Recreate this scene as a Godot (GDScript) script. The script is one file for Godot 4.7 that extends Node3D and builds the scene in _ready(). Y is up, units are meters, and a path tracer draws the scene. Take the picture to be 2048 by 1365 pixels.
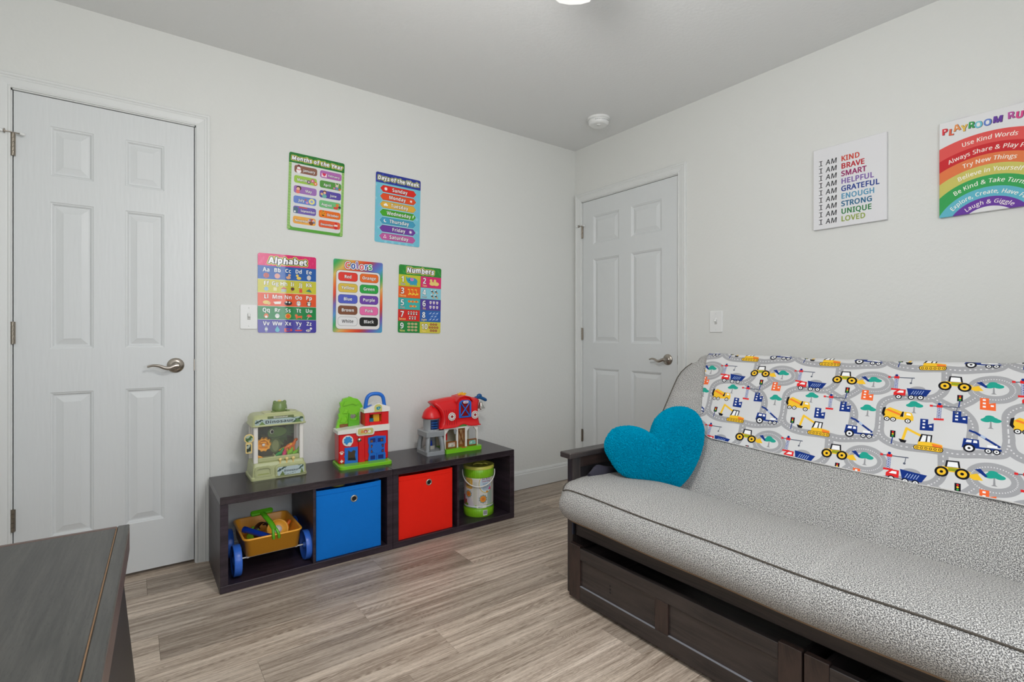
extends Node3D
# A child's playroom: shelf of toys, posters, two six-panel doors and a futon. World: wall_left is x=0, wall_back is z=0, y up, metres.

const ROOM_X := 3.32
const ROOM_Z := 3.40
const ROOM_H := 2.4526
const SHELF_TOP := 0.3996

var mats := {}
var rng := RandomNumberGenerator.new()
var used_names := {}


func _ready() -> void:
	rng.seed = 7
	setup_camera_and_light()
	make_materials()
	build_room()
	build_doors()
	build_wall_fittings()
	build_floor()
	build_futon()
	build_blanket()
	build_heart()
	build_desk()
	build_shelves()
	build_bins()
	build_wagon()
	build_bucket()
	build_claw_machine()
	build_fire_house()
	build_barn()
	build_posters()
	build_canvases()
	build_fan()


func setup_camera_and_light() -> void:
	var cam := Camera3D.new()
	cam.name = "camera"
	add_child(cam)
	cam.position = Vector3(2.8248, 1.0705, 2.6735)
	cam.rotation = Vector3(0, 0.9348, 0)
	var f := 1026.39
	cam.projection = Camera3D.PROJECTION_FRUSTUM
	cam.near = 0.05
	cam.far = 100.0
	cam.size = 0.05 * 1365.0 / f
	cam.frustum_offset = Vector2(0, -0.05 * (682.5 - 670.67) / f)
	cam.current = true
	var we := WorldEnvironment.new()
	we.name = "world_environment"
	var e := Environment.new()
	e.background_mode = Environment.BG_SKY
	var sm := ProceduralSkyMaterial.new()
	sm.sky_top_color = Color(0.45, 0.6, 0.82)
	sm.sky_horizon_color = Color(0.8, 0.85, 0.9)
	sm.ground_bottom_color = Color(0.35, 0.36, 0.33)
	sm.ground_horizon_color = Color(0.7, 0.72, 0.72)
	sm.sun_angle_max = 1.0
	var sky := Sky.new()
	sky.sky_material = sm
	e.sky = sky
	e.background_energy_multiplier = 1.0
	e.tonemap_mode = Environment.TONE_MAPPER_LINEAR
	e.tonemap_exposure = 1.0
	e.sdfgi_enabled = true
	e.ssao_enabled = true
	e.ssil_enabled = true
	we.environment = e
	add_child(we)
	# daylight of the two windows in wall_right, just inside their panes
	for i in 2:
		var a := AreaLight3D.new()
		a.name = "window_daylight"
		add_child(a, true)
		a.area_size = Vector2(0.86, 1.22)
		a.position = Vector3(ROOM_X - 0.03, 1.42, [1.76, 2.74][i])
		a.rotation = Vector3(0, PI / 2, 0)
		a.light_color = Color(0.965, 0.977, 1.0)
		a.light_energy = [1.56, 0.72][i]
		a.shadow_enabled = true


# ---------------------------------------------------------------- helpers
class Shape:
	var st := SurfaceTool.new()

	func _init() -> void:
		st.begin(Mesh.PRIMITIVE_TRIANGLES)

	func v(p: Vector3, uv: Vector2) -> void:
		st.set_uv(uv)
		st.add_vertex(p)

	# a, b, c run counter-clockwise seen from outside
	func tri(a: Vector3, b: Vector3, c: Vector3, g := -1, ua := Vector2.ZERO, ub := Vector2.ZERO, uc := Vector2.ZERO) -> void:
		st.set_smooth_group(g)
		v(a, ua)
		v(c, uc)
		v(b, ub)

	func quad(a: Vector3, b: Vector3, c: Vector3, d: Vector3, g := -1, ua := Vector2.ZERO, ub := Vector2.ZERO, uc := Vector2.ZERO, ud := Vector2.ZERO) -> void:
		tri(a, b, c, g, ua, ub, uc)
		tri(a, c, d, g, ua, uc, ud)

	# chamfered box; the u of its texture runs along its longest side, in metres
	func box(c: Vector3, s: Vector3, bev := 0.002, t := Transform3D.IDENTITY, off := Vector2.ZERO) -> Shape:
		var h := s * 0.5
		bev = minf(bev, minf(h.x, minf(h.y, h.z)) * 0.9)
		var longest := 0 if s.x >= s.y and s.x >= s.z else (1 if s.y >= s.z else 2)
		var corner := func(sx: float, sy: float, sz: float, axis: int) -> Vector3:
			var p := Vector3(sx * h.x, sy * h.y, sz * h.z)
			for k in 3:
				if k != axis:
					p[k] -= signf(p[k]) * bev
			return p
		var uvof := func(p: Vector3, axis: int) -> Vector2:
			if longest == axis:
				return Vector2(p[(axis + 1) % 3], p[(axis + 2) % 3]) + off
			var other := 3 - axis - longest
			return Vector2(p[longest], p[other]) + off
		for axis in 3:
			for sg in [-1.0, 1.0]:
				var u := (axis + 1) % 3
				var w := (axis + 2) % 3
				var ps := []
				for q in [[-1, -1], [1, -1], [1, 1], [-1, 1]]:
					var sgn := Vector3()
					sgn[axis] = sg
					sgn[u] = q[0] * sg
					sgn[w] = q[1]
					ps.append(corner.call(sgn.x, sgn.y, sgn.z, axis))
				var uvs := []
				for p in ps:
					uvs.append(uvof.call(p, axis))
				quad(t * (c + ps[0]), t * (c + ps[1]), t * (c + ps[2]), t * (c + ps[3]), -1, uvs[0], uvs[1], uvs[2], uvs[3])
		# chamfers along the edges
		for axis in 3:
			var u := (axis + 1) % 3
			var w := (axis + 2) % 3
			for su in [-1.0, 1.0]:
				for sw in [-1.0, 1.0]:
					var a := Vector3()
					a[u] = su
					a[w] = sw
					var b := a
					a[axis] = -1
					b[axis] = 1
					var p0: Vector3 = corner.call(a.x, a.y, a.z, u)
					var p1: Vector3 = corner.call(b.x, b.y, b.z, u)
					var p2: Vector3 = corner.call(b.x, b.y, b.z, w)
					var p3: Vector3 = corner.call(a.x, a.y, a.z, w)
					var k0: Vector2 = uvof.call(p0, u)
					var k1: Vector2 = uvof.call(p1, u)
					if su * sw < 0:
						quad(t * (c + p0), t * (c + p1), t * (c + p2), t * (c + p3), -1, k0, k1, k1, k0)
					else:
						quad(t * (c + p3), t * (c + p2), t * (c + p1), t * (c + p0), -1, k0, k1, k1, k0)
		for sx in [-1.0, 1.0]:
			for sy in [-1.0, 1.0]:
				for sz in [-1.0, 1.0]:
					var p0: Vector3 = c + corner.call(sx, sy, sz, 0)
					var p1: Vector3 = c + corner.call(sx, sy, sz, 1)
					var p2: Vector3 = c + corner.call(sx, sy, sz, 2)
					if sx * sy * sz > 0:
						tri(t * p0, t * p1, t * p2)
					else:
						tri(t * p0, t * p2, t * p1)
		return self

	func span(a: Vector3, b: Vector3, bev := 0.002, off := Vector2.ZERO) -> Shape:
		return box((a + b) * 0.5, (b - a).abs(), bev, Transform3D.IDENTITY, off)

	# profile of (radius, height), turned about y; a repeated point makes a hard edge
	func lathe(prof: Array, n := 24, t := Transform3D.IDENTITY, from := 0.0, to := TAU) -> Shape:
		var g := 1
		var run := 0.0
		for i in prof.size() - 1:
			var p: Vector2 = prof[i]
			var q: Vector2 = prof[i + 1]
			if p.is_equal_approx(q):
				g += 1
				continue
			var len := p.distance_to(q)
			for k in n:
				var a0 := lerpf(from, to, float(k) / n)
				var a1 := lerpf(from, to, float(k + 1) / n)
				var d0 := Vector3(sin(a0), 0, cos(a0))
				var d1 := Vector3(sin(a1), 0, cos(a1))
				var u0 := float(k) / n
				var u1 := float(k + 1) / n
				var A := t * (d0 * p.x + Vector3.UP * p.y)
				var B := t * (d1 * p.x + Vector3.UP * p.y)
				var C := t * (d1 * q.x + Vector3.UP * q.y)
				var D := t * (d0 * q.x + Vector3.UP * q.y)
				if p.x > 1e-6:
					tri(A, B, C, g, Vector2(u0, run), Vector2(u1, run), Vector2(u1, run + len))
				if q.x > 1e-6:
					tri(A, C, D, g, Vector2(u0, run), Vector2(u1, run + len), Vector2(u0, run + len))
			run += len
		return self

	func ball(c: Vector3, r: Vector3, n := 14, b := Basis.IDENTITY) -> Shape:
		var prof := []
		for i in n / 2 + 1:
			var a := -PI / 2 + PI * i / (n / 2)
			prof.append(Vector2(cos(a) if i > 0 and i < n / 2 else 0.0, sin(a)))
		return lathe(prof, n, Transform3D(b * Basis.from_scale(r), c))

	# round bar through points; r is one radius or one for each point
	func tube(path: Array, r: Variant, n := 10, closed := false, flat := Vector2.ONE) -> Shape:
		var rings := []
		var m := path.size()
		var nrm := Vector3.ZERO
		for i in m:
			var a: Vector3 = path[(i - 1 + m) % m] if closed or i > 0 else path[0]
			var b: Vector3 = path[(i + 1) % m] if closed or i < m - 1 else path[m - 1]
			var tn := (b - a).normalized()
			if nrm == Vector3.ZERO:
				nrm = Vector3.UP if absf(tn.y) < 0.9 else Vector3.RIGHT
			nrm = (nrm - tn * nrm.dot(tn)).normalized()
			var bi := tn.cross(nrm)
			var rad: float = r if r is float else r[i]
			var ring := PackedVector3Array()
			for k in n:
				var ang := TAU * k / n
				ring.append(path[i] + (nrm * cos(ang) * flat.x + bi * sin(ang) * flat.y) * rad)
			rings.append(ring)
		for i in (m if closed else m - 1):
			var p: PackedVector3Array = rings[i]
			var q: PackedVector3Array = rings[(i + 1) % m]
			for k in n:
				var l := (k + 1) % n
				quad(p[k], p[l], q[l], q[k], 1)
		if not closed:
			for k in n:
				var l := (k + 1) % n
				tri(path[0], rings[0][l], rings[0][k], 2)
				tri(path[m - 1], rings[m - 1][k], rings[m - 1][l], 3)
		return self

	# a flat outline in x, y pushed from z0 to z1, its front edge chamfered
	func prism(poly: PackedVector2Array, z0: float, z1: float, bev := 0.0, t := Transform3D.IDENTITY, smooth := false) -> Shape:
		if Geometry2D.is_polygon_clockwise(poly):
			poly = poly.duplicate()
			poly.reverse()
		# Godot calls it clockwise with y down: make it counter-clockwise with y up
		var area := 0.0
		for i in poly.size():
			area += poly[i].cross(poly[(i + 1) % poly.size()])
		if area < 0:
			poly.reverse()
		var front := poly
		if bev > 0:
			var inner := Geometry2D.offset_polygon(poly, -bev)
			if inner.size() == 1 and inner[0].size() == poly.size():
				front = inner[0]
				# keep the pairing of points
				var best := 0
				for i in front.size():
					if front[i].distance_to(poly[0]) < front[best].distance_to(poly[0]):
						best = i
				front = front.slice(best) + front.slice(0, best)
				var ar := 0.0
				for i in front.size():
					ar += front[i].cross(front[(i + 1) % front.size()])
				if ar < 0:
					front.reverse()
					front = front.slice(front.size() - 1) + front.slice(0, front.size() - 1)
			else:
				bev = 0.0
		var idx := Geometry2D.triangulate_polygon(front)
		var flip := false
		if idx.size() >= 3:
			flip = (front[idx[1]] - front[idx[0]]).cross(front[idx[2]] - front[idx[0]]) < 0
		for i in range(0, idx.size(), 3):
			var a := front[idx[i]]
			var b := front[idx[i + 1]]
			var c := front[idx[i + 2]]
			if flip:
				var s := b
				b = c
				c = s
			tri(t * Vector3(a.x, a.y, z1), t * Vector3(b.x, b.y, z1), t * Vector3(c.x, c.y, z1), -1, a, b, c)
		var idb := Geometry2D.triangulate_polygon(poly)
		for i in range(0, idb.size(), 3):
			var a := poly[idb[i]]
			var b := poly[idb[i + 1]]
			var c := poly[idb[i + 2]]
			if (b - a).cross(c - a) < 0:
				var s := b
				b = c
				c = s
			tri(t * Vector3(a.x, a.y, z0), t * Vector3(c.x, c.y, z0), t * Vector3(b.x, b.y, z0), -1, a, c, b)
		var g := 5 if smooth else -1
		var zf := z1 - bev
		for i in poly.size():
			var j := (i + 1) % poly.size()
			var a := poly[i]
			var b := poly[j]
			quad(t * Vector3(a.x, a.y, z0), t * Vector3(b.x, b.y, z0), t * Vector3(b.x, b.y, zf), t * Vector3(a.x, a.y, zf), g, a, b, b, a)
			if bev > 0:
				var c := front[i]
				var d := front[j]
				quad(t * Vector3(a.x, a.y, zf), t * Vector3(b.x, b.y, zf), t * Vector3(d.x, d.y, z1), t * Vector3(c.x, c.y, z1), -1, a, b, d, c)
		return self

	# rows of points (all alike long), with texture coordinates
	func sheet(rows: Array, uvs: Array = [], g := 1, wrap := false) -> Shape:
		for i in rows.size() - 1:
			var p: PackedVector3Array = rows[i]
			var q: PackedVector3Array = rows[i + 1]
			var n := p.size()
			for k in (n if wrap else n - 1):
				var l := (k + 1) % n
				if uvs.size():
					quad(p[k], p[l], q[l], q[k], g, uvs[i][k], uvs[i][l], uvs[i + 1][l], uvs[i + 1][k])
				else:
					quad(p[k], p[l], q[l], q[k], g)
		return self

	func done() -> ArrayMesh:
		st.generate_normals()
		return st.commit()


func obj(called: String, s: Shape, m: Material, parent: Node3D = null) -> MeshInstance3D:
	var o := MeshInstance3D.new()
	o.name = called if parent else numbered(called)
	o.mesh = s.done()
	o.material_override = m
	(parent if parent else self).add_child(o, true)
	return o


func numbered(called: String) -> String:
	var n: int = used_names.get(called, -1) + 1
	used_names[called] = n
	return called if n == 0 else "%s_%03d" % [called, n]


func tag(o: Node3D, label: String, category: String, group := "") -> Node3D:
	o.set_meta("label", label)
	o.set_meta("category", category)
	if group:
		o.set_meta("group", group)
	return o


func thing(called: String, label: String, category: String, at := Vector3.ZERO, turn := 0.0, group := "") -> Node3D:
	var o := Node3D.new()
	o.name = numbered(called)
	add_child(o)
	o.position = at
	o.rotation.y = turn
	return tag(o, label, category, group)


func struct(called: String, label: String, category: String, s: Shape = null, m: Material = null) -> Node3D:
	var o: Node3D
	if s:
		o = obj(called, s, m)
	else:
		o = Node3D.new()
		o.name = called
		add_child(o)
	o.set_meta("kind", "structure")
	return tag(o, label, category)


func part_label(o: Node3D, label: String) -> void:
	o.set_meta("label", label)


# rounded rectangle outline
func rrect(cx: float, cy: float, w: float, h: float, r: float, n := 5) -> PackedVector2Array:
	var out := PackedVector2Array()
	for q in [[1, 1, 0.0], [-1, 1, PI / 2], [-1, -1, PI], [1, -1, PI * 1.5]]:
		for i in n + 1:
			var a: float = q[2] + PI / 2 * i / n
			out.append(Vector2(cx + q[0] * (w / 2 - r) + cos(a) * r, cy + q[1] * (h / 2 - r) + sin(a) * r))
	return out


func disc(cx: float, cy: float, r: float, n := 24, ry := -1.0) -> PackedVector2Array:
	var out := PackedVector2Array()
	for i in n:
		out.append(Vector2(cx + cos(TAU * i / n) * r, cy + sin(TAU * i / n) * (ry if ry > 0 else r)))
	return out


func smooth_path(pts: Array, per := 6, closed := false) -> Array:
	var out := []
	var m := pts.size()
	for i in (m if closed else m - 1):
		var a = pts[(i - 1 + m) % m] if closed or i > 0 else pts[0] * 2 - pts[1]
		var b = pts[i]
		var c = pts[(i + 1) % m]
		var d = pts[(i + 2) % m] if closed or i < m - 2 else pts[m - 1] * 2 - pts[m - 2]
		for k in per:
			out.append(b.cubic_interpolate(c, a, d, float(k) / per))
	if not closed:
		out.append(pts[m - 1])
	return out


func mat(color: Color, rough := 0.6, metal := 0.0) -> StandardMaterial3D:
	var m := StandardMaterial3D.new()
	m.albedo_color = color
	m.roughness = rough
	m.metallic = metal
	return m


func rgb8(r: int, g: int, b: int) -> Color:
	return Color8(r, g, b)


func noise_image(w: int, h: int, seed_: int, freq: float, octaves := 3, kind := FastNoiseLite.TYPE_SIMPLEX_SMOOTH) -> Image:
	var n := FastNoiseLite.new()
	n.seed = seed_
	n.frequency = freq
	n.noise_type = kind
	n.fractal_octaves = octaves
	return n.get_seamless_image(w, h)


func tex(im: Image) -> ImageTexture:
	return ImageTexture.create_from_image(im)


# ---------------------------------------------------------------- printing: fills outlines and lettering into an image
class Print:
	var im: Image
	var ss := 2.0
	var w: int
	var h: int
	var ts: TextServer
	var bold: RID
	var plain: RID
	var fonts := []

	func _init(w_: int, h_: int, bg: Color, ss_ := 2.0) -> void:
		w = w_
		h = h_
		ss = ss_
		im = Image.create(int(w * ss), int(h * ss), false, Image.FORMAT_RGB8)
		im.fill(bg)
		ts = TextServerManager.get_primary_interface()
		for wt in [700, 400]:
			var f := SystemFont.new()
			f.font_names = PackedStringArray(["Droid Sans"])
			f.font_weight = wt
			fonts.append(f)
		bold = fonts[0].get_rids()[0]
		plain = fonts[1].get_rids()[0]

	func fill(contours: Array, col: Color) -> void:
		var rows := {}
		var mh := im.get_height()
		var mw := im.get_width()
		for c in contours:
			var n: int = c.size()
			for i in n:
				var a: Vector2 = c[i] * ss
				var b: Vector2 = c[(i + 1) % n] * ss
				var dir := 1
				if a.y > b.y:
					var s := a
					a = b
					b = s
					dir = -1
				var y0 := maxi(int(ceil(a.y - 0.5)), 0)
				var y1 := mini(int(ceil(b.y - 0.5)), mh)
				if y1 <= y0:
					continue
				var k := (b.x - a.x) / (b.y - a.y)
				for y in range(y0, y1):
					var x := a.x + (y + 0.5 - a.y) * k
					if not rows.has(y):
						rows[y] = []
					rows[y].append(Vector2(x, dir))
		for y in rows:
			var r: Array = rows[y]
			r.sort()
			var wind := 0
			for i in r.size() - 1:
				wind += int(r[i].y)
				if wind != 0:
					var xa := maxi(int(ceil(r[i].x - 0.5)), 0)
					var xb := mini(int(ceil(r[i + 1].x - 0.5)), mw)
					if xb > xa:
						im.fill_rect(Rect2i(xa, y, xb - xa, 1), col)

	func poly(pts: PackedVector2Array, col: Color) -> void:
		fill([pts], col)

	func pl(flat: Array, col: Color, at := Vector2.ZERO, sc := 1.0) -> void:
		var p := PackedVector2Array()
		for i in range(0, flat.size(), 2):
			p.append(at + Vector2(flat[i], flat[i + 1]) * sc)
		fill([p], col)

	func rect(x: float, y: float, rw: float, rh: float, col: Color) -> void:
		fill([PackedVector2Array([Vector2(x, y), Vector2(x + rw, y), Vector2(x + rw, y + rh), Vector2(x, y + rh)])], col)

	func round_rect(x: float, y: float, rw: float, rh: float, r: float, col: Color) -> void:
		var out := PackedVector2Array()
		for q in [[1, 1, 0.0], [-1, 1, PI / 2], [-1, -1, PI], [1, -1, PI * 1.5]]:
			for i in 7:
				var a: float = q[2] + PI / 2 * i / 6
				out.append(Vector2(x + rw / 2 + q[0] * (rw / 2 - r) + cos(a) * r, y + rh / 2 + q[1] * (rh / 2 - r) + sin(a) * r))
		fill([out], col)

	func circle(x: float, y: float, r: float, col: Color, ry := -1.0) -> void:
		var out := PackedVector2Array()
		for i in 28:
			out.append(Vector2(x + cos(TAU * i / 28) * r, y + sin(TAU * i / 28) * (ry if ry > 0 else r)))
		fill([out], col)

	func star(x: float, y: float, r: float, col: Color, n := 5, inner := 0.45) -> void:
		var out := PackedVector2Array()
		for i in n * 2:
			var a := TAU * i / (n * 2) - PI / 2
			out.append(Vector2(x, y) + Vector2(cos(a), sin(a)) * (r if i % 2 == 0 else r * inner))
		fill([out], col)

	func line(pts: Array, width: float, col: Color) -> void:
		for i in pts.size() - 1:
			var d: Vector2 = (pts[i + 1] - pts[i]).normalized().orthogonal() * width / 2
			fill([PackedVector2Array([pts[i] + d, pts[i + 1] + d, pts[i + 1] - d, pts[i] - d])], col)
			if i > 0:
				circle(pts[i].x, pts[i].y, width / 2, col)

	func glyph(ch: String, size: float, heavy: bool) -> Array:
		var rid := bold if heavy else plain
		var gi := ts.font_get_glyph_index(rid, 64, ch.unicode_at(0), 0)
		var d: Dictionary = ts.font_get_glyph_contours(rid, 64, gi)
		var out := []
		var first := 0
		var k := size / 64.0
		if d.has("contours"):
			for last in d.contours:
				var raw := []
				for i in range(first, last + 1):
					raw.append(d.points[i])
				first = last + 1
				# on-curve points have z 1; between two off-curve ones lies their middle
				var full := []
				for i in raw.size():
					var p: Vector3 = raw[i]
					var q: Vector3 = raw[(i + 1) % raw.size()]
					full.append(p)
					if p.z != 1 and q.z != 1:
						full.append(Vector3((p.x + q.x) / 2, (p.y + q.y) / 2, 1))
				var poly_ := PackedVector2Array()
				var m := full.size()
				for i in m:
					var p: Vector3 = full[i]
					if p.z == 1:
						poly_.append(Vector2(p.x, p.y) * k)
					else:
						var a: Vector3 = full[(i - 1 + m) % m]
						var b: Vector3 = full[(i + 1) % m]
						for t in [0.33, 0.67]:
							var e := Vector2(a.x, a.y).lerp(Vector2(p.x, p.y), t)
							var f := Vector2(p.x, p.y).lerp(Vector2(b.x, b.y), t)
							poly_.append(e.lerp(f, t) * k)
				out.append(poly_)
		return [out, ts.font_get_glyph_advance(rid, 64, gi).x * k]

	func width_of(s: String, size: float, heavy := true, gap := 0.0) -> float:
		var x := 0.0
		for ch in s:
			x += glyph(ch, size, heavy)[1] + gap
		return x - gap

	# one letter with its origin and turn; rims: [[width, colour], ...] from the outermost in
	func letter(g: Array, xf: Transform2D, col: Color, rims: Array) -> void:
		var cs := []
		for c in g:
			var p := PackedVector2Array()
			for q in c:
				p.append(xf * q)
			cs.append(p)
		for rim in rims:
			for c in cs:
				for grown in Geometry2D.offset_polygon(c, rim[0], Geometry2D.JOIN_ROUND):
					fill([grown], rim[1])
		fill(cs, col)

	# align: 0 start, 0.5 middle, 1 end; y is the baseline
	func text(s: String, x: float, y: float, size: float, col: Color, align := 0.5, heavy := true, rims: Array = [], squeeze := 1.0, slant := 0.0, gap := 0.0, wobble := 0.0, cols: Array = []) -> void:
		var total := width_of(s, size, heavy, gap) * squeeze
		var px := x - total * align
		var items := []
		var i := 0
		for ch in s:
			var g := glyph(ch, size, heavy)
			var turn := sin(i * 2.4) * wobble
			var xf := Transform2D(Vector2(squeeze, 0).rotated(turn), Vector2(-slant, 1).rotated(turn), Vector2(px, y + cos(i * 1.9) * wobble * size * 0.3))
			items.append([g[0], xf, col if cols.is_empty() else cols[i % cols.size()]])
			px += (g[1] + gap) * squeeze
			i += 1
		for rim in rims:
			for it in items:
				var cs := []
				for c in it[0]:
					var p := PackedVector2Array()
					for q in c:
						p.append(it[1] * q)
					cs.append(p)
				fill(swollen(cs, rim[0]), rim[1])
		for it in items:
			letter(it[0], it[1], it[2], [])

	# outer outlines grown and counters shrunk by d, for filling together
	func swollen(cs: Array, d: float) -> Array:
		var big := 0
		var ars := []
		for c in cs:
			var ar := 0.0
			for i in c.size():
				ar += c[i].cross(c[(i + 1) % c.size()])
			ars.append(ar)
			if absf(ar) > absf(ars[big]):
				big = ars.size() - 1
		var out := []
		for i in cs.size():
			if cs[i].size() < 3:
				continue
			var hole: bool = ars[i] * ars[big] < 0
			for g in grow(cs[i], -d if hole else d):
				var ar := 0.0
				for k in g.size():
					ar += g[k].cross(g[(k + 1) % g.size()])
				if (ar < 0) != hole:
					g.reverse()
				out.append(g)
		return out

	func grow(p: PackedVector2Array, d: float) -> Array:
		if Geometry2D.is_polygon_clockwise(p):
			p = p.duplicate()
			p.reverse()
		return Geometry2D.offset_polygon(p, d, Geometry2D.JOIN_ROUND)

	func text_arc(s: String, c: Vector2, r: float, size: float, col: Color, heavy := false, slant := 0.12) -> void:
		var total := width_of(s, size, heavy)
		var a := -total / r / 2
		for ch in s:
			var g := glyph(ch, size, heavy)
			var mid: float = a + g[1] / r / 2
			var at := c + Vector2(sin(mid), -cos(mid)) * r
			var xf := Transform2D(Vector2(1, 0).rotated(mid), Vector2(-slant, 1).rotated(mid), at) * Transform2D(0, Vector2(-g[1] / 2, 0))
			letter(g[0], xf, col, [])
			a += g[1] / r

	func texture() -> ImageTexture:
		if ss != 1.0:
			im.resize(w, h, Image.INTERPOLATE_BILINEAR if ss == 2.0 else Image.INTERPOLATE_LANCZOS)
		return ImageTexture.create_from_image(im)


func printed(p: Print, rough := 0.5) -> StandardMaterial3D:
	var m := StandardMaterial3D.new()
	m.albedo_texture = p.texture()
	m.roughness = rough
	return m


# ---------------------------------------------------------------- materials
# streaked wood along u: dark and light set the two tones, rings the share of arched figure
func wood_texture(w: int, h: int, dark: Color, light: Color, seed_: int, rings: float, pores: float) -> ImageTexture:
	var broad := noise_image(40, h, seed_, 0.022, 3)
	broad.resize(w, h, Image.INTERPOLATE_CUBIC)
	var fine := noise_image(56, h, seed_ + 1, 0.12, 3)
	fine.resize(w, h, Image.INTERPOLATE_CUBIC)
	var hair := noise_image(128, h, seed_ + 2, 0.4, 2)
	hair.resize(w, h, Image.INTERPOLATE_LANCZOS)
	var swirl := noise_image(96, h, seed_ + 3, 0.011, 2)
	swirl.resize(w, h, Image.INTERPOLATE_CUBIC)
	var B := broad.get_data()
	var F := fine.get_data()
	var H := hair.get_data()
	var S := swirl.get_data()
	var lut := PackedFloat32Array()
	for i in 256:
		lut.append(0.5 + 0.5 * sin(i * 0.42))
	var out := PackedByteArray()
	out.resize(w * h * 3)
	var dr := dark.r8
	var dg := dark.g8
	var db := dark.b8
	var er := light.r8 - dr
	var eg := light.g8 - dg
	var eb := light.b8 - db
	for i in w * h:
		var t := 0.62 * B[i] / 255.0 + 0.40 * F[i] / 255.0 + 0.02
		t += rings * (lut[S[i]] - 0.5) * clampf((150 - B[i]) / 40.0, 0.0, 1.6)
		var q := H[i] / 255.0
		if q > 0.66:
			t -= pores * (q - 0.66) * 3.0
		elif q < 0.3:
			t += pores * (0.3 - q) * 2.0
		t = clampf((t - 0.5) * 1.5 + 0.5, 0.0, 1.0)
		out[i * 3] = dr + int(er * t)
		out[i * 3 + 1] = dg + int(eg * t)
		out[i * 3 + 2] = db + int(eb * t)
	return tex(Image.create_from_data(w, h, false, Image.FORMAT_RGB8, out))


func wood_mat(t: Texture2D, rough: float, per_m: Vector2, tint := Color.WHITE) -> StandardMaterial3D:
	var m := mat(tint, rough)
	m.albedo_texture = t
	m.uv1_scale = Vector3(per_m.x, per_m.y, 1)
	m.uv1_offset = Vector3(0.5, 0.5, 0)
	return m


func tweed_texture() -> Array:
	var n := 1024
	var a := noise_image(n, n, 21, 0.13, 2, FastNoiseLite.TYPE_SIMPLEX)
	var b := noise_image(n, n, 22, 0.3, 1, FastNoiseLite.TYPE_SIMPLEX)
	var A := a.get_data()
	var B := b.get_data()
	var out := PackedByteArray()
	out.resize(n * n * 3)
	var hgt := PackedByteArray()
	hgt.resize(n * n)
	for i in n * n:
		var x := i % n
		var y := i / n
		# short diagonal dashes: sheared lookup
		var t: float = 0.6 * A[i] / 255.0 + 0.4 * B[i] / 255.0
		t = clampf((t - 0.46) * 2.7 + 0.58, 0.0, 1.0)
		out[i * 3] = 96 + int(140 * t)
		out[i * 3 + 1] = 96 + int(138 * t)
		out[i * 3 + 2] = 96 + int(133 * t)
		hgt[i] = int(255 * t)
	return [tex(Image.create_from_data(n, n, false, Image.FORMAT_RGB8, out)), tex(Image.create_from_data(n, n, false, Image.FORMAT_L8, hgt))]


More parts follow.
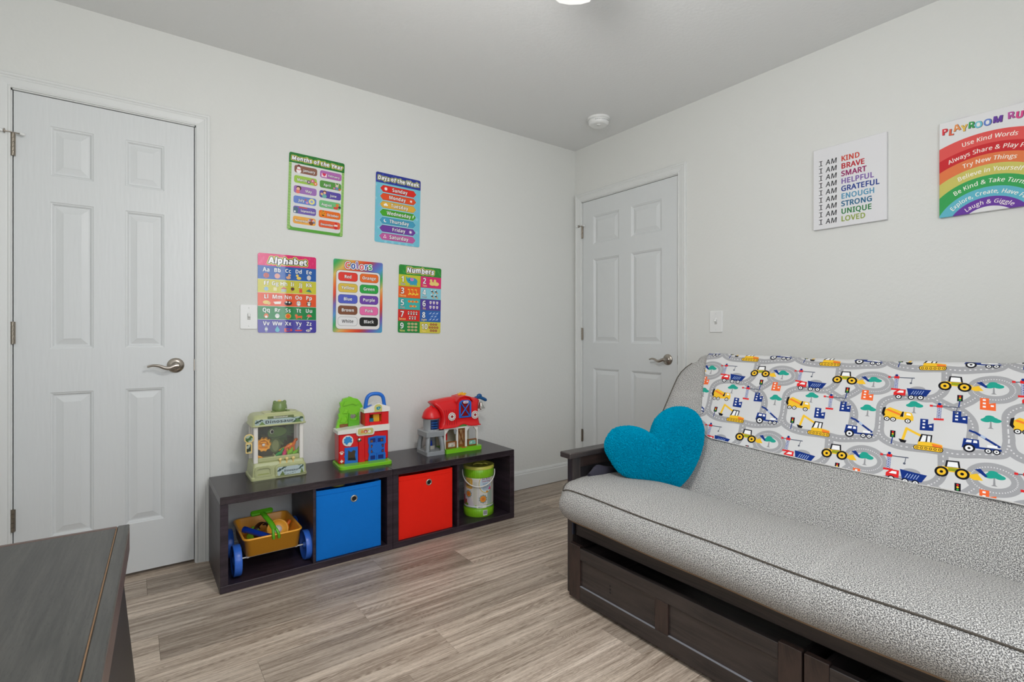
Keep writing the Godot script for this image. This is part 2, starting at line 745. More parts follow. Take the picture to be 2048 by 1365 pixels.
func make_materials() -> void:
	var wall := mat(rgb8(224, 225, 221), 0.75)
	var bump := tex(noise_image(512, 512, 5, 0.05, 3))
	wall.heightmap_enabled = true
	wall.heightmap_texture = bump
	wall.heightmap_scale = 0.05
	wall.uv1_triplanar = true
	wall.uv1_world_triplanar = true
	wall.uv1_scale = Vector3(1.6, 1.6, 1.6)
	mats.wall = wall
	var ceil_ := wall.duplicate()
	ceil_.albedo_color = rgb8(229, 230, 229)
	ceil_.roughness = 0.9
	mats.ceiling = ceil_
	mats.trim = mat(rgb8(224, 226, 224), 0.42)
	var door := mat(rgb8(219, 222, 222), 0.4)
	# embossed grain of the moulded doors
	var grain := noise_image(256, 64, 9, 0.09, 2)
	grain.resize(256, 1024, Image.INTERPOLATE_CUBIC)
	door.heightmap_enabled = true
	door.heightmap_texture = tex(grain)
	door.heightmap_scale = 0.035
	door.uv1_triplanar = true
	door.uv1_world_triplanar = true
	door.uv1_scale = Vector3(2.2, 1.1, 2.2)
	mats.door = door
	mats.nickel = mat(rgb8(176, 168, 158), 0.28, 1.0)
	mats.hinge = mat(rgb8(150, 142, 130), 0.35, 1.0)
	mats.white_plastic = mat(rgb8(235, 236, 234), 0.35)
	mats.dark_gap = mat(rgb8(60, 56, 50), 0.9)
	# floor planks
	var plank := wood_texture(2048, 512, rgb8(146, 129, 114), rgb8(232, 218, 203), 31, 0.13, 0.5)
	var plank2 := wood_texture(2048, 512, rgb8(140, 124, 109), rgb8(226, 211, 195), 57, 0.2, 0.5)
	mats.planks = []
	for tint in [1.0, 0.90, 0.97, 0.86, 1.0]:
		for t in [plank, plank2]:
			var m := wood_mat(t, 0.42, Vector2(0.8, 2.6), Color(minf(tint, 1.0), minf(tint, 1.0) * 0.995, minf(tint, 1.0) * 0.985))
			m.metallic_specular = 0.4
			m.heightmap_enabled = true
			m.heightmap_texture = t
			m.heightmap_scale = 0.02
			mats.planks.append(m)
	# woods of the furniture
	var dark := wood_texture(1024, 256, rgb8(34, 28, 32), rgb8(62, 53, 58), 71, 0.08, 0.4)
	mats.espresso = wood_mat(dark, 0.24, Vector2(1.2, 3.0))
	mats.espresso_edge = wood_mat(dark, 0.4, Vector2(1.2, 4.0), Color(0.98, 0.92, 1.0))
	var fut := wood_texture(1024, 256, rgb8(40, 36, 36), rgb8(78, 68, 64), 83, 0.12, 0.15)
	mats.futon_wood = wood_mat(fut, 0.34, Vector2(0.5, 2.0))
	mats.futon_warm = wood_mat(fut, 0.34, Vector2(0.9, 2.0), Color(1.0, 0.9, 0.86))
	var dsk := wood_texture(1024, 512, rgb8(50, 50, 48), rgb8(78, 77, 73), 97, 0.0, 0.5)
	mats.desk = wood_mat(dsk, 0.4, Vector2(0.95, 2.4))
	mats.desk_edge = mat(rgb8(92, 76, 70), 0.38)
	mats.desk_side = mat(rgb8(34, 32, 34), 0.5)
	mats.worn = mat(rgb8(122, 94, 66), 0.6)
	# cloth
	var tw := tweed_texture()
	var tweed := mat(Color(1, 1, 1), 0.95)
	tweed.albedo_texture = tw[0]
	tweed.uv1_scale = Vector3(1.6, 1.6, 1)
	tweed.heightmap_enabled = true
	tweed.heightmap_texture = tw[1]
	tweed.heightmap_scale = 0.25
	tweed.metallic_specular = 0.2
	mats.tweed = tweed
	mats.piping = mat(rgb8(84, 78, 70), 0.95)
	mats.binding = mat(rgb8(150, 124, 98), 0.95)
	var fleece := mat(rgb8(0, 150, 184), 1.0)
	fleece.metallic_specular = 0.1
	fleece.rim_enabled = true
	fleece.rim = 0.4
	fleece.rim_tint = 0.7
	fleece.heightmap_enabled = true
	fleece.heightmap_texture = tex(noise_image(512, 512, 44, 0.06, 2, FastNoiseLite.TYPE_CELLULAR))
	fleece.heightmap_scale = 0.4
	fleece.uv1_triplanar = true
	fleece.uv1_scale = Vector3(4, 4, 4)
	mats.fleece = fleece
	mats.fleece_tuft = mat(rgb8(0, 153, 188), 1.0)
	mats.fleece_tuft.metallic_specular = 0.1
	for c in [["bin_blue", rgb8(22, 120, 212)], ["bin_red", rgb8(246, 42, 28)]]:
		var m := mat(c[1], 0.9)
		m.metallic_specular = 0.2
		m.heightmap_enabled = true
		m.heightmap_texture = bump
		m.heightmap_scale = 0.06
		m.uv1_triplanar = true
		m.uv1_scale = Vector3(9, 9, 9)
		mats[c[0]] = m
	# toy plastics
	var pl := {
		"red": rgb8(222, 22, 28), "blue": rgb8(26, 108, 206), "wheel": rgb8(52, 108, 210), "lime": rgb8(134, 200, 34), "leaf": rgb8(124, 202, 34), "orange": rgb8(255, 178, 56), "dark_orange": rgb8(236, 110, 20), "yellow": rgb8(246, 190, 40),
		"toy_white": rgb8(236, 233, 226), "cream": rgb8(240, 212, 140), "sage": rgb8(182, 187, 138), "olive": rgb8(118, 140, 84), "dino": rgb8(112, 138, 84), "stone": rgb8(150, 154, 156), "brown": rgb8(132, 80, 36), "black": rgb8(22, 22, 24),
		"pink": rgb8(232, 50, 120), "green": rgb8(20, 150, 60), "handle_green": rgb8(92, 176, 30), "teal": rgb8(30, 120, 150), "silver": rgb8(190, 188, 182), "grommet": rgb8(190, 186, 176), "deep_blue": rgb8(16, 60, 170), "clear_yellow": rgb8(208, 206, 90),
	}
	for k in pl:
		mats[k] = mat(pl[k], 0.32)
	mats.silver.metallic = 1.0
	mats.silver.roughness = 0.25
	mats.grommet.metallic = 0.8
	var glass := mat(Color(0.95, 0.98, 0.97, 0.02), 0.04)
	glass.transparency = BaseMaterial3D.TRANSPARENCY_ALPHA
	mats.glass = glass
	var cloud := mat(Color(0.96, 0.98, 0.98, 0.45), 0.1)
	cloud.transparency = BaseMaterial3D.TRANSPARENCY_ALPHA
	mats.clear_plastic = cloud


# ---------------------------------------------------------------- the room
const T_LEFT := Transform3D(Basis(Vector3(0, 0, -1), Vector3(0, 1, 0), Vector3(1, 0, 0)), Vector3.ZERO)
const T_BACK := Transform3D.IDENTITY
const T_RIGHT := Transform3D(Basis(Vector3(0, 0, 1), Vector3(0, 1, 0), Vector3(-1, 0, 0)), Vector3(ROOM_X, 0, 0))
const DOOR_1 := Vector2(-3.057, -2.4436)
const DOOR_2 := Vector2(0.083, 0.905)
const DOOR_TOP := 2.047
const WINDOWS := [1.76, 2.74]


# a wall of thickness th whose front is n = 0, with openings [u0, y0, u1, y1] in its front layer of depth d
func wall_shape(t: Transform3D, u0: float, u1: float, th: float, holes: Array, d: float) -> Shape:
	var s := Shape.new()
	var put := func(a: float, b: float, ya: float, yb: float, na: float, nb: float) -> void:
		s.box(Vector3((a + b) / 2, (ya + yb) / 2, (na + nb) / 2), Vector3(b - a, yb - ya, nb - na), 0.0, t)
	if d < th:
		put.call(u0, u1, 0.0, ROOM_H, -th, -d)
	var x := u0
	for h in holes:
		put.call(x, h[0], 0.0, ROOM_H, -d, 0.0)
		if h[1] > 0.01:
			put.call(h[0], h[2], 0.0, h[1], -d, 0.0)
		put.call(h[0], h[2], h[3], ROOM_H, -d, 0.0)
		x = h[2]
	put.call(x, u1, 0.0, ROOM_H, -d, 0.0)
	return s


func build_room() -> void:
	var j := 0.0135
	var wl := wall_shape(T_LEFT, -ROOM_Z - 0.14, 0.14, 0.14, [[DOOR_1.x - j, 0.0, DOOR_1.y + j, DOOR_TOP + j]], 0.055)
	struct("wall_left", "white painted wall with five colourful learning posters and the low toy shelf", "wall", wl, mats.wall)
	var wb := wall_shape(T_BACK, 0.0, ROOM_X + 0.14, 0.14, [[DOOR_2.x - j, 0.0, DOOR_2.y + j, DOOR_TOP + j]], 0.055)
	struct("wall_back", "white painted wall behind the futon holding two canvas prints", "wall", wb, mats.wall)
	var holes := []
	for c in WINDOWS:
		holes.append([c - 0.46, 0.78, c + 0.46, 2.06])
	struct("wall_right", "white painted wall with the two windows facing the posters", "wall", wall_shape(T_RIGHT, 0.0, ROOM_Z + 0.14, 0.14, holes, 0.14), mats.wall)
	var wf := Shape.new()
	wf.span(Vector3(0, 0, ROOM_Z), Vector3(ROOM_X, ROOM_H, ROOM_Z + 0.14), 0.0)
	struct("wall_front", "white painted wall behind the camera position", "wall", wf, mats.wall)
	var ce := Shape.new()
	ce.span(Vector3(-0.14, ROOM_H, -0.14), Vector3(ROOM_X + 0.14, ROOM_H + 0.12, ROOM_Z + 0.14), 0.0)
	struct("ceiling", "smooth flat grey-white painted ceiling above the room", "ceiling", ce, mats.ceiling)
	# baseboards: a stepped board with a small cap
	var prof := PackedVector2Array([Vector2(0, 0.004), Vector2(0.013, 0.004), Vector2(0.013, 0.104), Vector2(0.010, 0.110), Vector2(0.010, 0.118), Vector2(0.006, 0.128), Vector2(0, 0.130)])
	var runs := [
		["baseboard_left", "white baseboard under the posters beside the toy shelf", Transform3D(Basis(Vector3(1, 0, 0), Vector3(0, 1, 0), Vector3(0, 0, 1)), Vector3.ZERO), 0.0, 2.383],
		["baseboard_back", "white baseboard along the wall behind the futon", Transform3D(Basis(Vector3(0, 0, 1), Vector3(0, 1, 0), Vector3(-1, 0, 0)), Vector3.ZERO), -ROOM_X, -0.974],
		["baseboard_right", "white baseboard under the two windows", Transform3D(Basis(Vector3(-1, 0, 0), Vector3(0, 1, 0), Vector3(0, 0, -1)), Vector3(ROOM_X, 0, 0)), -ROOM_Z, 0.0],
	]
	for r in runs:
		var s := Shape.new()
		s.prism(prof, r[3], r[4], 0.0, r[2])
		struct(r[0], r[1], "baseboard", s, mats.trim)
	for i in 2:
		build_window(i)


func build_window(i: int) -> void:
	var c: float = WINDOWS[i]
	var o := struct("window_%d" % (i + 1), ["white double-hung window facing the posters, nearer the futon", "white double-hung window beside the camera"][i], "window")
	o.transform = T_RIGHT * Transform3D(Basis.IDENTITY, Vector3(c, 0.78, 0))
	var w := 0.46
	var h := 1.28
	for side in [-1, 1]:
		obj("casing", Shape.new().box(Vector3(side * (w + 0.025), h / 2, 0.008), Vector3(0.06, h + 0.11, 0.016), 0.003), mats.trim, o)
		obj("frame", Shape.new().box(Vector3(side * (w - 0.02), h / 2, -0.07), Vector3(0.04, h, 0.12), 0.002), mats.trim, o)
	obj("casing", Shape.new().box(Vector3(0, h + 0.03, 0.008), Vector3(w * 2 - 0.01, 0.06, 0.016), 0.003), mats.trim, o)
	obj("frame", Shape.new().box(Vector3(0, h - 0.02, -0.07), Vector3(w * 2 - 0.08, 0.04, 0.12), 0.002), mats.trim, o)
	obj("sill", Shape.new().box(Vector3(0, -0.012, 0.0), Vector3(w * 2 + 0.12, 0.024, 0.13), 0.004), mats.trim, o)
	for k in 2:
		var y := 0.02 + k * 0.62
		var n := -0.06 - 0.035 * k
		var s := Shape.new()
		for side in [-1, 1]:
			s.box(Vector3(side * (w - 0.06), y + 0.31, n), Vector3(0.04, 0.62, 0.03), 0.002)
			s.box(Vector3(0, y + 0.31 + side * 0.29, n), Vector3(w * 2 - 0.16, 0.04, 0.03), 0.002)
		var sash := obj("sash", s, mats.trim, o)
		obj("pane", Shape.new().box(Vector3(0, y + 0.31, n), Vector3(w * 2 - 0.15, 0.55, 0.004), 0.0), mats.glass, sash)


# ---------------------------------------------------------------- doors
func build_doors() -> void:
	door("door_1", "white six-panel door beside the posters, next to the dark desk", T_LEFT, DOOR_1, [Vector2(-2.949, -2.809), Vector2(-2.701, -2.559)], 0.931)
	door("door_2", "white six-panel door in the corner behind the teal heart pillow", T_BACK, DOOR_2, [Vector2(0.189, 0.433), Vector2(0.539, 0.785)], 0.918)


func door(called: String, label: String, t: Transform3D, du: Vector2, cols: Array, knob_y: float) -> void:
	var o := struct(called, label, "door")
	var mid := (du.x + du.y) / 2
	o.transform = t * Transform3D(Basis.IDENTITY, Vector3(mid, 0, 0))
	var u0 := du.x - mid
	var u1 := du.y - mid
	var f := -0.003
	var rows := [Vector2(0.234, 0.833), Vector2(1.014, 1.62), Vector2(1.727, 1.932)]
	var us := [u0, cols[0].x - mid, cols[0].y - mid, cols[1].x - mid, cols[1].y - mid, u1]
	var ys := [0.017]
	for r in rows:
		ys.append(r.x)
		ys.append(r.y)
	ys.append(DOOR_TOP)
	var s := Shape.new()
	for i in us.size() - 1:
		for k in ys.size() - 1:
			if i % 2 == 1 and k % 2 == 1:
				continue
			s.quad(Vector3(us[i], ys[k], f), Vector3(us[i + 1], ys[k], f), Vector3(us[i + 1], ys[k + 1], f), Vector3(us[i], ys[k + 1], f))
	# edges and back
	var b := f - 0.035
	var y0: float = ys[0]
	s.quad(Vector3(u0, y0, b), Vector3(u0, y0, f), Vector3(u0, DOOR_TOP, f), Vector3(u0, DOOR_TOP, b))
	s.quad(Vector3(u1, y0, f), Vector3(u1, y0, b), Vector3(u1, DOOR_TOP, b), Vector3(u1, DOOR_TOP, f))
	s.quad(Vector3(u0, DOOR_TOP, f), Vector3(u1, DOOR_TOP, f), Vector3(u1, DOOR_TOP, b), Vector3(u0, DOOR_TOP, b))
	s.quad(Vector3(u0, y0, b), Vector3(u1, y0, b), Vector3(u1, y0, f), Vector3(u0, y0, f))
	s.quad(Vector3(u1, y0, b), Vector3(u0, y0, b), Vector3(u0, DOOR_TOP, b), Vector3(u1, DOOR_TOP, b))
	obj("slab", s, mats.door, o)
	var loops := [[0.0, 0.0], [0.003, -0.0025], [0.007, -0.0035], [0.013, -0.010], [0.018, -0.010], [0.040, -0.0035], [0.042, -0.0025]]
	for c in cols:
		for r in rows:
			var p := Shape.new()
			for i in loops.size() - 1:
				var d0: float = loops[i][0]
				var d1: float = loops[i + 1][0]
				var n0: float = f + loops[i][1]
				var n1: float = f + loops[i + 1][1]
				var a := [Vector3(c.x - mid + d0, r.x + d0, n0), Vector3(c.y - mid - d0, r.x + d0, n0), Vector3(c.y - mid - d0, r.y - d0, n0), Vector3(c.x - mid + d0, r.y - d0, n0)]
				var e := [Vector3(c.x - mid + d1, r.x + d1, n1), Vector3(c.y - mid - d1, r.x + d1, n1), Vector3(c.y - mid - d1, r.y - d1, n1), Vector3(c.x - mid + d1, r.y - d1, n1)]
				for k in 4:
					var l := (k + 1) % 4
					p.quad(a[k], a[l], e[l], e[k])
				if i == loops.size() - 2:
					p.quad(e[0], e[1], e[2], e[3])
			obj("panel", p, mats.door, o)
	# jamb round the slab
	var g := 0.0032
	for side in [-1, 1]:
		var ue: float = u0 if side < 0 else u1
		obj("jamb", Shape.new().box(Vector3(ue + side * (g + 0.005), DOOR_TOP / 2, -0.027), Vector3(0.010, DOOR_TOP, 0.055), 0.0008), mats.trim, o)
	obj("jamb", Shape.new().box(Vector3(0, DOOR_TOP + g + 0.005, -0.027), Vector3(u1 - u0 + 2 * g, 0.010, 0.055), 0.0008), mats.trim, o)
	# mitred casing: [distance from the inner edge, thickness]
	var prof := [[0.0, 0.0], [0.0, 0.008], [0.005, 0.0105], [0.010, 0.0085], [0.013, 0.0095], [0.033, 0.0125], [0.036, 0.0145], [0.042, 0.0135], [0.046, 0.017], [0.054, 0.017], [0.057, 0.013], [0.057, 0.0]]
	var ci := 0.0075
	for piece in 3:
		var q := Shape.new()
		for i in prof.size() - 1:
			var w0: float = ci + prof[i][0]
			var w1: float = ci + prof[i + 1][0]
			var t0: float = prof[i][1]
			var t1: float = prof[i + 1][1]
			if piece == 0:
				q.quad(Vector3(u0 - w0, 0, t0), Vector3(u0 - w0, DOOR_TOP + w0, t0), Vector3(u0 - w1, DOOR_TOP + w1, t1), Vector3(u0 - w1, 0, t1))
			elif piece == 1:
				q.quad(Vector3(u0 - w0, DOOR_TOP + w0, t0), Vector3(u1 + w0, DOOR_TOP + w0, t0), Vector3(u1 + w1, DOOR_TOP + w1, t1), Vector3(u0 - w1, DOOR_TOP + w1, t1))
			else:
				q.quad(Vector3(u1 + w0, DOOR_TOP + w0, t0), Vector3(u1 + w0, 0, t0), Vector3(u1 + w1, 0, t1), Vector3(u1 + w1, DOOR_TOP + w1, t1))
		obj("casing", q, mats.trim, o)
	# hinges on the left edge, the top one with a pin stop
	for y in [1.829, 1.079, 0.331]:
		var hs := Shape.new()
		for k in 5:
			hs.lathe([Vector2(0, -0.044 + k * 0.018), Vector2(0.0062, -0.044 + k * 0.018), Vector2(0.0062, -0.044 + k * 0.018), Vector2(0.0066, -0.027 + k * 0.018), Vector2(0.0066, -0.027 + k * 0.018), Vector2(0, -0.027 + k * 0.018)], 12, Transform3D(Basis.IDENTITY, Vector3(u0 - 0.0016, y, 0.005)))
		hs.box(Vector3(u0 - 0.0016, y, 0.001), Vector3(0.016, 0.088, 0.003), 0.0005)
		var hg := obj("hinge", hs, mats.hinge, o)
		if y > 1.5:
			var ps := Shape.new()
			ps.tube([Vector3(u0 - 0.03, y + 0.046, 0.020), Vector3(u0 - 0.002, y + 0.048, 0.008), Vector3(u0 + 0.024, y + 0.044, 0.016)], 0.0024, 8)
			ps.lathe([Vector2(0, 0), Vector2(0.009, 0), Vector2(0.009, 0.003), Vector2(0, 0.003)], 12, Transform3D(Basis(Vector3(0, 1, 0), Vector3(-1, 0, 0), Vector3(0, 0, 1)), Vector3(u0 - 0.022, y + 0.047, 0.016)))
			obj("pin_stop", ps, mats.nickel, hg)
			var bs := Shape.new()
			bs.tube([Vector3(u0 + 0.022, y + 0.044, 0.016), Vector3(u0 + 0.036, y + 0.042, 0.018)], 0.006, 10)
			bs.tube([Vector3(u0 - 0.029, y + 0.046, 0.020), Vector3(u0 - 0.042, y + 0.045, 0.024)], 0.006, 10)
			obj("rubber_tip", bs, mats.white_plastic, hg)
	# lever handle near the right edge
	var ku := u1 - 0.072
	var toward := Basis(Vector3(1, 0, 0), Vector3(0, 0, 1), Vector3(0, -1, 0))
	var rose := Shape.new().lathe([Vector2(0.034, 0), Vector2(0.034, 0.004), Vector2(0.031, 0.008), Vector2(0.020, 0.011), Vector2(0.013, 0.013), Vector2(0.012, 0.02), Vector2(0.011, 0.05), Vector2(0.011, 0.05), Vector2(0.0, 0.052)], 32, Transform3D(toward, Vector3(ku, knob_y, f)))
	var lv := obj("door_handle", rose, mats.nickel, o)
	var path := smooth_path([Vector3(ku + 0.008, knob_y, 0.044), Vector3(ku - 0.006, knob_y - 0.001, 0.047), Vector3(ku - 0.026, knob_y - 0.009, 0.049), Vector3(ku - 0.044, knob_y - 0.008, 0.049), Vector3(ku - 0.064, knob_y + 0.001, 0.047), Vector3(ku - 0.086, knob_y + 0.004, 0.045), Vector3(ku - 0.108, knob_y - 0.001, 0.043)], 5)
	var rad := []
	for i in path.size():
		rad.append(lerpf(0.0115, 0.0042, float(i) / (path.size() - 1)))
	obj("lever", Shape.new().tube(path, rad, 12, false, Vector2(1.0, 0.75)), mats.nickel, lv)
	obj("latch_plate", Shape.new().box(Vector3(u1 + 0.001, knob_y, f + 0.001), Vector3(0.0035, 0.055, 0.004), 0.0005), mats.hinge, o)


# ---------------------------------------------------------------- switches and smoke detector
func build_wall_fittings() -> void:
	for i in 2:
		var at: Vector3 = [Vector3(0, 1.161, 2.212), Vector3(1.164, 1.147, 0)][i]
		var lab: String = ["white toggle switch plate partly behind the alphabet poster", "white toggle switch plate between the corner door and the futon"][i]
		var o := thing("light_switch", lab, "light switch", at, [PI / 2, 0.0][i])
		obj("plate", Shape.new().prism(rrect(0, 0, 0.078, 0.122, 0.006), 0.0, 0.006, 0.002), mats.white_plastic, o)
		obj("toggle", Shape.new().box(Vector3(0, 0.004, 0.008), Vector3(0.010, 0.024, 0.012), 0.002, Transform3D(Basis(Vector3.RIGHT, -0.5), Vector3(0, 0.002, 0.002))), mats.white_plastic, o)
		obj("toggle_slot", Shape.new().box(Vector3(0, 0, 0.0062), Vector3(0.014, 0.030, 0.0012), 0.0003), mat(rgb8(190, 190, 186), 0.5), o)
		for s in [-1, 1]:
			obj("screw", Shape.new().lathe([Vector2(0.0035, 0.0), Vector2(0.003, 0.0016), Vector2(0, 0.002)], 10, Transform3D(Basis(Vector3(1, 0, 0), Vector3(0, 0, 1), Vector3(0, -1, 0)), Vector3(0, s * 0.045, 0.0058))), mats.white_plastic, o)
	var d := thing("smoke_detector", "round white smoke detector on the ceiling near the corner", "smoke detector", Vector3(0.520, ROOM_H, 0.285))
	obj("mounting_ring", Shape.new().lathe([Vector2(0, 0), Vector2(0.071, 0), Vector2(0.071, 0), Vector2(0.071, -0.010), Vector2(0.068, -0.013), Vector2(0.066, -0.013)], 40), mats.white_plastic, d)
	obj("body", Shape.new().lathe([Vector2(0.0655, -0.012), Vector2(0.0655, -0.016), Vector2(0.0655, -0.016), Vector2(0.0625, -0.016), Vector2(0.0625, -0.019), Vector2(0.0655, -0.019), Vector2(0.0655, -0.019), Vector2(0.063, -0.036), Vector2(0.058, -0.043), Vector2(0.05, -0.0455), Vector2(0.05, -0.0455), Vector2(0.0, -0.047)], 40), mats.white_plastic, d)
	obj("test_button", Shape.new().lathe([Vector2(0.014, -0.045), Vector2(0.013, -0.049), Vector2(0, -0.050)], 20, Transform3D(Basis.IDENTITY, Vector3(0.012, 0, 0.012))), mats.white_plastic, d)
	var vents := Shape.new()
	for i in 10:
		var a := 0.5 + i * 0.16
		vents.box(Vector3(sin(a) * 0.0645, -0.027, cos(a) * 0.0645), Vector3(0.006, 0.0025, 0.002), 0.0, Transform3D.IDENTITY)
	obj("vent", vents, mat(rgb8(120, 122, 122), 0.7), d)


# ---------------------------------------------------------------- floor
func build_floor() -> void:
	var base := Shape.new()
	base.span(Vector3(-0.14, -0.14, -0.14), Vector3(ROOM_X + 0.14, -0.004, ROOM_Z + 0.14), 0.0)
	var o := struct("floor", "grey-brown wood-look plank floor with planks running along the poster wall", "floor", base, mats.dark_gap)
	var wd := 0.1822
	var len := 1.213
	# where a plank ends in each row, as far as the photograph shows it
	var ends := {2: 1.757, 3: 1.388, 4: 1.963, 5: 2.345, 6: 1.790, 7: 1.974, 8: 1.300, 9: 1.484}
	var row := -1
	var x := 0.0554 - wd
	while x < ROOM_X:
		var z: float = ends.get(row, fposmod(row * 0.377 + 0.2, len))
		z = fposmod(z, len) - len
		while z < ROOM_Z:
			var a := Vector3(maxf(x, -0.05), -0.004, maxf(z, -0.05))
			var b := Vector3(minf(x + wd, ROOM_X + 0.05), 0.0, minf(z + len, ROOM_Z + 0.05))
			if b.x - a.x > 0.01 and b.z - a.z > 0.01:
				var s := Shape.new()
				var g := 0.0004
				s.box((a + b) / 2, b - a - Vector3(g, 0, g), 0.0007, Transform3D.IDENTITY, Vector2(rng.randf() * 0.02, rng.randf() * 3.0))
				obj("plank", s, mats.planks[rng.randi() % mats.planks.size()], o)
			z += len
		x += wd
		row += 1


# ---------------------------------------------------------------- futon
const MATTRESS_X0 := 1.222
const MATTRESS_X1 := 3.150

var ring_t := []      # top surface of the folded mattress, (z, y), from the front edge to the top of the back
var ring_all := []    # closed outline
var ring_mid := []    # the points it shrinks to at the ends
var ring_s := []      # distance from the front edge along the mattress
var ring_len := 0.0
var ring_nt := 0


func mattress_outline() -> void:
	var top := [Vector2(1.285, 0.452), Vector2(1.24, 0.468), Vector2(1.15, 0.477), Vector2(1.05, 0.475), Vector2(0.96, 0.467), Vector2(0.895, 0.450), Vector2(0.84, 0.422), Vector2(0.803, 0.400), Vector2(0.780, 0.430), Vector2(0.752, 0.480), Vector2(0.70, 0.558), Vector2(0.64, 0.641), Vector2(0.56, 0.751), Vector2(0.48, 0.861), Vector2(0.425, 0.933)]
	var bot := [Vector2(1.262, 0.325), Vector2(1.22, 0.315), Vector2(1.14, 0.305), Vector2(1.05, 0.30), Vector2(0.95, 0.295), Vector2(0.87, 0.29), Vector2(0.79, 0.288), Vector2(0.73, 0.292), Vector2(0.68, 0.33), Vector2(0.64, 0.39), Vector2(0.58, 0.47), Vector2(0.52, 0.56), Vector2(0.44, 0.665), Vector2(0.36, 0.775), Vector2(0.30, 0.855)]
	var per := 3
	var t := smooth_path(top, per)
	var b := smooth_path(bot, per)
	ring_nt = t.size()
	var cap_back := smooth_path([t[t.size() - 1], Vector2(0.408, 0.958), Vector2(0.382, 0.971), Vector2(0.345, 0.958), Vector2(0.312, 0.915), b[b.size() - 1]], 2)
	var cap_front := smooth_path([b[0], Vector2(1.296, 0.343), Vector2(1.316, 0.383), Vector2(1.310, 0.425), t[0]], 3)
	var s := [0.0]
	for i in range(1, t.size()):
		s.append(s[i - 1] + ((t[i] + b[i]) / 2 as Vector2).distance_to((t[i - 1] + b[i - 1]) / 2))
	var total: float = s[s.size() - 1]
	for i in t.size():
		ring_all.append(t[i])
		ring_mid.append((t[i] + b[i]) / 2)
		ring_s.append(0.04 + s[i])
	for i in range(1, cap_back.size() - 1):
		ring_all.append(cap_back[i])
		ring_mid.append((t[t.size() - 1] + b[b.size() - 1]) / 2)
		ring_s.append(total + 0.06)
	for i in range(b.size() - 1, -1, -1):
		ring_all.append(b[i])
		ring_mid.append((t[i] + b[i]) / 2)
		ring_s.append(0.04 + s[i])
	for i in range(1, cap_front.size() - 1):
		ring_all.append(cap_front[i])
		ring_mid.append((t[0] + b[0]) / 2)
		ring_s.append(0.034)
	ring_len = total + 0.08
	ring_t = t


# e: distance from the left (or, from the other side, right) end
func mattress_point(e: float, right: bool, k: int) -> Vector3:
	var r := 0.10
	var f := 1.0
	if e < r:
		f = pow(1.0 - pow(1.0 - e / r, 3.4), 1.0 / 3.4)
	var q: Vector2 = (ring_mid[k] as Vector2).lerp(ring_all[k], f)
	var inset := 0.0
	var s: float = ring_s[k]
	var R1 := 0.15
	if s < R1:
		inset = R1 - sqrt(R1 * R1 - (R1 - s) * (R1 - s))
	var R2 := 0.15
	if ring_len - s < R2:
		var d := R2 - (ring_len - s)
		inset = maxf(inset, R2 - sqrt(maxf(0.0, R2 * R2 - d * d)))
	var x := MATTRESS_X0 + inset + e
	if right:
		x = MATTRESS_X1 - inset - e
	# the cushion is not quite even
	var wave := sin(x * 5.1 + 0.4) * 0.004 + sin(x * 11.0 + q.x * 4.0) * 0.0025
	return Vector3(x, q.y + wave * f, q.x + wave * 0.5 * f)


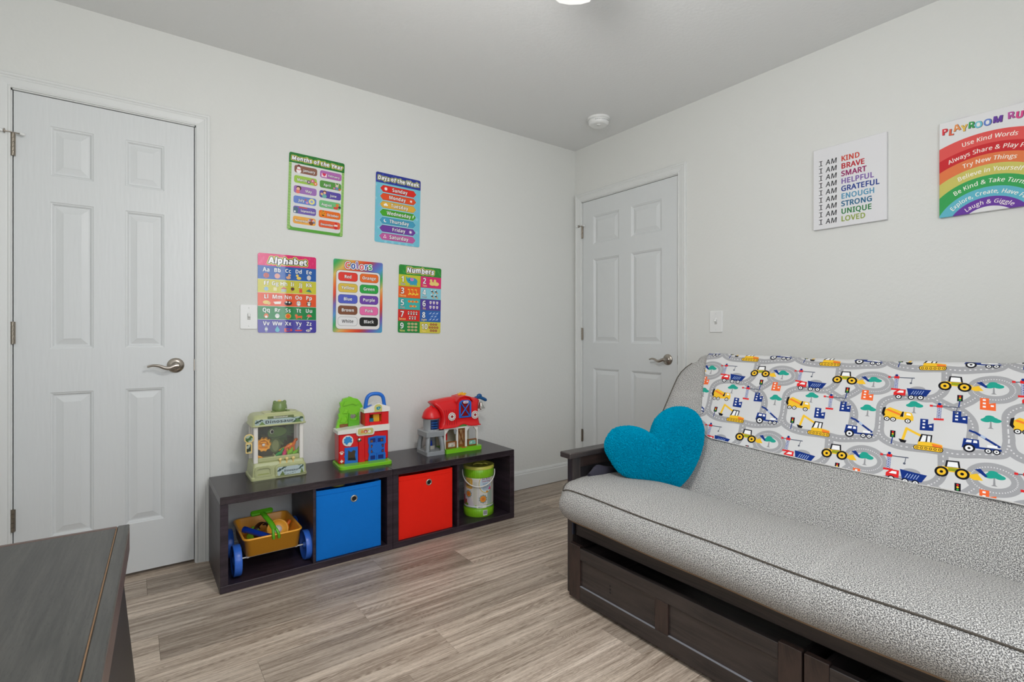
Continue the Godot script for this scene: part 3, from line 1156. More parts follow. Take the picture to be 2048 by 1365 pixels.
func build_futon() -> void:
	mattress_outline()
	var W: StandardMaterial3D = mats.futon_wood
	var o := thing("futon", "dark stained wooden futon frame with panelled drawers under the grey mattress", "futon frame", Vector3.ZERO)
	for side in 2:
		var x0: float = [1.231, 3.142][side]
		var x1 := x0 + 0.062
		var xm := (x0 + x1) / 2
		obj("armrest", Shape.new().span(Vector3(x0, 0.566, 0.36), Vector3(x1, 0.589, 1.25), 0.003), W, o)
		obj("post", Shape.new().span(Vector3(xm - 0.028, 0.0, 1.166), Vector3(xm + 0.005, 0.5655, 1.211), 0.002), W, o)
		obj("post", Shape.new().span(Vector3(xm - 0.028, 0.0, 0.40), Vector3(xm + 0.005, 0.5655, 0.445), 0.002), W, o)
		obj("arm_rail", Shape.new().span(Vector3(xm - 0.022, 0.515, 0.446), Vector3(xm - 0.002, 0.565, 1.165), 0.002), mats.futon_warm, o)
		obj("arm_rail", Shape.new().span(Vector3(xm - 0.022, 0.20, 0.446), Vector3(xm - 0.002, 0.34, 1.165), 0.002), W, o)
		obj("side_panel", Shape.new().span(Vector3(xm - 0.018, 0.02, 0.446), Vector3(xm - 0.006, 0.20, 1.165), 0.001), W, o)
		obj("arm_panel", Shape.new().span(Vector3(xm - 0.020, 0.3405, 0.446), Vector3(xm - 0.012, 0.5145, 1.165), 0.001), mats.desk_side, o)
	obj("front_rail", Shape.new().span(Vector3(1.272, 0.243, 1.178), Vector3(3.140, 0.318, 1.20), 0.003), W, o)
	obj("bracket", Shape.new().span(Vector3(1.262, 0.246, 1.2), Vector3(1.270, 0.32, 1.212), 0.001), mat(rgb8(70, 76, 92), 0.35, 0.7), o)
	obj("back_rail", Shape.new().span(Vector3(1.27, 0.20, 0.40), Vector3(3.142, 0.28, 0.424), 0.003), W, o)
	for i in 12:
		var x := 1.33 + i * 0.155
		obj("seat_slat", Shape.new().span(Vector3(x, 0.272, 0.43), Vector3(x + 0.07, 0.286, 1.177), 0.002), W, o)
	# two drawers, each a frame of stiles and rails round two sunk panels
	for d in 2:
		var x0: float = 1.283 + d * 0.908
		var x1 := x0 + 0.902
		var zf := 1.246
		var yb := 0.014
		var yt := 0.222
		var dr := Node3D.new()
		dr.name = "drawer"
		o.add_child(dr, true)
		for q in [[0.0, 0.061, 0.0, 0.006], [0.840, 0.902, 0.0, 0.006], [0.425, 0.478, 0.056, -0.046]]:
			obj("drawer_stile", Shape.new().span(Vector3(x0 + q[0], yb + q[2], zf - 0.02), Vector3(x0 + q[1], yt + q[3], zf), 0.0015), mats.futon_warm, dr)
		obj("drawer_rail", Shape.new().span(Vector3(x0 + 0.0615, yt - 0.046, zf - 0.02), Vector3(x1 - 0.0625, yt, zf - 0.0003), 0.0015), W, dr)
		obj("drawer_rail", Shape.new().span(Vector3(x0 + 0.0615, yb, zf - 0.02), Vector3(x1 - 0.0625, yb + 0.0555, zf - 0.0003), 0.0015), W, dr)
		for p in 2:
			var a: float = x0 + [0.0605, 0.4775][p]
			var b: float = x0 + [0.4255, 0.8405][p]
			obj("drawer_panel", Shape.new().span(Vector3(a, yb + 0.054, zf - 0.018), Vector3(b, yt - 0.045, zf - 0.0085), 0.0), W, dr)
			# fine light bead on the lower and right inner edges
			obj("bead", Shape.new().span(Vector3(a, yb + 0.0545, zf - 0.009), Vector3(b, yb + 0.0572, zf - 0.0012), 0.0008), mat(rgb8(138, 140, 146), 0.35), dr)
		var holes := Shape.new()
		for y in [0.132, 0.118, 0.106]:
			holes.lathe([Vector2(0.004, 0), Vector2(0.004, 0.0008), Vector2(0.0022, 0.0012), Vector2(0, 0.0002)], 12, Transform3D(Basis(Vector3(1, 0, 0), Vector3(0, 0, 1), Vector3(0, -1, 0)), Vector3(x0 + 0.215, y, zf - 0.0085)))
		obj("screw_hole", holes, mats.black, dr)
		obj("drawer_box", Shape.new().span(Vector3(x0 + 0.02, 0.03, 0.62), Vector3(x0 + 0.032, 0.19, zf - 0.02), 0.0).span(Vector3(x1 - 0.032, 0.03, 0.62), Vector3(x1 - 0.02, 0.19, zf - 0.02), 0.0).span(Vector3(x0 + 0.032, 0.03, 0.62), Vector3(x1 - 0.032, 0.042, zf - 0.02), 0.0).span(Vector3(x0 + 0.032, 0.042, 0.62), Vector3(x1 - 0.032, 0.19, 0.632), 0.0), W, dr)
	var fold := thing("folded_cloth", "dark folded cloth tucked between the armrest and the mattress", "cloth")
	var cl := Shape.new()
	var crow := []
	for j in 9:
		var r := PackedVector3Array()
		var t := j / 8.0
		for k in 12:
			var a := TAU * k / 12
			var bulge := sin(PI * clampf(t, 0.04, 0.96))
			r.append(Vector3(1.287 + cos(a) * 0.0125 * bulge, 0.486 + sin(a) * 0.032 * bulge + 0.006 * sin(t * 9.0 + a), lerpf(0.99, 1.15, t)))
		crow.append(r)
	obj("cloth", cl.sheet(crow, [], 1, true), mat(rgb8(52, 50, 62), 0.9), fold)
	# mattress
	var ends := [0.0, 0.002, 0.006, 0.012, 0.022, 0.036, 0.054, 0.072, 0.104]
	var rows := []
	var uvs := []
	var n := ring_all.size()
	var perim := [0.0]
	for k in range(1, n + 1):
		perim.append(perim[k - 1] + (ring_all[k % n] as Vector2).distance_to(ring_all[k - 1]))
	var cols := []
	for e in ends:
		cols.append([e, false])
	for i in range(1, 40):
		cols.append([0.104 + i * (MATTRESS_X1 - MATTRESS_X0 - 0.208) / 40.0, false])
	for i in ends.size():
		cols.append([ends[ends.size() - 1 - i], true])
	for c in cols:
		var r := PackedVector3Array()
		var u := PackedVector2Array()
		for k in n + 1:
			var p := mattress_point(c[0], c[1], k % n)
			r.append(p)
			u.append(Vector2(p.x, perim[k]))
		rows.append(r)
		uvs.append(u)
	var m := thing("futon_mattress", "folded grey tweed futon mattress forming seat and reclined back", "mattress")
	obj("cover", Shape.new().sheet(rows, uvs), mats.tweed, m)
	# piping: the upper seam round the left end and along the front, the lower bound edge, and the seam up the back
	var e0 := 0.020
	var up := []
	for k in range(ring_nt - 1, -1, -1):
		up.append(mattress_point(e0, false, k))
	for e in [0.026, 0.034, 0.044, 0.056]:
		up.append(mattress_point(e, false, 0))
	for i in range(1, 40):
		up.append(mattress_point(0.03 + i * 0.045, false, 0))
	var lift := []
	for p in up:
		lift.append(p + Vector3(0, 0.001, 0.001))
	obj("piping", Shape.new().tube(lift, 0.0027, 6), mats.piping, m)
	var low := []
	var kb := -1
	for k in n:
		if (ring_all[k] as Vector2).distance_to(Vector2(1.262, 0.325)) < 0.002:
			kb = k
	for i in 42:
		low.append(mattress_point(0.016 + i * 0.045, false, kb) + Vector3(0, 0.002, 0.004))
	obj("binding", Shape.new().tube(low, 0.006, 6), mats.binding, m)


# ---------------------------------------------------------------- blanket
func build_blanket() -> void:
	# the line down the middle of the cloth: up the back, over its top, down behind
	var line := []
	for k in ring_nt:
		if k >= 21:
			line.append(ring_all[k])
	for k in range(ring_nt, ring_nt + 16):
		line.append(ring_all[k])
	var acc := [0.0]
	for i in range(1, line.size()):
		acc.append(acc[i - 1] + (line[i] as Vector2).distance_to(line[i - 1]))
	var s_top := 0.0
	var at := func(s: float) -> Array:
		var i := 0
		while i < acc.size() - 2 and acc[i + 1] < s:
			i += 1
		var f: float = clampf((s - acc[i]) / (acc[i + 1] - acc[i]), 0.0, 1.0)
		var p: Vector2 = (line[i] as Vector2).lerp(line[i + 1], f)
		var d: Vector2 = line[i + 1] - line[i]
		if i > 0 and f < 0.5:
			d = d.lerp(line[i] - line[i - 1], 0.5 - f)
		elif i < acc.size() - 2 and f >= 0.5:
			d = d.lerp(line[i + 2] - line[i + 1], f - 0.5)
		return [p, d.normalized()]
	var pr := blanket_print()
	var rows := []
	var uvs := []
	var back := []
	var NX := 90
	var NS := 48
	var s1 := 0.93
	for j in NS + 1:
		var r := PackedVector3Array()
		var q := PackedVector3Array()
		var u := PackedVector2Array()
		for i in NX + 1:
			var fx := pow(float(i) / NX, 1.15)
			var t := float(j) / NS
			var s := lerpf(0.0, s1, t)
			# edges as they lie: a slanting left edge with a rounded lower corner, a slightly slanting lower edge
			var low := lerpf(0.262, 0.232, clampf((lerpf(1.5, 3.12, fx) - 1.55) / 1.0, 0.0, 1.6))
			low += 0.05 * pow(1.0 - clampf(fx / 0.055, 0.0, 1.0), 2.2)
			s = lerpf(low, s1, t)
			var left := lerpf(1.480, 1.372, clampf((s - 0.29) / 0.40, 0.0, 1.25))
			var x := lerpf(left, 3.10, fx)
			var a: Array = at.call(s)
			var nrm := Vector2(-a[1].y, a[1].x)
			if nrm.dot(Vector2(0.8, 0.6)) < 0 and s < 0.6:
				nrm = -nrm
			var lift := 0.0075 + 0.0018 * sin(x * 23.0 + s * 9.0) + 0.0016 * sin(x * 41.0 - s * 27.0) + 0.002 * sin(s * 17.0 + x * 3.0)
			var wave := sin(x * 5.1 + 0.4) * 0.004
			var p2: Vector2 = a[0] + side_of(a, line) * lift
			var p3: Vector2 = a[0] + side_of(a, line) * 0.002
			r.append(Vector3(x, p2.y + wave, p2.x + wave * 0.5))
			q.append(Vector3(x, p3.y + wave, p3.x + wave * 0.5))
			u.append(Vector2((x - 0.112 * (0.64 - s) - 1.70) / 0.331, (0.64 - s) / 0.313))
		rows.append(r)
		back.append(q)
		uvs.append(u)
	var o := thing("throw_blanket", "white fleece throw printed with construction trucks over the futon back", "blanket")
	var sh := Shape.new().sheet(rows, uvs)
	# turned edge along the bottom and the left
	for i in NX:
		sh.quad(back[0][i], back[0][i + 1], rows[0][i + 1], rows[0][i], 2, uvs[0][i], uvs[0][i + 1], uvs[0][i + 1], uvs[0][i])
	for j in NS:
		sh.quad(back[j + 1][0], back[j][0], rows[j][0], rows[j + 1][0], 3, uvs[j + 1][0], uvs[j][0], uvs[j][0], uvs[j + 1][0])
	var m := mat(Color.WHITE, 0.95)
	m.albedo_texture = pr
	m.metallic_specular = 0.2
	m.rim_enabled = true
	m.rim = 0.2
	obj("cloth", sh, m, o)
	var hem := []
	for i in NX + 1:
		hem.append(rows[0][i] + Vector3(0, -0.001, 0.0))
	obj("hem", Shape.new().tube(hem, 0.0022, 6), mat(rgb8(206, 204, 200), 0.95), o)


func side_of(a: Array, _line: Array) -> Vector2:
	# the outline runs front edge -> back in (z, y); outside lies to the right of its direction of travel
	var d: Vector2 = a[1]
	return Vector2(d.y, -d.x) if Vector2(d.y, -d.x).dot(a[0] - Vector2(0.42, 0.70)) > 0 else Vector2(-d.y, d.x)


func blanket_print() -> ImageTexture:
	var W := 640.0
	var H := 606.0
	var p := Print.new(int(W), int(H), rgb8(214, 214, 213))
	var road := rgb8(166, 166, 168)
	var dash := rgb8(222, 222, 222)
	var navy := rgb8(24, 52, 128)
	var red := rgb8(224, 44, 46)
	var yel := rgb8(246, 196, 50)
	var ora := rgb8(246, 128, 52)
	var tealc := rgb8(40, 162, 142)
	var blk := rgb8(24, 24, 30)
	var wht := rgb8(246, 246, 246)
	# every motif is drawn at its place and at the eight neighbouring repeats
	var draw_road := func(pts: Array, closed: bool) -> void:
		for ox in [-1, 0, 1]:
			for oy in [-1, 0, 1]:
				var q := []
				for a in pts:
					q.append(Vector2((a[0] + ox) * W, (a[1] + oy) * H))
				var path := smooth_path(q, 8, closed)
				if closed:
					path.append(path[0])
				p.line(path, 54.0, road)
	var draw_dash := func(pts: Array, closed: bool) -> void:
		for ox in [-1, 0, 1]:
			for oy in [-1, 0, 1]:
				var q := []
				for a in pts:
					q.append(Vector2((a[0] + ox) * W, (a[1] + oy) * H))
				var path := smooth_path(q, 8, closed)
				for i in range(0, path.size() - 1, 2):
					p.line([path[i], path[i].lerp(path[i + 1], 0.8)], 7.0, dash)
	var ring := []
	for i in 12:
		ring.append([0.16 + 0.155 * cos(TAU * i / 12), 0.115 + 0.125 * sin(TAU * i / 12)])
	var roads := [
		[ring, true],
		[[[0.26, 0.58], [0.262, 0.40], [0.34, 0.31], [0.50, 0.27], [0.66, 0.285], [0.76, 0.22], [0.80, 0.10], [0.80, -0.10]], false],
		[[[0.26, 0.58], [0.275, 0.78], [0.36, 0.86], [0.50, 0.89], [0.74, 0.885], [0.90, 0.90], [1.06, 0.875], [1.22, 0.84], [1.262, 0.72], [1.26, 0.58]], false],
		[[[0.70, 0.27], [0.82, 0.35], [0.94, 0.42], [1.01, 0.54], [1.01, 0.70], [0.985, 0.89]], false],
		[[[0.86, 0.385], [0.97, 0.30], [1.04, 0.22]], false],
	]
	for r in roads:
		draw_road.call(r[0], r[1])
	for r in roads:
		draw_dash.call(r[0], r[1])
	var each := func(u: float, v: float, f: Callable) -> void:
		for ox in [-1, 0, 1]:
			for oy in [-1, 0, 1]:
				var c := Vector2((u + ox) * W, (v + oy) * H)
				if c.x > -130 and c.x < W + 130 and c.y > -130 and c.y < H + 130:
					f.call(c)
	var wheel := func(c: Vector2, x: float, y: float, r: float, rim: Color) -> void:
		p.circle(c.x + x, c.y + y, r, blk)
		p.circle(c.x + x, c.y + y, r * 0.66, rim)
		p.circle(c.x + x, c.y + y, r * 0.25, blk)
	var tree := func(c: Vector2) -> void:
		p.pl([-5, 44, -3, 0, 3, 0, 5, 44, 14, 52, -14, 52], rgb8(150, 150, 152), c)
		p.circle(c.x, c.y - 14, 34, tealc, 17)
		p.circle(c.x - 22, c.y - 4, 24, tealc, 13)
		p.circle(c.x + 24, c.y - 6, 24, tealc, 14)
		p.circle(c.x - 4, c.y - 26, 22, tealc, 14)
	var block := func(c: Vector2, col: Color) -> void:
		p.pl([-34, -44, 8, -44, 8, -6, 38, -16, 38, 40, -34, 40], col, c)
		for w in [[-14, -30], [-14, -6], [-14, 18], [22, 8]]:
			p.rect(c.x + w[0] - 7, c.y + w[1] - 6, 14, 12, wht)
	var signal_ := func(c: Vector2) -> void:
		p.line([c + Vector2(0, 20), c + Vector2(-5, 70)], 6, navy)
		p.rect(c.x - 14, c.y - 26, 28, 48, blk)
		p.circle(c.x, c.y - 16, 6, red)
		p.circle(c.x, c.y - 2, 6, yel)
		p.circle(c.x, c.y + 12, 6, rgb8(60, 170, 80))
	var tower := func(c: Vector2) -> void:
		p.line([c + Vector2(0, -44), c + Vector2(0, 48)], 22, navy)
		for i in 7:
			p.line([c + Vector2(-10, -36 + i * 12), c + Vector2(10, -26 + i * 12)], 3, wht)
			p.line([c + Vector2(10, -36 + i * 12), c + Vector2(-10, -26 + i * 12)], 3, wht)
		p.line([c + Vector2(-44, -44), c + Vector2(104, -46)], 7, rgb8(90, 96, 110))
		p.rect(c.x - 14, c.y - 56, 30, 20, red)
		p.rect(c.x - 50, c.y - 52, 16, 14, red)
		p.rect(c.x - 26, c.y + 46, 52, 14, red)
		p.line([c + Vector2(90, -46), c + Vector2(86, -8)], 4, rgb8(90, 96, 110))
		p.circle(c.x + 84, c.y - 4, 7, rgb8(90, 96, 110))
		p.circle(c.x, c.y - 62, 9, navy)
	var dump := func(c: Vector2) -> void:
		p.circle(c.x + 40, c.y - 44, 44, road, 22)
		p.pl([-20, -50, 118, -38, 92, 14, -6, 14], navy, c)
		for i in 5:
			p.line([c + Vector2(22 + i * 14, -30), c + Vector2(8 + i * 14, 0)], 4, rgb8(170, 190, 220))
		p.pl([-92, 12, -92, -10, -66, -38, -24, -38, -24, 16], red, c)
		p.pl([-76, -10, -60, -28, -36, -28, -36, -10], wht, c)
		p.rect(c.x - 92, c.y + 12, 170, 8, rgb8(120, 124, 132))
		for x in [-62, 10, 62]:
			wheel.call(c, x, 24, 19, wht)
	var tractor := func(c: Vector2) -> void:
		p.pl([60, 20, 116, -2, 140, 36, 100, 40], yel, c)
		p.pl([104, -26, 150, 12, 160, 6, 130, -34], navy, c)
		p.pl([-74, 12, -70, -16, -36, -22, 56, -18, 92, 2, 60, 14], yel, c)
		p.pl([-34, -18, -28, -62, 34, -62, 40, -18], blk, c)
		p.pl([-24, -20, -20, -54, 26, -54, 31, -20], wht, c)
		p.rect(c.x - 18, c.y - 14, 44, 20, rgb8(150, 160, 40))
		wheel.call(c, -50, 16, 34, yel)
		wheel.call(c, 48, 16, 34, yel)
	var mixer := func(c: Vector2) -> void:
		p.pl([-76, -30, -40, -58, 34, -28, 26, 8, -60, 12], yel, c)
		p.pl([-62, -34, -50, -44, 26, -10, 22, 2], ora, c)
		p.pl([-84, -4, -78, -50, -62, -58, -68, -10, -58, 16, -70, 18], blk, c)
		p.rect(c.x - 66, c.y + 10, 160, 22, yel)
		p.pl([44, 14, 44, -30, 84, -26, 96, 4, 96, 30, 44, 30], yel, c)
		p.pl([56, -6, 58, -22, 78, -20, 84, -4], wht, c)
		p.pl([22, 10, 34, -30, 42, -30, 40, 10], blk, c)
		for x in [-50, -14, 66]:
			wheel.call(c, x, 36, 17, wht)
	var digger := func(c: Vector2) -> void:
		p.line([c + Vector2(-94, 6), c + Vector2(-76, -80), c + Vector2(6, -34)], 15, yel)
		p.pl([-116, 0, -72, 8, -78, 26, -104, 24], blk, c)
		p.pl([-12, 14, 4, -50, 62, -46, 58, 10], blk, c)
		p.pl([0, 6, 12, -42, 32, -40, 28, 4], wht, c)
		p.pl([36, 4, 38, -40, 54, -39, 52, 4], wht, c)
		p.pl([-14, 32, -8, 6, 60, 4, 112, 14, 116, 36], yel, c)
		p.pl([60, 12, 110, 18, 112, 34, 66, 32], ora, c)
		p.round_rect(c.x - 34, c.y + 32, 152, 32, 15, blk)
		p.round_rect(c.x - 30, c.y + 35, 144, 26, 12, yel)
		for i in 6:
			p.circle(c.x - 14 + i * 23, c.y + 48, 8, blk)
			p.circle(c.x - 14 + i * 23, c.y + 48, 5, yel)
	var crane := func(c: Vector2) -> void:
		p.line([c + Vector2(-40, -84), c + Vector2(-10, -74), c + Vector2(100, 10)], 13, navy)
		p.line([c + Vector2(14, -58), c + Vector2(36, -42)], 15, rgb8(180, 196, 220))
		p.pl([-72, 34, -64, -28, 6, -26, 10, 34], navy, c)
		p.pl([-54, -2, -50, -20, -26, -20, -28, -2], wht, c)
		p.pl([-20, -2, -18, -20, -2, -19, 0, -2], wht, c)
		p.rect(c.x + 8, c.y + 22, 98, 13, navy)
		p.rect(c.x + 44, c.y + 2, 44, 16, wht)
		wheel.call(c, -38, 36, 28, wht)
		wheel.call(c, 48, 42, 17, wht)
		wheel.call(c, 84, 42, 17, wht)
	each.call(0.163, 0.09, tree)
	each.call(0.55, 0.39, tree)
	each.call(0.141, 0.49, tree)
	each.call(0.117, 0.30, func(c: Vector2) -> void: block.call(c, rgb8(244, 108, 56)))
	each.call(0.66, 0.607, func(c: Vector2) -> void: block.call(c, navy))
	each.call(0.917, 0.485, func(c: Vector2) -> void: block.call(c, navy))
	each.call(0.914, 0.25, signal_)
	each.call(0.385, 0.76, signal_)
	each.call(0.37, 0.09, tower)
	each.call(0.756, 0.44, tower)
	each.call(0.50, 0.235, dump)
	each.call(0.87, 0.08, tractor)
	each.call(0.40, 0.52, mixer)
	each.call(0.617, 0.80, digger)
	each.call(0.05, 0.76, crane)
	return p.texture()


# ---------------------------------------------------------------- heart pillow
func build_heart() -> void:
	var raw := [-19, 43, -2, 71, 14, 102, 40, 127, 72, 145, 106, 155, 136, 156, 165, 150, 193, 134, 212, 108, 221, 76, 220, 42, 209, -2, 194, -38, 168, -83, 140, -121, 110, -153, 71, -179, 44, -175, 17, -167, -20, -156, -63, -147, -105, -139, -141, -125, -165, -109, -184, -84, -200, -54, -212, -30, -217, -5, -211, 19, -194, 46, -174, 64, -147, 73, -115, 76, -83, 72, -52, 61]
	var pts := []
	for i in range(0, raw.size(), 2):
		pts.append(Vector2(raw[i], raw[i + 1]) / 1000.0)
	var rim := smooth_path(pts, 3, true)
	var c := Vector2(0.0, -0.015)
	var levels := [0.0, 0.1, 0.2, 0.32, 0.44, 0.56, 0.67, 0.77, 0.85, 0.91, 0.955, 0.985, 1.0]
	var height := func(f: float, p: Vector2, front: bool) -> float:
		var d := pow(maxf(0.0, 1.0 - pow(f, 2.3)), 0.55)
		var h := (0.068 if front else -0.045) * d
		# soft valley running down from the notch, and a little unevenness
		var dx := (p - Vector2(-0.005, 0.05)).rotated(0.05).x
		if p.y > -0.06:
			h *= 1.0 - 0.16 * exp(-dx * dx / 0.0012) * clampf((p.y + 0.06) / 0.1, 0.0, 1.0)
		return h * (1.0 + 0.05 * sin(p.x * 38.0) * cos(p.y * 31.0))
	var o := thing("heart_pillow", "fluffy teal heart-shaped pillow propped in the futon corner", "pillow", Vector3(1.4325, 0.6069, 0.8924))
	o.basis = Basis(Vector3(0.5149, 0, -0.8573), Vector3(-0.2673, 0.9501, -0.1605), Vector3(0.8145, 0.3118, 0.4892)).orthonormalized()
	var sh := Shape.new()
	var spots := []
	for front in [true, false]:
		var rows := []
		for f in levels:
			var r := PackedVector3Array()
			for q in rim:
				var p: Vector2 = c.lerp(q, f)
				r.append(Vector3(p.x, p.y, height.call(f, p, front)))
			if front:
				r.reverse()
			rows.append(r)
		sh.sheet(rows, [], 1, true)
		for i in rows.size() - 1:
			for k in rim.size():
				var l := (k + 1) % rim.size()
				spots.append([rows[i][k], rows[i][l], rows[i + 1][l], rows[i + 1][k]])
	obj("cover", sh, mats.fleece, o)
	# the pile: short tufts set close all over the cover
	var tuft := Shape.new()
	var w := 0.0021
	var apex := Vector3(0.0012, 0.0066, 0)
	for k in 3:
		var a := Vector3(cos(TAU * k / 3) * w, 0, sin(TAU * k / 3) * w)
		var b := Vector3(cos(TAU * (k + 1) / 3) * w, 0, sin(TAU * (k + 1) / 3) * w)
		var mid := Vector3(0.0004, 0.004, 0)
		tuft.quad(a, mid + a * 0.8, mid + b * 0.8, b, 1)
		tuft.tri(mid + a * 0.8, apex, mid + b * 0.8, 1)
	var total := 0.0
	var areas := []
	for s in spots:
		var ar: float = (s[2] - s[0]).cross(s[3] - s[1]).length() / 2
		total += ar
		areas.append(total)
	var count := 34000
	var mm := MultiMesh.new()
	mm.transform_format = MultiMesh.TRANSFORM_3D
	mm.mesh = tuft.done()
	mm.instance_count = count
	var at := 0
	for i in count:
		var goal := total * (i + 0.5) / count
		while areas[at] < goal:
			at += 1
		var s: Array = spots[at]
		var u := rng.randf()
		var v := rng.randf()
		var p: Vector3 = s[0].lerp(s[1], u).lerp(s[3].lerp(s[2], u), v)
		var nr: Vector3 = (s[2] - s[0]).cross(s[3] - s[1]).normalized()
		if nr.dot(p - Vector3(0, 0, -signf(p.z) * 0.1)) < 0:
			nr = -nr
		nr = (nr + Vector3(rng.randf() - 0.5, rng.randf() - 0.5, rng.randf() - 0.5) * 0.9).normalized()
		var side := nr.cross(Vector3(0.3, 0.2, 0.9)).normalized()
		var k := 0.7 + rng.randf() * 0.6
		mm.set_instance_transform(i, Transform3D(Basis(side, nr, side.cross(nr)).scaled_local(Vector3(k, k, k)), p - nr * 0.001))
	var mi := MultiMeshInstance3D.new()
	mi.name = "fleece_pile"
	mi.multimesh = mm
	mi.material_override = mats.fleece_tuft
	mi.set_meta("kind", "stuff")
	o.add_child(mi)


# ---------------------------------------------------------------- desk
func build_desk() -> void:
	var H := 0.62
	var L := 1.0
	var D := 0.56
	var o := thing("desk", "dark wood-grain desk with a worn seam round its top, beside the closet door", "desk", Vector3(1.298, 0, 2.680), -0.0401)
	var fr := 0.0225
	# top: a sunk-seam panel inside a narrow frame; local x runs towards the camera, z away from the door wall's corner
	obj("top_panel", Shape.new().span(Vector3(0.0145, H - 0.02, fr + 0.0028), Vector3(L - fr - 0.003, H - 0.0003, D - fr - 0.003), 0.001), mats.desk, o)
	obj("edge_board", Shape.new().span(Vector3(0, H - 0.006, 0), Vector3(L, H, fr), 0.002), mats.desk, o)
	obj("apron", Shape.new().span(Vector3(0, H - 0.063, 0), Vector3(L, H - 0.006, fr), 0.002), mats.desk_edge, o)
	obj("edge_board", Shape.new().span(Vector3(0, H - 0.063, D - fr), Vector3(L, H, D), 0.0025), mats.desk, o)
	obj("edge_board", Shape.new().span(Vector3(0, H - 0.063, fr + 0.0006), Vector3(0.011, H, D - fr - 0.0006), 0.002), mats.desk_edge, o)
	obj("edge_board", Shape.new().span(Vector3(L - fr, H - 0.063, fr + 0.0006), Vector3(L, H, D - fr - 0.0006), 0.0025), mats.desk, o)
	obj("worn_seam", Shape.new().span(Vector3(0.012, H - 0.012, fr + 0.0002), Vector3(L - fr, H - 0.0012, fr + 0.0024), 0.0), mats.worn, o)
	obj("seam_gap", Shape.new().span(Vector3(0.0112, H - 0.012, fr), Vector3(0.0142, H - 0.004, D - fr), 0.0), mats.black, o)
	# flared panel legs
	for z in [0.006, D - 0.03]:
		var p := PackedVector2Array([Vector2(0.14, H - 0.0635), Vector2(L - 0.02, H - 0.0635), Vector2(L + 0.1, 0.0), Vector2(-0.45, 0.0), Vector2(-0.43, 0.02)])
		obj("leg_panel", Shape.new().prism(p, z, z + 0.018, 0.002), mats.desk_side, o)
	obj("stretcher", Shape.new().span(Vector3(0.1, 0.16, 0.031), Vector3(0.12, 0.26, D - 0.031), 0.002), mats.desk_side, o)


func mm2(flat: Array) -> PackedVector2Array:
	var out := PackedVector2Array()
	for i in range(0, flat.size(), 2):
		out.append(Vector2(flat[i], flat[i + 1]) / 1000.0)
	return out


func facing() -> Basis:
	return Basis(Vector3(1, 0, 0), Vector3(0, 0, 1), Vector3(0, -1, 0))  # turns a lathe's axis from y to z


# ---------------------------------------------------------------- cube shelves along wall_left; local x runs away from door_1, z into the room
func build_shelves() -> void:
	var dep := 0.3818
	for i in 2:
		var za: float = [2.386, 1.6305][i]
		var zb: float = [1.6305, 0.875][i]
		var w := za - zb - 0.0008
		var lab: String = ["dark wood two-cube shelf holding the orange wagon and the blue bin", "dark wood two-cube shelf holding the red bin and the toy bucket"][i]
		var o := thing("cube_shelf", lab, "shelf", Vector3(0.03 + dep / 2, 0, (za + zb) / 2), PI / 2, "low dark cube shelves under the posters")
		var t := 0.030
		var h := w / 2
		obj("top_board", Shape.new().span(Vector3(-h, SHELF_TOP - 0.033, -dep / 2), Vector3(h, SHELF_TOP, dep / 2), 0.0015), mats.espresso, o)
		obj("bottom_board", Shape.new().span(Vector3(-h, 0.0, -dep / 2), Vector3(h, t, dep / 2), 0.0015), mats.espresso_edge, o)
		for s in [-1, 1]:
			obj("side_board", Shape.new().span(Vector3(s * h, t + 0.0003, -dep / 2), Vector3(s * (h - t), SHELF_TOP - 0.0333, dep / 2), 0.0012), mats.espresso_edge, o)
		var dx: float = [(za + zb) / 2 - 2.009, (za + zb) / 2 - 1.2535][i]
		obj("divider", Shape.new().span(Vector3(dx - 0.0065, t + 0.0003, -dep / 2), Vector3(dx + 0.0065, SHELF_TOP - 0.0333, dep / 2 - 0.001), 0.001), mats.espresso_edge, o)


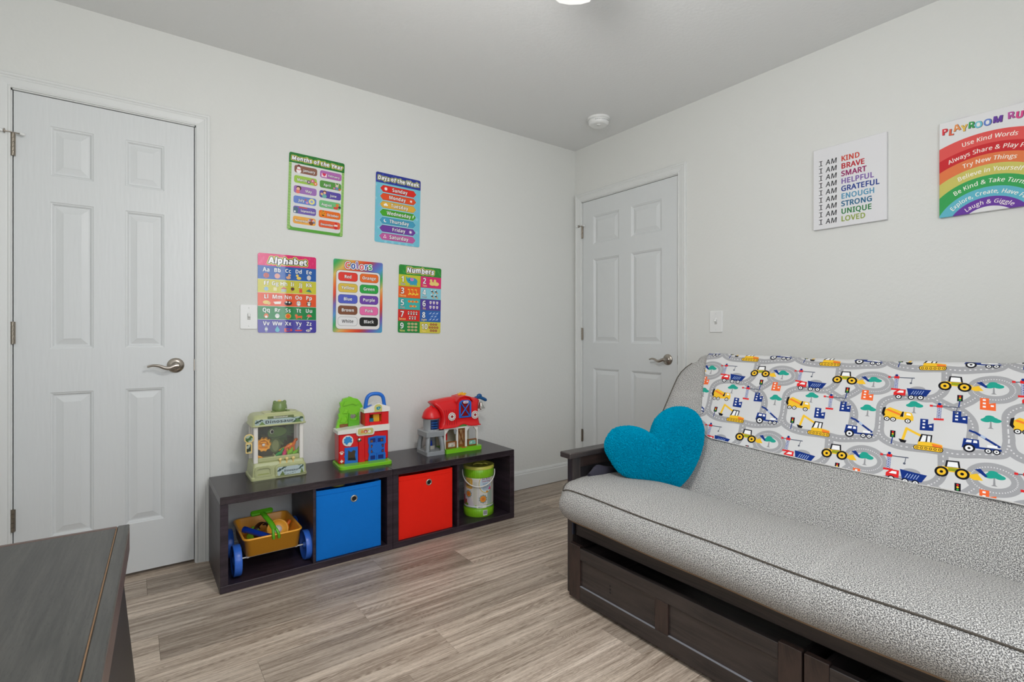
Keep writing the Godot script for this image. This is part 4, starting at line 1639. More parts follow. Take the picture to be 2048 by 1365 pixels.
func build_bins() -> void:
	var specs := [["blue fabric storage bin with a metal grommet in the dark shelf", 2.0015, 1.6835, "bin_blue", Vector2(0.019, 0.258)], ["red fabric storage bin with a metal grommet in the dark shelf", 1.5965, 1.279, "bin_red", Vector2(0.012, 0.268)]]
	for sp in specs:
		var w: float = sp[1] - sp[2] - 0.008
		var hgt := 0.322
		var o := thing("storage_bin", sp[0], "bin", Vector3(0.2218, 0.031, (sp[1] + sp[2]) / 2), PI / 2)
		var M: StandardMaterial3D = mats[sp[3]]
		var d := 0.175
		# front: cloth over board, a touch bowed, hemmed along the top
		var rows := []
		for j in 9:
			var r := PackedVector3Array()
			for i in 13:
				var x := lerpf(-w / 2, w / 2, i / 12.0)
				var y := lerpf(0.002, hgt, j / 8.0) - (0.003 * (1.0 - pow(2.0 * i / 12.0 - 1.0, 2.0)) if j == 8 else 0.0)
				var b := (1.0 - pow(2.0 * i / 12.0 - 1.0, 4.0)) * (1.0 - pow(2.0 * j / 8.0 - 1.0, 4.0))
				r.append(Vector3(x, y, d + 0.006 * b))
			rows.append(r)
		var s := Shape.new().sheet(rows)
		s.span(Vector3(-w / 2, 0, -d), Vector3(w / 2, 0.004, d - 0.001), 0.0)
		for sx in [-1, 1]:
			s.span(Vector3(sx * w / 2, 0.0045, -d), Vector3(sx * (w / 2 - 0.004), hgt, d - 0.0005), 0.001)
		s.span(Vector3(-w / 2 + 0.0045, 0.0045, -d), Vector3(w / 2 - 0.0045, hgt, -d + 0.004), 0.001)
		s.span(Vector3(-w / 2 + 0.0045, 0.0045, d - 0.005), Vector3(w / 2 - 0.0045, hgt - 0.006, d - 0.001), 0.0)
		obj("body", s, M, o)
		var hem := []
		for i in 13:
			hem.append(rows[7][i].lerp(rows[8][i], 0.45) + Vector3(0, 0, 0.0006))
		obj("seam", Shape.new().tube(hem, 0.0012, 5), M, o)
		var g: Vector2 = sp[4]
		var gx: float = g.x
		obj("grommet", Shape.new().lathe([Vector2(0.0105, 0.0), Vector2(0.0112, 0.003), Vector2(0.014, 0.0035), Vector2(0.0165, 0.002), Vector2(0.017, 0)], 28, Transform3D(facing(), Vector3(gx, g.y, d + 0.0052))), mats.grommet, o)
		obj("grommet_hole", Shape.new().prism(disc(gx, g.y, 0.0108), d + 0.004, d + 0.0064), mats.black, o)
	# toys that show over and behind
	var y := thing("toy_saucer", "yellow-green plastic toy peeking over the top of the blue bin", "toy", Vector3(0.30, 0.335, 1.87))
	obj("shell", Shape.new().lathe([Vector2(0, 0), Vector2(0.035, 0.002), Vector2(0.042, 0.010), Vector2(0.038, 0.018), Vector2(0.02, 0.024), Vector2(0, 0.025)], 24), mats.clear_yellow, y)
	var r := thing("toy_figure", "red and pink toy figure standing in shadow behind the bucket", "toy", Vector3(0.26, 0.030, 1.198))
	obj("body", Shape.new().lathe([Vector2(0, 0), Vector2(0.03, 0), Vector2(0.034, 0.01), Vector2(0.030, 0.08), Vector2(0.026, 0.10)], 18), mats.red, r)
	obj("shirt", Shape.new().lathe([Vector2(0.026, 0.10), Vector2(0.030, 0.12), Vector2(0.024, 0.16), Vector2(0.012, 0.175)], 18), mats.pink, r)
	obj("head", Shape.new().ball(Vector3(0, 0.205, 0), Vector3(0.026, 0.032, 0.026)), mats.red, r)


func rring(hx: float, hz: float, r: float, y: float) -> PackedVector3Array:
	var out := PackedVector3Array()
	for p in rrect(0, 0, hx * 2, hz * 2, r, 5):
		out.append(Vector3(p.x, y, -p.y))
	return out


func build_wagon() -> void:
	var o := thing("toy_wagon", "orange plastic toy wagon with blue wheels in the dark shelf", "toy wagon", Vector3(0.215, 0.031, 2.17), PI / 2)
	var rings := [rring(0.106, 0.140, 0.022, 0.076), rring(0.109, 0.143, 0.024, 0.0765), rring(0.117, 0.150, 0.026, 0.149), rring(0.123, 0.156, 0.030, 0.1495), rring(0.1235, 0.1565, 0.030, 0.153), rring(0.122, 0.155, 0.030, 0.1565), rring(0.116, 0.149, 0.026, 0.1565), rring(0.114, 0.147, 0.025, 0.154), rring(0.105, 0.139, 0.022, 0.081), rring(0.102, 0.136, 0.02, 0.0795)]
	var s := Shape.new().sheet(rings, [], 1, true)
	for rr in [rings[0], rings[9]]:
		var n: int = rr.size()
		for i in range(1, n - 1):
			s.tri(rr[0], rr[i], rr[i + 1])
	obj("tub", s, mats.orange, o)
	for z in [0.118, -0.105]:
		var ax := Shape.new().tube([Vector3(-0.14, 0.068, z), Vector3(0.14, 0.068, z)], 0.003, 8)
		for sx in [-1, 1]:
			ax.tube([Vector3(sx * 0.100, 0.066, z), Vector3(sx * 0.100, 0.078, z)], 0.008, 8)
		obj("axle", ax, mats.toy_white, o)
		for sx in [-1, 1]:
			# a deep dished wheel with its open side inwards
			var t := Transform3D(Basis(Vector3(0, -sx, 0), Vector3(sx, 0, 0), Vector3(0, 0, 1)), Vector3(sx * 0.131, 0.0655, z))
			var wl := Shape.new().lathe([Vector2(0.013, -0.002), Vector2(0.014, 0.018), Vector2(0.052, 0.021), Vector2(0.059, 0.018), Vector2(0.060, -0.001), Vector2(0.060, -0.001), Vector2(0.0645, -0.001), Vector2(0.0645, -0.001), Vector2(0.0655, 0.002), Vector2(0.0655, 0.026), Vector2(0.064, 0.029), Vector2(0.058, 0.029), Vector2(0.056, 0.026), Vector2(0.020, 0.025), Vector2(0.016, 0.029), Vector2(0, 0.030)], 36, t)
			obj("wheel", wl, mats.wheel, o)
	# pull handle folded back over the tub
	var hd := Shape.new()
	for sx in [-1, 1]:
		hd.tube(smooth_path([Vector3(0.008 + sx * 0.011, 0.138, 0.158), Vector3(0.006 + sx * 0.011, 0.156, 0.160), Vector3(0.002 + sx * 0.006, 0.178, 0.150)], 4), 0.0062, 8)
	hd.tube(smooth_path([Vector3(0.002, 0.176, 0.151), Vector3(-0.008, 0.199, 0.122), Vector3(-0.022, 0.219, 0.082), Vector3(-0.030, 0.230, 0.055)], 5), 0.0095, 10, false, Vector2(0.7, 1.3))
	obj("handle", hd, mats.handle_green, o)
	obj("grip", Shape.new().prism(rrect(0, 0, 0.095, 0.024, 0.010), -0.006, 0.006, 0.003, Transform3D(Basis(Vector3(0, 1, 0), 0.10) * Basis(Vector3(1, 0, 0), -0.9), Vector3(-0.031, 0.233, 0.048))), mats.handle_green, o)
	# what lies in the tub: placed in the wagon's frame, each a thing of its own
	var put := func(called: String, label: String, category: String, p: Vector3) -> Node3D:
		return thing(called, label, category, o.transform * p, PI / 2)
	var a: Node3D = put.call("toy_tube", "blue plastic toy tube lying across the orange wagon", "toy", Vector3(-0.045, 0.137, 0.055))
	obj("tube", Shape.new().tube([Vector3(-0.048, 0.015, -0.05), Vector3(0.045, -0.006, 0.066)], 0.0125, 14), mats.deep_blue, a)
	obj("end_cap", Shape.new().tube([Vector3(-0.052, 0.0155, -0.055), Vector3(-0.043, 0.0135, -0.044)], 0.0142, 14), mats.deep_blue, a)
	var b: Node3D = put.call("toy_drum", "round orange toy drum with a white label in the wagon", "toy", Vector3(0.036, 0.088, 0.035))
	var tilt := Transform3D(Basis(Vector3(1, 0, 0), 1.05), Vector3(0, 0.042, 0))
	obj("shell", Shape.new().lathe([Vector2(0, -0.02), Vector2(0.046, -0.02), Vector2(0.046, -0.02), Vector2(0.048, -0.012), Vector2(0.044, -0.010), Vector2(0.044, 0.010), Vector2(0.048, 0.012), Vector2(0.047, 0.020), Vector2(0.042, 0.022), Vector2(0.040, 0.019), Vector2(0, 0.019)], 30, tilt), mats.orange, b)
	obj("label", Shape.new().lathe([Vector2(0.018, 0.0192), Vector2(0.018, 0.020), Vector2(0, 0.0203)], 20, tilt), mats.toy_white, b)
	var c: Node3D = put.call("toy_maraca", "orange toy maraca in the far corner of the wagon", "toy", Vector3(0.078, 0.120, -0.01))
	obj("head", Shape.new().ball(Vector3(0, 0, 0), Vector3(0.022, 0.020, 0.026)), mats.dark_orange, c)
	obj("handle", Shape.new().tube([Vector3(0.0, 0.005, 0.02), Vector3(0.022, 0.03, 0.004)], [0.008, 0.010], 10), mats.dark_orange, c)
	var d: Node3D = put.call("toy_tambourine", "brown and black toy tambourine standing in the wagon", "toy", Vector3(-0.018, 0.124, -0.012))
	obj("hoop", Shape.new().lathe([Vector2(0.036, -0.013), Vector2(0.040, -0.013), Vector2(0.040, -0.013), Vector2(0.040, 0.013), Vector2(0.040, 0.013), Vector2(0.036, 0.013), Vector2(0.034, 0.0)], 28, Transform3D(Basis(Vector3(0.6, 0, 0.8).normalized(), 1.2), Vector3.ZERO)), mat(rgb8(74, 42, 26), 0.4), d)
	obj("jingles", Shape.new().ball(Vector3(-0.02, 0.02, 0.012), Vector3(0.010, 0.003, 0.010)).ball(Vector3(0.01, 0.028, 0.0), Vector3(0.010, 0.003, 0.010)), mats.silver, d)
	var e: Node3D = put.call("toy_clapper", "light green plastic toy clapper behind the blue tube", "toy", Vector3(-0.052, 0.112, -0.035))
	obj("plate", Shape.new().prism(rrect(0, 0, 0.045, 0.062, 0.014), -0.005, 0.005, 0.002, Transform3D(Basis(Vector3(0, 0, 1), -0.7) * Basis(Vector3(1, 0, 0), -0.5), Vector3.ZERO)), mats.lime, e)
	var f: Node3D = put.call("toy_bell", "small silver jingle bells at the near corner of the wagon", "toy", Vector3(-0.078, 0.104, 0.108))
	obj("bell", Shape.new().ball(Vector3(0, 0, 0), Vector3(0.012, 0.012, 0.012)).ball(Vector3(0.014, 0.004, 0.01), Vector3(0.010, 0.010, 0.010)), mats.silver, f)
	obj("strap", Shape.new().tube([Vector3(-0.014, -0.006, -0.02), Vector3(0.0, -0.01, 0.0), Vector3(0.03, -0.008, 0.018)], 0.006, 8), mats.brown, f)
	var g: Node3D = put.call("toy_shaker", "dark orange toy shaker lying against the front of the wagon", "toy", Vector3(0.004, 0.112, 0.098))
	obj("body", Shape.new().ball(Vector3.ZERO, Vector3(0.022, 0.030, 0.020)), mats.dark_orange, g)


func build_bucket() -> void:
	var o := thing("toy_bucket", "lime and white printed toy bucket with a wire handle in the shelf", "bucket", Vector3(0.287, 0.0305, 1.043), 1.01 + PI)
	var R := 0.0872
	# base and top band are ribbed
	var ribs := func(y0: float, y1: float, r0: float, r1: float) -> Shape:
		var rows := []
		for q in [[r0 - 0.002, y0], [r0, y0 + 0.003], [r1, y1 - 0.001], [r1 - 0.001, y1]]:
			var r := PackedVector3Array()
			for k in 144:
				var a := TAU * k / 144.0
				var rr: float = q[0] + (0.0008 if k % 3 == 0 else 0.0)
				r.append(Vector3(sin(a) * rr, q[1], cos(a) * rr))
			rows.append(r)
		return Shape.new().sheet(rows, [], 1, true)
	obj("base", ribs.call(0.0, 0.046, R, R + 0.0006), mats.lime, o)
	obj("top_band", ribs.call(0.222, 0.270, R, R), mats.lime, o)
	obj("lid", Shape.new().lathe([Vector2(0.0, 0.282), Vector2(0.07, 0.282), Vector2(0.075, 0.286), Vector2(0.088, 0.286), Vector2(0.0905, 0.283), Vector2(0.0905, 0.270), Vector2(0.0905, 0.270), Vector2(0.086, 0.270)], 48), mats.clear_yellow, o)
	obj("bottom", Shape.new().lathe([Vector2(0.0, 0.0), Vector2(R - 0.002, 0.0)], 40), mats.lime, o)
	var pr := Print.new(1024, 334, rgb8(222, 218, 210))
	# u = 0.5 faces the room; one pixel is about half a millimetre
	var px := func(x: float) -> float: return 512.0 + asin(clampf((x - 400.0) / 318.0, -0.99, 0.99)) / TAU * 1024.0
	pr.rect(0, 0, 1024, 10, rgb8(236, 244, 220))
	pr.rect(0, 292, 1024, 42, rgb8(132, 190, 40))
	pr.rect(0, 300, 1024, 14, rgb8(236, 240, 236))
	pr.rect(0, 314, 1024, 6, rgb8(120, 150, 180))
	pr.pl([300, 250, 340, 210, 420, 214, 470, 300, 300, 300], rgb8(214, 208, 214))
	pr.rect(452, 40, 40, 250, rgb8(206, 204, 190))
	pr.rect(498, 40, 22, 250, rgb8(212, 210, 206))
	pr.rect(610, 60, 70, 230, rgb8(170, 188, 176))
	pr.pl([300, 300, 300, 200, 330, 190, 336, 300], rgb8(190, 60, 90))
	pr.pl([338, 300, 338, 236, 366, 236, 372, 300], rgb8(176, 80, 50))
	pr.rect(336, 276, 50, 26, rgb8(120, 160, 60))
	pr.pl([350, 0, 430, 4, 442, 20, 440, 110, 420, 118, 352, 108], rgb8(226, 170, 70))
	pr.pl([356, 8, 424, 12, 430, 104, 358, 98], rgb8(232, 196, 104))
	for i in 5:
		pr.rect(366, 22 + i * 16, 50 - (i % 2) * 12, 5, rgb8(120, 84, 40))
	pr.circle(596, 62, 84, rgb8(196, 176, 70), 100)
	pr.circle(596, 62, 77, rgb8(250, 248, 240), 93)
	pr.circle(596, 62, 72, rgb8(196, 214, 226), 88)
	pr.text("Get Build", 598, 18, 24, rgb8(150, 60, 90))
	pr.text("Learning!", 600, 42, 24, rgb8(150, 60, 90))
	for i in 6:
		pr.rect(552 + (i % 2) * 6, 58 + i * 12, 92 - (i % 3) * 10, 4, rgb8(96, 116, 150))
	pr.circle(606, 150, 12, rgb8(226, 150, 40))
	pr.pl([622, 130, 650, 90, 660, 130], rgb8(220, 60, 140))
	for c in [[392, 174, 34], [560, 226, 40]]:
		pr.star(c[0], c[1], c[2] + 10, rgb8(96, 160, 170), 10, 0.8)
		pr.star(c[0], c[1], c[2], rgb8(236, 150, 54), 10, 0.82)
		for i in 3:
			pr.rect(c[0] - 16, c[1] - 12 + i * 10, 32, 4, rgb8(190, 70, 40))
	pr.rect(488, 294, 110, 30, rgb8(240, 240, 238))
	pr.text("ages 3+", 530, 316, 14, rgb8(90, 110, 150))
	obj("print", Shape.new().lathe([Vector2(R - 0.0008, 0.0465), Vector2(R - 0.0008, 0.2215)], 64), bucket_wrap(pr), o)
	var bar := Print.new(96, 84, rgb8(244, 244, 242))
	for i in 14:
		bar.rect(8 + i * 6, 8, 2 + (i * 7) % 4, 62, rgb8(40, 40, 60))
	var bs := Shape.new()
	var n := 6
	for i in n:
		var a0 := PI + 0.28 + 0.30 * i / n
		var a1 := PI + 0.28 + 0.30 * (i + 1) / n
		var r2 := R + 0.0022
		bs.quad(Vector3(sin(a0) * r2, 0.010, cos(a0) * r2), Vector3(sin(a1) * r2, 0.010, cos(a1) * r2), Vector3(sin(a1) * r2, 0.040, cos(a1) * r2), Vector3(sin(a0) * r2, 0.040, cos(a0) * r2), 1, Vector2(float(i) / n, 1), Vector2(float(i + 1) / n, 1), Vector2(float(i + 1) / n, 0), Vector2(float(i) / n, 0))
	obj("barcode_sticker", bs, printed(bar, 0.4), o)
	# bail handle hanging in front
	var bail := []
	for i in 21:
		var t := i / 20.0
		var a := PI - 1.62 + 3.24 * t
		var r3 := R + 0.006 + 0.004 * sin(PI * t)
		bail.append(Vector3(sin(a) * r3, 0.252 - 0.075 * sin(PI * t), cos(a) * r3))
	obj("wire_handle", Shape.new().tube(smooth_path(bail, 2), 0.0034, 8), mats.toy_white, o)
	obj("knot", Shape.new().tube(smooth_path([Vector3(0.03, 0.287, -0.02), Vector3(0.01, 0.296, -0.03), Vector3(-0.02, 0.290, -0.02), Vector3(-0.035, 0.297, -0.035), Vector3(-0.05, 0.288, -0.02)], 4), 0.004, 8), mats.clear_yellow, o)


# the lathe's v runs up in metres from 0: fit the printed strip to the 0.175 m height
func bucket_wrap(p: Print) -> StandardMaterial3D:
	p.im.flip_y()
	var m := printed(p, 0.3)
	m.uv1_scale = Vector3(1.0, 1.0 / 0.175, 1.0)
	return m


# ---------------------------------------------------------------- toy claw machine
func flat_print(p: Print, w: float, h: float, t: Transform3D, poly := PackedVector2Array()) -> Shape:
	# a thin printed plate, w x h, its print on the front; poly gives another outline
	var s := Shape.new()
	var out := poly if poly.size() else PackedVector2Array([Vector2(-w / 2, -h / 2), Vector2(w / 2, -h / 2), Vector2(w / 2, h / 2), Vector2(-w / 2, h / 2)])
	s.prism(out, 0.0, 0.0008, 0.0, t)
	return s


func print_mat(p: Print, w: float, h: float, rough := 0.4) -> StandardMaterial3D:
	# prism's uv is its outline in metres about the middle, y up
	p.im.flip_y()
	var m := printed(p, rough)
	m.uv1_scale = Vector3(1.0 / w, 1.0 / h, 1.0)
	m.uv1_offset = Vector3(0.5, 0.5, 0.0)
	return m


func leafy(p: Print, x: float, y: float, w: float, h: float, col: Color, n: int) -> void:
	for i in n:
		var a := i * 2.4
		var c := Vector2(x + fposmod(i * 0.618, 1.0) * w, y + fposmod(i * 0.377, 1.0) * h)
		var d := Vector2(cos(a), sin(a)) * h * 0.45
		var q := d.orthogonal() * 0.35
		p.poly(PackedVector2Array([c - d, c + q, c + d, c - q]), col)


func build_claw_machine() -> void:
	var o := thing("claw_machine", "sage green toy dinosaur claw machine on the dark shelf", "toy claw machine", Vector3(0.146, SHELF_TOP, 2.116), PI / 2 - 0.015)
	var S: StandardMaterial3D = mats.sage
	# foot and lower body
	var foot := Shape.new()
	foot.sheet([rring(0.122, 0.088, 0.012, 0.0), rring(0.122, 0.088, 0.012, 0.010), rring(0.117, 0.083, 0.010, 0.016), rring(0.113, 0.079, 0.009, 0.060), rring(0.109, 0.075, 0.009, 0.074), rring(0.100, 0.066, 0.009, 0.078)], [], -1, true)
	var lid := rring(0.100, 0.066, 0.009, 0.078)
	for i in range(1, lid.size() - 1):
		foot.tri(lid[0], lid[i], lid[i + 1])
	obj("base", foot, S, o)
	obj("chute", Shape.new().prism(mm2([-107, 14, -34, 14, -34, 46, -38, 57, -48, 62, -94, 62, -104, 57, -107, 46, -107, 22, -99, 22, -99, 44, -95, 51, -88, 54, -54, 54, -46, 51, -42, 44, -42, 21, -107, 21]), 0.076, 0.088, 0.0), S, o)
	obj("chute_tray", Shape.new().prism(mm2([-99, 21, -42, 21, -42, 44, -46, 51, -54, 54, -88, 54, -95, 51, -99, 44]), 0.076, 0.0798, 0.0).prism(mm2([-99, 21, -42, 21, -48, 30, -93, 30]), 0.0795, 0.0835, 0.003), mat(rgb8(160, 168, 106), 0.35), o)
	obj("console", Shape.new().prism(mm2([-22, 3, 116, 3, 116, 52, 108, 62, -6, 62, -16, 56, -22, 46]), 0.060, 0.092, 0.005), S, o)
	var lp := Print.new(360, 128, rgb8(190, 206, 206))
	leafy(lp, 0, 0, 110, 60, rgb8(40, 66, 60), 9)
	leafy(lp, 296, 0, 64, 60, rgb8(48, 78, 58), 7)
	leafy(lp, 100, 100, 160, 26, rgb8(36, 60, 58), 8)
	lp.pl([30, 128, 70, 60, 100, 128], rgb8(110, 132, 70))
	lp.pl([310, 128, 330, 40, 356, 128], rgb8(110, 132, 70))
	lp.text("Dinosaur", 186, 80, 46, rgb8(52, 66, 66))
	obj("sticker", Shape.new().prism(rrect(0, 0, 0.118, 0.040, 0.009), 0.0, 0.0008, 0.0, Transform3D(Basis.IDENTITY, Vector3(0.047, 0.030, 0.0918))), print_mat(lp, 0.118, 0.040), o)
	for sx in [-1, 1]:
		for sz in [-1, 1]:
			obj("pillar", Shape.new().box(Vector3(sx * 0.100, 0.162, sz * 0.064), Vector3(0.018, 0.176, 0.016), 0.003), mats.toy_white, o)
		obj("side_window", Shape.new().span(Vector3(sx * 0.1035, 0.079, -0.056), Vector3(sx * 0.1025, 0.246, 0.056), 0.0), mats.glass, o)
	obj("front_window", Shape.new().span(Vector3(-0.0905, 0.098, 0.0665), Vector3(0.0905, 0.246, 0.0675), 0.0), mats.glass, o)
	obj("sill", Shape.new().span(Vector3(-0.091, 0.078, 0.056), Vector3(0.091, 0.098, 0.070), 0.003), S, o)
	obj("divider_fin", Shape.new().prism(mm2([-26, 78, -8, 78, -15, 104, -19, 104]), 0.02, 0.06, 0.001), S, o)
	# printed backdrop with a cheerful dinosaur
	var bd := Print.new(400, 360, rgb8(62, 60, 46))
	bd.rect(0, 0, 400, 360, rgb8(66, 66, 50))
	leafy(bd, 0, 0, 400, 150, rgb8(44, 58, 40), 26)
	leafy(bd, 240, 20, 160, 200, rgb8(78, 104, 66), 16)
	leafy(bd, 0, 150, 130, 150, rgb8(88, 76, 50), 8)
	bd.circle(210, 250, 56, rgb8(104, 124, 78), 84)
	bd.circle(214, 256, 34, rgb8(150, 160, 110), 62)
	bd.circle(214, 120, 78, rgb8(106, 134, 78), 66)
	bd.circle(262, 110, 62, rgb8(112, 146, 78), 46)
	bd.line([Vector2(160, 160), Vector2(200, 176), Vector2(270, 164), Vector2(316, 140)], 6, rgb8(52, 70, 44))
	bd.circle(178, 104, 19, rgb8(236, 236, 220), 23)
	bd.circle(181, 106, 13, rgb8(24, 24, 24), 17)
	bd.line([Vector2(250, 220), Vector2(292, 256)], 20, rgb8(104, 124, 78))
	obj("backdrop", Shape.new().prism(mm2([-92, -82, 92, -82, 92, 82, -92, 82]), 0.0, 0.0015, 0.0, Transform3D(Basis.IDENTITY, Vector3(0, 0.162, -0.050))), print_mat(bd, 0.184, 0.164, 0.35), o)
	# claw drum
	var dr := Shape.new()
	var dt := Transform3D(Basis(Vector3(1, 0, 0), Vector3(0, 0, 1), Vector3(0, -1, 0)).rotated(Vector3.UP, -0.25), Vector3(-0.058, 0.152, 0.020))
	dr.lathe([Vector2(0.0, -0.02), Vector2(0.026, -0.02), Vector2(0.026, -0.02), Vector2(0.0275, 0.02), Vector2(0.0275, 0.02), Vector2(0.022, 0.021), Vector2(0.020, 0.010), Vector2(0, 0.008)], 26, dt)
	for i in 10:
		var a := TAU * i / 10
		dr.box(Vector3(cos(a) * 0.0265, 0, sin(a) * 0.0265), Vector3(0.010, 0.040, 0.010), 0.002, dt)
	for i in 3:
		var a := TAU * i / 3 + 0.5
		dr.box(Vector3(cos(a) * 0.012, 0.016, sin(a) * 0.012), Vector3(0.026, 0.006, 0.006), 0.001, dt * Transform3D(Basis(Vector3.UP, -a), Vector3.ZERO) * Transform3D(Basis(Vector3.UP, a), Vector3.ZERO))
	obj("claw_drum", dr, mats.orange, o)
	obj("drum_hub", Shape.new().lathe([Vector2(0.007, 0.008), Vector2(0.006, 0.022), Vector2(0, 0.023)], 14, dt), mats.toy_white, o)
	# canopy
	var roof := Shape.new()
	roof.sheet([rring(0.112, 0.078, 0.010, 0.244), rring(0.119, 0.086, 0.012, 0.246), rring(0.119, 0.086, 0.012, 0.252), rring(0.115, 0.082, 0.014, 0.254), rring(0.115, 0.081, 0.016, 0.276), rring(0.108, 0.070, 0.018, 0.292), rring(0.098, 0.058, 0.018, 0.298)], [], 1, true)
	for yy in [[0.098, 0.058, 0.018, 0.298], [0.112, 0.078, 0.010, 0.244]]:
		var top := rring(yy[0], yy[1], yy[2], yy[3])
		for i in range(1, top.size() - 1):
			roof.tri(top[0], top[i], top[i + 1])
	obj("canopy", roof, S, o)
	obj("canopy_lid", Shape.new().prism(rrect(0, 0, 0.145, 0.10, 0.012), 0.0, 0.004, 0.002, Transform3D(Basis(Vector3(1, 0, 0), Vector3(0, 0, -1), Vector3(0, 1, 0)), Vector3(0.012, 0.2975, 0.0))), mat(rgb8(196, 198, 150), 0.4), o)
	var sg := Print.new(440, 84, rgb8(172, 190, 188))
	leafy(sg, 0, 0, 70, 50, rgb8(46, 70, 62), 8)
	leafy(sg, 350, 0, 86, 70, rgb8(52, 82, 56), 12)
	sg.pl([30, 84, 62, 30, 96, 84], rgb8(110, 138, 76))
	sg.pl([356, 84, 384, 16, 430, 84], rgb8(96, 128, 70))
	sg.text("Dinosaur", 218, 64, 60, rgb8(52, 62, 62))
	obj("sign", Shape.new().prism(rrect(0, 0, 0.212, 0.027, 0.007), 0.0, 0.0008, 0.0, Transform3D(Basis.IDENTITY, Vector3(0, 0.2655, 0.0815))), print_mat(sg, 0.212, 0.027), o)
	var pl := Print.new(280, 40, rgb8(92, 104, 58))
	pl.text("Dinosaur", 140, 31, 36, rgb8(226, 222, 214))
	obj("name_plate", Shape.new().prism(rrect(0, 0, 0.116, 0.0125, 0.003), 0.0, 0.0016, 0.0, Transform3D(Basis(Vector3(1, 0, 0), -0.6), Vector3(0.006, 0.2835, 0.0765))), print_mat(pl, 0.116, 0.0125), o)
	# dinosaur head knob
	var hx := 0.017
	var hd := Shape.new().lathe([Vector2(0, 0.300), Vector2(0.029, 0.300), Vector2(0.034, 0.306), Vector2(0.0345, 0.316), Vector2(0.032, 0.330), Vector2(0.028, 0.342), Vector2(0.022, 0.347), Vector2(0, 0.3485)], 24, Transform3D(Basis.from_scale(Vector3(1, 1, 0.94)), Vector3(hx, 0, -0.01)))
	for sx in [-1, 1]:
		hd.ball(Vector3(hx + sx * 0.022, 0.342, -0.006), Vector3(0.009, 0.012, 0.010), 12)
		hd.ball(Vector3(hx + sx * 0.033, 0.303, 0.012), Vector3(0.010, 0.004, 0.010), 10)
	var hdo := obj("dinosaur_head", hd, mats.olive, o)
	obj("crest", Shape.new().ball(Vector3(hx, 0.350, -0.010), Vector3(0.009, 0.005, 0.008), 10), mats.cream, hdo)
	for x in [-0.018, 0.024]:
		obj("tooth", Shape.new().lathe([Vector2(0.0042, 0), Vector2(0, 0.011)], 8, Transform3D(Basis.IDENTITY, Vector3(hx + x, 0.309, 0.0205 - absf(x) * 0.45))), mats.toy_white, hdo)
	for x in [0.003, 0.032, 0.061]:
		obj("joystick", Shape.new().tube([Vector3(x, 0.060, 0.074), Vector3(x, 0.078, 0.077)], 0.0042, 8).ball(Vector3(x, 0.083, 0.0775), Vector3(0.0078, 0.0078, 0.0078), 14), mats.cream, o)
	# coin tag hooked on the left edge
	var tg := obj("coin_tag", Shape.new().prism(disc(0, 0.030, 0.021), -0.003, 0.003, 0.001, Transform3D(Basis(Vector3.UP, -0.25), Vector3(-0.128, 0.165, 0.070))).prism(rrect(-0.001, -0.014, 0.027, 0.048, 0.005), -0.003, 0.003, 0.001, Transform3D(Basis(Vector3.UP, -0.25), Vector3(-0.128, 0.165, 0.070))), mats.cream, o)
	var tp := Print.new(64, 128, rgb8(176, 190, 176))
	leafy(tp, 0, 0, 60, 50, rgb8(76, 112, 62), 9)
	leafy(tp, 4, 64, 56, 60, rgb8(52, 62, 46), 7)
	obj("tag_sticker", Shape.new().prism(disc(0, 0.030, 0.016), 0.003, 0.0036, 0.0, Transform3D(Basis(Vector3.UP, -0.25), Vector3(-0.128, 0.165, 0.070))).prism(rrect(-0.001, -0.014, 0.018, 0.036, 0.003), 0.003, 0.0036, 0.0, Transform3D(Basis(Vector3.UP, -0.25), Vector3(-0.128, 0.165, 0.070))), print_mat(tp, 0.04, 0.09), tg)
	# little prize dinosaurs heaped on the floor of the box
	var heap := [["green", "small green toy dinosaur in the claw machine, nearest the drum", Vector3(0.006, 0.079, 0.030), 0.5, 1.1], ["pink", "small pink toy dinosaur in the claw machine", Vector3(0.030, 0.079, 0.034), 1.2, 1.1], ["lime", "small lime toy dinosaur in the claw machine beside the pink one", Vector3(0.056, 0.079, 0.030), 0.9, 1.3], ["dark_orange", "small orange toy dinosaur atop the prize heap in the claw machine", Vector3(0.062, 0.104, 0.012), 0.3, 1.4], ["leaf", "small leaf-green toy dinosaur by the claw machine's far pillar", Vector3(0.084, 0.079, 0.028), 0.6, 1.1], ["orange", "small bright orange toy dinosaur at the machine's chute side", Vector3(-0.078, 0.079, 0.042), 2.4, 0.9], ["yellow", "small yellow toy dinosaur at the back of the prize heap", Vector3(0.040, 0.094, 0.004), -0.5, 1.2]]
	for h in heap:
		var d := thing("toy_dinosaur", h[1], "toy dinosaur", o.transform * (h[2] as Vector3), PI / 2 + h[3], "prize dinosaurs in the claw machine")
		var k: float = h[4]
		var b := Shape.new().tube(smooth_path([Vector3(-0.024, 0.012, 0.004), Vector3(-0.012, 0.016, 0), Vector3(0.002, 0.019, 0), Vector3(0.013, 0.024, 0), Vector3(0.019, 0.035, 0), Vector3(0.027, 0.037, 0.001)].map(func(q): return q * k), 3), [0.0012, 0.003, 0.0046, 0.0062, 0.0076, 0.0085, 0.009, 0.0085, 0.0075, 0.0062, 0.0052, 0.0048, 0.0048, 0.0052, 0.005, 0.0024].map(func(q): return q * k), 10)
		for lx in [-0.005, 0.009]:
			for lz in [-0.005, 0.005]:
				b.tube([Vector3(lx, 0.016, lz) * k, Vector3(lx + 0.001, 0.0, lz * 1.3) * k], [0.004 * k, 0.003 * k], 8)
		obj("body", b, mats[h[0]], d)


